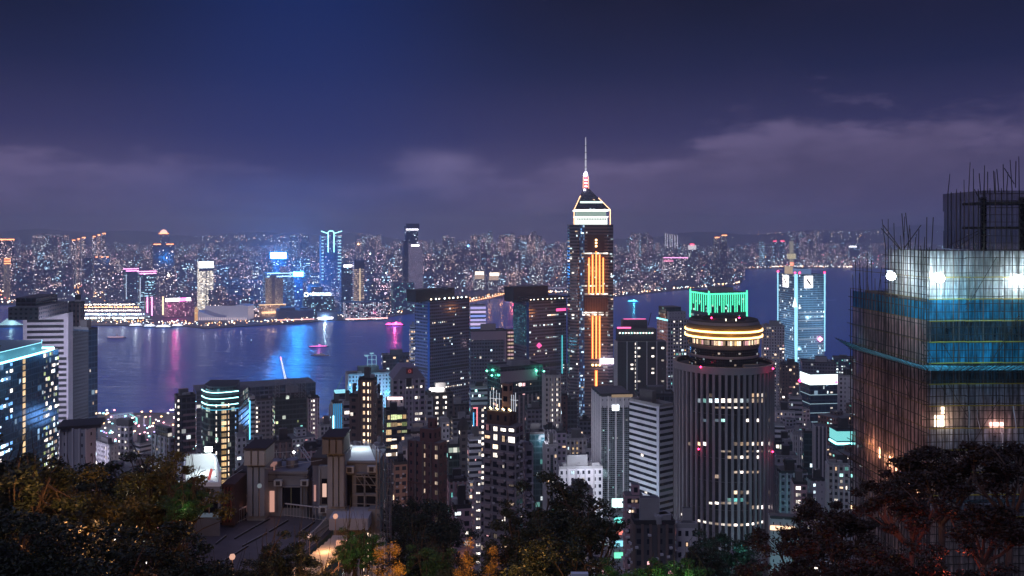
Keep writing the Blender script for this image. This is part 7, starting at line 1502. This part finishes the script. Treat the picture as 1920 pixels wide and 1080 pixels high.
    for i, (x, y, D) in enumerate(((571.5, 905, 76.6), (522, 905, 76.6), (697, 879, 72.6), (656, 880, 72.6), (606, 955, 73.6), (450, 905, 77.2))):
        pr = bpy.data.objects['villa' if i in (0, 1, 5) else 'villa.001']; p = W(x, y, D); o = MB().box(tuple(p), (.7, .4, .5)).build('cooling_unit', mat('cooler_white', (.42, .42, .42), .7), pr); MB().box((p.x, p.y - .21, p.z), (.36, .02, .36)).build('fan_grille', DK, o)
    for (xa, ya, da, xb, yb, db) in ((500, 890, 76.7, 576, 893, 76.7), (500, 903, 76.8, 528, 903, 76.8), (565, 903, 76.8, 576, 903, 76.8)): MB().bar(W(xa, ya, da), W(xb, yb, db), .03, 4).build('wall_joint', DK, bpy.data.objects['villa'])
    for (xa, ya, da, xb, yb, db) in ((498, 880, 76, 604, 862, 73), (455, 880, 76, 415, 905, 73)): MB().bar(W(xa, ya, da), W(xb, yb, db), .025, 4).build('cable', RAIL, bpy.data.objects['villa'])
    for x, y in ((517, 886), (548, 884)): p = W(x, y, 79); MB().lathe((p.x, p.y, p.z), [(.55, 0), (.55, 1.1), (0, 1.3)], 12).build('water_tank', M_METAL, bpy.data.objects['villa'])
    # roof fence behind the middle house
    e = empty('roof_fence', (KX(545, 84), 84, ZT(885, 84)), 'dark lattice fence and ladder standing on the villa roof', 'fence'); mb = MB()
    for k in range(9): x = 502 + k * 8.5; mb.bar(W(x, 888, 84), W(x + (2 if k % 2 else -1), 850 - 6 * math.sin(k), 84), .05, 4)
    mb.bar(W(500, 862, 84), W(572, 860, 84), .05, 4).bar(W(500, 850, 84), W(560, 846, 84), .04, 4)
    for k in range(5): mb.bar(W(505 + k * 13, 850, 84), W(515 + k * 13, 880, 84), .03, 4)
    mb.build('lattice', RAIL, e); mb = MB()
    for s_ in (0, 7): mb.bar(W(560 + s_, 838, 83), W(590 + s_, 880, 80), .06, 4)
    for k in range(8): mb.bar(W(560 + k * 3.8, 838 + k * 5.3, 83), W(567 + k * 3.8, 838 + k * 5.3, 83), .04, 4)
    mb.build('stair_ladder', RAIL, e)
    MB().lathe(tuple(W(551, 848, 84)), [(0, -.15), (.15, 0), (0, .15)], 8).build('globe', glow('fence_lamp', (1, 1, 1), 7), e)
    # terrace: flat dark roof with pale strips
    e = empty('terrace_roof', (-15, 71, 240), 'flat dark roof deck with pale dashed strips in front of the villa', 'terrace')
    def gp(px, y, dz=0): D = F * (CZ - ZTER - dz) / (y - HY); return Vector((KX(px, D), D, ZTER + dz))
    edge = [gp(366, 985), gp(487, 962), gp(642, 978), gp(560, 1052), gp(515, 1068), gp(430, 1072), gp(300, 1072)]
    MB().prism([(p.x, p.y) for p in edge], ZTER - 4.5, ZTER, 3, 3).build('deck', [STONE, mat('deck_felt', (.085, .075, .085), .7, noise=.45, nscale=.6)], e) if False else None
    fl = [tuple(p) for p in edge]; mb = MB(); mb.face(fl[::-1]); mb.face([(x, y, z - 5) for x, y, z in fl])
    for i in range(len(fl)): a, b = fl[i], fl[(i + 1) % len(fl)]; mb.face([a, b, (*b[:2], b[2] - 5), (*a[:2], a[2] - 5)])
    mb.build('deck', mat('deck_felt', (.10, .09, .105), .6, noise=.5, nscale=.5, bump=.2), e)
    for (xa, ya, xb, yb) in ((505, 971, 480, 985), (478, 986, 440, 1008), (540, 974, 505, 995), (500, 998, 455, 1022), (395, 985, 420, 978), (424, 1003, 405, 1018), (465, 1022, 420, 1050), (590, 977, 560, 998), (620, 980, 585, 1004)):
        for d_ in (0, 2.4): a, b = gp(xa, ya + d_, .03), gp(xb, yb + d_, .03); MB().bar(a, b, .07 if d_ else .04, 4).build('roof_strip', mat('strip_%d' % int(d_ > 0), ((.3, .28, .3), (.02, .02, .02))[int(d_ > 0)], .8), e)
    # railings
    def railing(label, pts, n, post=.03):
        e2 = empty('railing', pts[0], label, 'railing'); k = 0
        for a, b in zip(pts, pts[1:]):
            mb = MB(); a, b = Vector(a), Vector(b); L = (b - a).length; m_ = max(2, int(L / .3)); up = Vector((0, 0, 1.1))
            for j in range(m_): p = a.lerp(b, j / m_); mb.bar(p, p + up, .024, 4)
            mb.build('balusters', RAIL, e2); MB().bar(a + up, b + up, .065, 5).bar(a + up * .1, b + up * .1, .025, 4).build('handrail', mat('rail_top', (.5, .46, .46), .5, .1), e2)
            MB().bar(a, a + up * 1.08, .05, 5).build('post', RAIL, e2)
    railing('iron railing along the back edge of the dark roof deck', [gp(440, 984), gp(487, 962), gp(592, 975), gp(612, 979)], 20)
    railing('short railing beside the white roof pit wing', [gp(366, 990), gp(392, 977), gp(440, 984)], 8)
    railing('railing with pale top down the side of the roof deck', [gp(625, 982), gp(590, 1020), gp(530, 1066)], 10)
    # stairs and lit lane at the right
    e = empty('garden_stair', (-13, 60, 236), 'outdoor stair flight glowing orange beside the roof deck', 'stair'); pal = mat('stair_stone', (.35, .3, .26), .8, noise=.3, nscale=1)
    for k in range(13):
        p, q = W(632 - k * 7, 1012 + k * 6.2, 63 - k * .7), W(652 - k * 7, 1012 + k * 6.2, 63 - k * .7); MB().box(((p.x + q.x) / 2, p.y, p.z), (1.6, 1.1, .25)).build('step', pal, e)
    MB().prism([(W(600, 1000, 64)[0], 64), (W(520, 1000, 56)[0], 56), (W(512, 1000, 56)[0], 56), (W(592, 1000, 64)[0], 64)], 236, 243, 2, 2).build('side_wall', [mat('warm_wall', (.4, .3, .2), .8, noise=.3), pal], e)
    for p, pw in ((W(560, 1040, 58), 120), (W(610, 1020, 60), 130), (W(530, 1062, 55), 90), (W(640, 1050, 58), 160), (W(600, 1072, 52), 120), (W(500, 1070, 56), 60)): lamp(p, (1, .5, .22), pw, .3, 'stair_light')
    e = empty('sign_frame', (KX(641, 60), 60, 236), 'small salmon coloured box sign on a lit steel frame', 'sign'); MB().box(tuple(W(641, 1022, 60)), (.75, .25, .6)).build('box_panel', glow('salmon_panel', (1, .45, .3), .7), e); mb = MB()
    for x in (635, 647): mb.bar(W(x, 1014, 60), W(x, 1070, 60), .045, 4)
    for y in (1040, 1062): mb.bar(W(635, y, 60), W(647, y, 60), .04, 4)
    mb.bar(W(635, 1062, 60), W(618, 1080, 59), .06, 4).build('frame', mat('frame_salmon', (.5, .3, .22), .5), e)
    # globe lamps
    for k, (px, y, yb, D, col_, lab) in enumerate(((392, 925, 955, 70.5, (1, .55, .5), 'pink glass globe lamp before the white roof pit wing'), (486.5, 911, 962, 74, (.6, .7, .8), 'unlit grey globe lamp at the corner of the deck railing'), (629, 968, 1000, 68, (1, .5, .35), 'pinkish globe lamp under the scaffolded wing'), (580.5, 1006, 1052, 64, (1, .6, .5), 'rosy globe lamp beside the glowing stair'), (435.5, 1044, 1078, 58, (1, .55, .42), 'nearest globe lamp at the front edge of the roof deck'))):
        p, q = W(px, y, D), W(px, yb + 8, D); e = empty('globe_lamp', q, lab, 'street lamp', 'globe lamps round the villa deck'); MB().bar(q, p, .05, 6, .04).build('post', mat('lamp_post', (.35, .25, .22), .5, .3), e)
        MB().lathe(tuple(p), [(0, -.2), (.14, -.15), (.2, 0), (.14, .15), (0, .2)], 14).build('globe', glow('globe_%d' % k, col_, .75 if k != 1 else .25), e, smooth=True)
        if k != 1: lamp(p + Vector((0, -.5, 0)), (1, .6, .45), 5, .2, 'globe_light')
villa()
# ------------------------------------------------------------------ trees of the near slope
def leaf_mat(name, c1, c2):
    m = bpy.data.materials.new(name); m.use_nodes = True; t = NT(m.node_tree); b = t.n['Principled BSDF']
    tc = t.new('ShaderNodeTexCoord'); n1 = t.noise(tc.outputs['Object'], 1.1, 3, .6); n2 = t.noise(tc.outputs['Object'], 9, 2, .6)
    t.l.new(t.mix(t.smooth(t.m('ADD', t.m('MULTIPLY', n1, .6), t.m('MULTIPLY', n2, .4)), .38, .62), c1 + (1,), c2 + (1,)), b.inputs['Base Color'])
    b.inputs['Roughness'].default_value = .45; b.inputs['Specular IOR Level'].default_value = .35
    return m
LEAF = {'dark': leaf_mat('leaf_dark', (.010, .016, .008), (.032, .042, .018)), 'olive': leaf_mat('leaf_olive', (.06, .06, .012), (.16, .12, .025)), 'green': leaf_mat('leaf_green', (.02, .06, .015), (.06, .13, .03)), 'red': leaf_mat('leaf_red_lit', (.02, .011, .007), (.05, .026, .012)), 'gold': leaf_mat('leaf_gold', (.24, .13, .02), (.42, .25, .04))}  # red light on the right-hand trees is put into the reddish leaf colour
BARK = mat('bark', (.06, .04, .03), .9, noise=.4, nscale=3)
BARK_L = mat('bark_light', (.15, .1, .08), .9, noise=.4, nscale=3)
def crown_mesh(seed, kind):
    """unit tree: crown radius 5 m, crown centre at z=0, trunk going down to z=-14"""
    r = random.Random(seed); nr = np.random.RandomState(seed); clumps = []; flat = {'broad': .8, 'umbrella': .42, 'plume': 2.2, 'ragged': .95}[kind]
    n = {'broad': 95, 'umbrella': 38, 'plume': 110, 'ragged': 80}[kind]
    while len(clumps) < n:
        v = Vector((r.gauss(0, 1), r.gauss(0, 1), r.gauss(0, 1))).normalized() * (r.random() ** .45)
        if kind == 'plume': v = Vector((v.x * .32 * (1.15 - abs(v.z)), v.y * .32 * (1.15 - abs(v.z)), v.z))
        if kind in ('umbrella',) and v.z < -.35: continue
        lump = 1 + .22 * math.sin(v.x * 5 + seed) * math.cos(v.y * 4.2) + (.25 * (r.random() - .5) if kind == 'ragged' else 0)
        clumps.append(Vector((v.x * 5 * lump, v.y * 5 * lump, v.z * 5 * flat * (lump if kind != 'plume' else 1))))
    V, Fc = [], []; cnt = {'broad': 210, 'umbrella': 190, 'plume': 150, 'ragged': 210}[kind]; ls = {'broad': .2, 'umbrella': .24, 'plume': .11, 'ragged': .22}[kind]
    for c in clumps:
        m_ = int(cnt * r.uniform(.5, 1.3)); rc = r.uniform(.75, 1.35) * (.8 if kind == 'plume' else 1); P = nr.normal(0, 1, (m_, 3)); P /= np.linalg.norm(P, axis=1)[:, None]; P *= (nr.rand(m_, 1) ** .5) * rc; P[:, 2] *= .5 if kind != 'plume' else 1.0
        if kind == 'plume': P[:, 2] -= .9 * (P[:, 0] ** 2)
        P += np.array(c)
        d = nr.normal(0, 1, (m_, 3)); d[:, 2] *= .45; d /= np.linalg.norm(d, axis=1)[:, None]; s = np.cross(d, nr.normal(0, 1, (m_, 3))); s /= np.linalg.norm(s, axis=1)[:, None]
        L = ls * nr.uniform(.7, 1.5, (m_, 1)) * (2.2 if kind == 'plume' else 1.25); Wd = ls * nr.uniform(.35, .6, (m_, 1)) * (.45 if kind == 'plume' else 1)
        q = np.stack([P - d * L * .5, P + s * Wd * .8, P + d * L * .6, P - s * Wd * .8], 1).reshape(-1, 3); b0 = len(V); V.extend(q.tolist()); Fc.extend([(b0 + 4 * i, b0 + 4 * i + 1, b0 + 4 * i + 2, b0 + 4 * i + 3) for i in range(m_)])
    me = bpy.data.meshes.new('crown'); me.from_pydata(V, [], Fc)
    tr = MB(); base = Vector((r.uniform(-.4, .4), 0, -14)); fork = Vector((r.uniform(-.6, .6), r.uniform(-.4, .4), -5 * flat * .75 - (1.2 if kind == 'umbrella' else 0))); tr.tube([base, base.lerp(fork, .5) + Vector((.25, 0, 0)), fork], .36, .26, 7)
    mains = []
    if kind == 'plume': tr.tube([fork, Vector((0, 0, 8))], .12, .03, 5)
    for k in range(7):
        a = 2 * math.pi * k / 7 + r.uniform(-.3, .3); tip = Vector((math.cos(a) * 2.9, math.sin(a) * 2.9, r.uniform(-.15, .45) * 5 * flat)) * (1 if kind != 'plume' else .2); midp = fork.lerp(tip, .5) + Vector((0, 0, -.3)) + Vector((r.uniform(-.3, .3), r.uniform(-.3, .3), 0)); tr.tube([fork, midp, tip], .17, .07, 6); mains.append((midp, tip))
    for c in clumps:
        mp, tp = min(mains, key=lambda q: (q[1] - c).length); s0 = mp.lerp(tp, r.random()); tr.tube([s0, s0.lerp(c, .5) + Vector((r.uniform(-.25, .25), r.uniform(-.25, .25), .15)), c], .06, .02, 4)
    o = tr.build('trunk', BARK); tm = o.data; bpy.data.objects.remove(o)
    return me, tm
CM = {('broad', 0): crown_mesh(1, 'broad'), ('broad', 1): crown_mesh(2, 'broad'), ('umbrella', 0): crown_mesh(3, 'umbrella'), ('umbrella', 1): crown_mesh(4, 'umbrella'), ('ragged', 0): crown_mesh(5, 'ragged'), ('ragged', 1): crown_mesh(9, 'ragged'), ('plume', 0): crown_mesh(6, 'plume')}
CMK = {}
def tree(label, px, ytop, D, rad, kind, var, leaf, group=None, lean=0, cat='tree', name='leafy_tree', bark=None, rz=None):
    """rad: crown radius in metres; ytop: photo row of the crown's top"""
    flat = {'broad': .8, 'umbrella': .42, 'plume': 2.2, 'ragged': .95}[kind]; s = rad / 5 * (1 if kind != 'plume' else 2.6); top = ZT(ytop, D) ; zc = top - (5 * flat + .6) * s; x = KX(px, D); zg = gz(x, D)
    e = empty(name, (x, D, zg), label, cat, group); cm, tm = CM[kind, var]
    key = (kind, var, leaf, bark)
    if key not in CMK: a, b = cm.copy(), tm.copy(); a.materials.clear(); a.materials.append(LEAF[leaf]); b.materials.clear(); b.materials.append(bark or BARK); CMK[key] = (a, b)
    a, b = CMK[key]; rz = random.Random(px * 7 + D).uniform(0, 6.28) if rz is None else rz
    for nm, me in (('crown', a), ('trunk', b)):
        o = bpy.data.objects.new(nm, me); col.objects.link(o); o.parent = e; o.location = (0, 0, zc - zg); o.scale = (s, s, s); o.rotation_euler = (lean * .2, lean, rz)
        if nm == 'trunk' and zc - 14 * s > zg: o.scale = (s, s, max(s, (zc - zg) / 14))
    return e
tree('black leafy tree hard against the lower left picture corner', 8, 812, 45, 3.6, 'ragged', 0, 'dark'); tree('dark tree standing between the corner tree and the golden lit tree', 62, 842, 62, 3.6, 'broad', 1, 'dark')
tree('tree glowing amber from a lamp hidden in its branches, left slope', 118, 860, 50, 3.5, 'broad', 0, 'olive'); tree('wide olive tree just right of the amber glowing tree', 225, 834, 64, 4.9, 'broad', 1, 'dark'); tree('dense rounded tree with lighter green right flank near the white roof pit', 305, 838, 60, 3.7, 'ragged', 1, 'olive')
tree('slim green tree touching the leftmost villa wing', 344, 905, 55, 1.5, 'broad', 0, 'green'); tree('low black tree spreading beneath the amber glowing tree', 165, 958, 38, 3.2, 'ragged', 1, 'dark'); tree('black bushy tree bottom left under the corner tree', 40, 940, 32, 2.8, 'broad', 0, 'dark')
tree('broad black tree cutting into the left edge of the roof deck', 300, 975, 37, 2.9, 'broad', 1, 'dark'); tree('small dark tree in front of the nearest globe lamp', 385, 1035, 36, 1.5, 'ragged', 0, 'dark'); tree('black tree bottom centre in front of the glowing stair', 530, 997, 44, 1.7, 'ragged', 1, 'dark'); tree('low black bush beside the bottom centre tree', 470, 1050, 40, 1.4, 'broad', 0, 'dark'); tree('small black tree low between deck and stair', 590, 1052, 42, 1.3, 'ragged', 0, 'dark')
tree('bright green lamp lit tree right of the salmon box sign', 676, 985, 57, 1.5, 'ragged', 0, 'green'); tree('small fresh green bush under the scaffolded villa wing', 655, 1010, 56, 1.0, 'broad', 1, 'green')
for k, (px, y, D, rd, ln, lab) in enumerate(((712, 992, 46, 1.3, .0, 'leftmost fat golden bamboo plume beside the green tree'), (745, 984, 47, 1.25, .05, 'second golden bamboo plume, taller twin of the leftmost'), (858, 980, 50, .9, -.18, 'golden plume leaning left below the dark domed trees'), (913, 1002, 50, .9, .08, 'golden plume standing upright between two leaning ones'), (985, 1004, 48, .85, .35, 'golden plume bending right under the central tree'), (765, 1036, 44, .9, .1, 'short golden plume low at the foot of the taller twin'))):
    tree(lab, px, y, D, rd, 'plume', 0, 'gold', 'golden bamboo plumes', ln, 'bamboo', 'bamboo_plume')
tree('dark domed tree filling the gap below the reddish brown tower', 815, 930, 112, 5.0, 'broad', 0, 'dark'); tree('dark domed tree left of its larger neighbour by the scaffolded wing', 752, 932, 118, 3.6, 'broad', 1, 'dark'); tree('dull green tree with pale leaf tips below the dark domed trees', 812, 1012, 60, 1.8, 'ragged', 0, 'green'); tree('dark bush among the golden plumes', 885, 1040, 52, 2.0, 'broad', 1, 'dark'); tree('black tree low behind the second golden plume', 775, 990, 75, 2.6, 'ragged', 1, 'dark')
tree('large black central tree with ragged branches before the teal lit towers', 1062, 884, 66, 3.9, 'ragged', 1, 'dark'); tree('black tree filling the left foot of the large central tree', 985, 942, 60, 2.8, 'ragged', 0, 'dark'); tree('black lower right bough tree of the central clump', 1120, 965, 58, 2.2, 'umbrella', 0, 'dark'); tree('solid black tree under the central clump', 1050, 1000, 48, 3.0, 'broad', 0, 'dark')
tree('low bright green lamp lit tree at bottom right of centre', 1225, 1040, 44, 1.9, 'broad', 1, 'green'); tree('second low green tree left of the bright one', 1165, 1052, 40, 1.4, 'ragged', 0, 'green'); tree('green tree right of the bright low green one', 1290, 1048, 42, 1.5, 'broad', 0, 'green')
tree('dark teal tree glittering with city lights at the foot of the round tower', 1365, 980, 88, 3.6, 'ragged', 0, 'dark'); tree('smaller dark teal tree left of the glittering one', 1318, 1010, 80, 2.2, 'ragged', 1, 'dark')
tree('flat topped reddish black tree left of the bamboo scaffold', 1575, 940, 52, 2.7, 'umbrella', 1, 'red'); tree('reddish black tree low right of the round tower podium', 1505, 978, 48, 2.5, 'umbrella', 0, 'red'); tree('red tinged tree at the bottom right of centre', 1440, 1025, 40, 2.3, 'ragged', 1, 'red'); tree('dense red tinged tree below the flat topped one', 1600, 975, 42, 2.9, 'ragged', 0, 'red')
tree('large spreading tree with visible limbs before the scaffold corner', 1760, 838, 44, 2.9, 'umbrella', 0, 'red', bark=BARK_L); tree('layered tree at the right edge in front of the wrapped tower', 1885, 828, 42, 2.7, 'umbrella', 1, 'red', bark=BARK_L); tree('middle layer tree under the large spreading one', 1700, 900, 40, 2.3, 'umbrella', 1, 'red', bark=BARK_L)
tree('lower layered tree right of the large spreading trunk', 1850, 930, 36, 2.3, 'umbrella', 0, 'red', bark=BARK_L); tree('red tinged tree along the bottom edge below the large spreading tree', 1680, 1005, 32, 2.2, 'ragged', 1, 'red'); tree('dark red tree in the bottom right corner', 1840, 1015, 30, 1.8, 'ragged', 0, 'red'); tree('red tinged bush at the bottom beside the low red tree', 1540, 1040, 32, 1.8, 'broad', 0, 'red')
# street lamp whose arm shows at the bottom edge, and the lamps hidden by the trees
e = empty('street_lamp', (KX(1078, 36), 36, gz(0, 36)), 'pale curved street lamp arm poking up at the bottom edge', 'street lamp'); p = W(1075, 1076, 36)
MB().tube([(p.x - .5, 36, gz(0, 36)), (p.x - .5, 36, p.z - .7), (p.x - .2, 36, p.z - .1), p], .06, .04, 6).build('post', M_METAL, e); MB().box((p.x + .25, 36, p.z - .02), (.7, .25, .12), 0).build('lamp_head', mat('lamp_head', (.6, .65, .7), .4), e)
for px, y, D, c, pw in ((120, 925, 41.5, (1, .45, .14), 900), (90, 985, 40, (1, .5, .2), 330), (250, 925, 59, (1, .8, .5), 30), (345, 950, 54, (.6, 1, .4), 9), (728, 1050, 41.5, (1, .5, .14), 620), (700, 1030, 42, (1, .5, .14), 150), (850, 1030, 46.5, (1, .45, .12), 340), (910, 1045, 46.5, (1, .45, .12), 320), (985, 1045, 44.5, (1, .45, .12), 280), (672, 1010, 54, (.6, 1, .45), 45), (1225, 1078, 42, (.5, 1, .4), 40), (1290, 1078, 41, (.5, 1, .5), 22), (1170, 1080, 39, (.6, 1, .5), 18), (1345, 1040, 84, (.2, .8, 1), 140), (1395, 1040, 84, (.2, .8, 1), 90), (1600, 1075, 38, (1, .12, .06), 80), (1480, 1085, 36, (1, .15, .06), 55), (1790, 1060, 31, (1, .12, .06), 55), (1720, 1000, 37, (1, .15, .1), 28), (270, 1070, 35, (1, .3, .15), 14)):
    lamp(W(px, y, D), c, pw, .25, 'tree_lamp')
far_deferred()
print('lit windows', place_windows())
# ------------------------------------------------------------------ haze over the whole harbour
def haze():
    m = bpy.data.materials.new('harbour_haze'); m.use_nodes = True; t = NT(m.node_tree); t.n.clear()
    v = t.new('ShaderNodeVolumePrincipled'); v.inputs['Color'].default_value = (.88, .9, 1, 1); v.inputs['Density'].default_value = .00015
    v.inputs['Anisotropy'].default_value = .2
    t.l.new(v.outputs[0], t.new('ShaderNodeOutputMaterial').inputs['Volume'])
    mb = MB(); mb.box((0, 6650, 215), (29000, 14400, 460))
    o = tag(mb.build('haze', m), kind='stuff', label='pale violet haze hanging over the harbour city')
    for p in o.data.polygons: pass
haze()
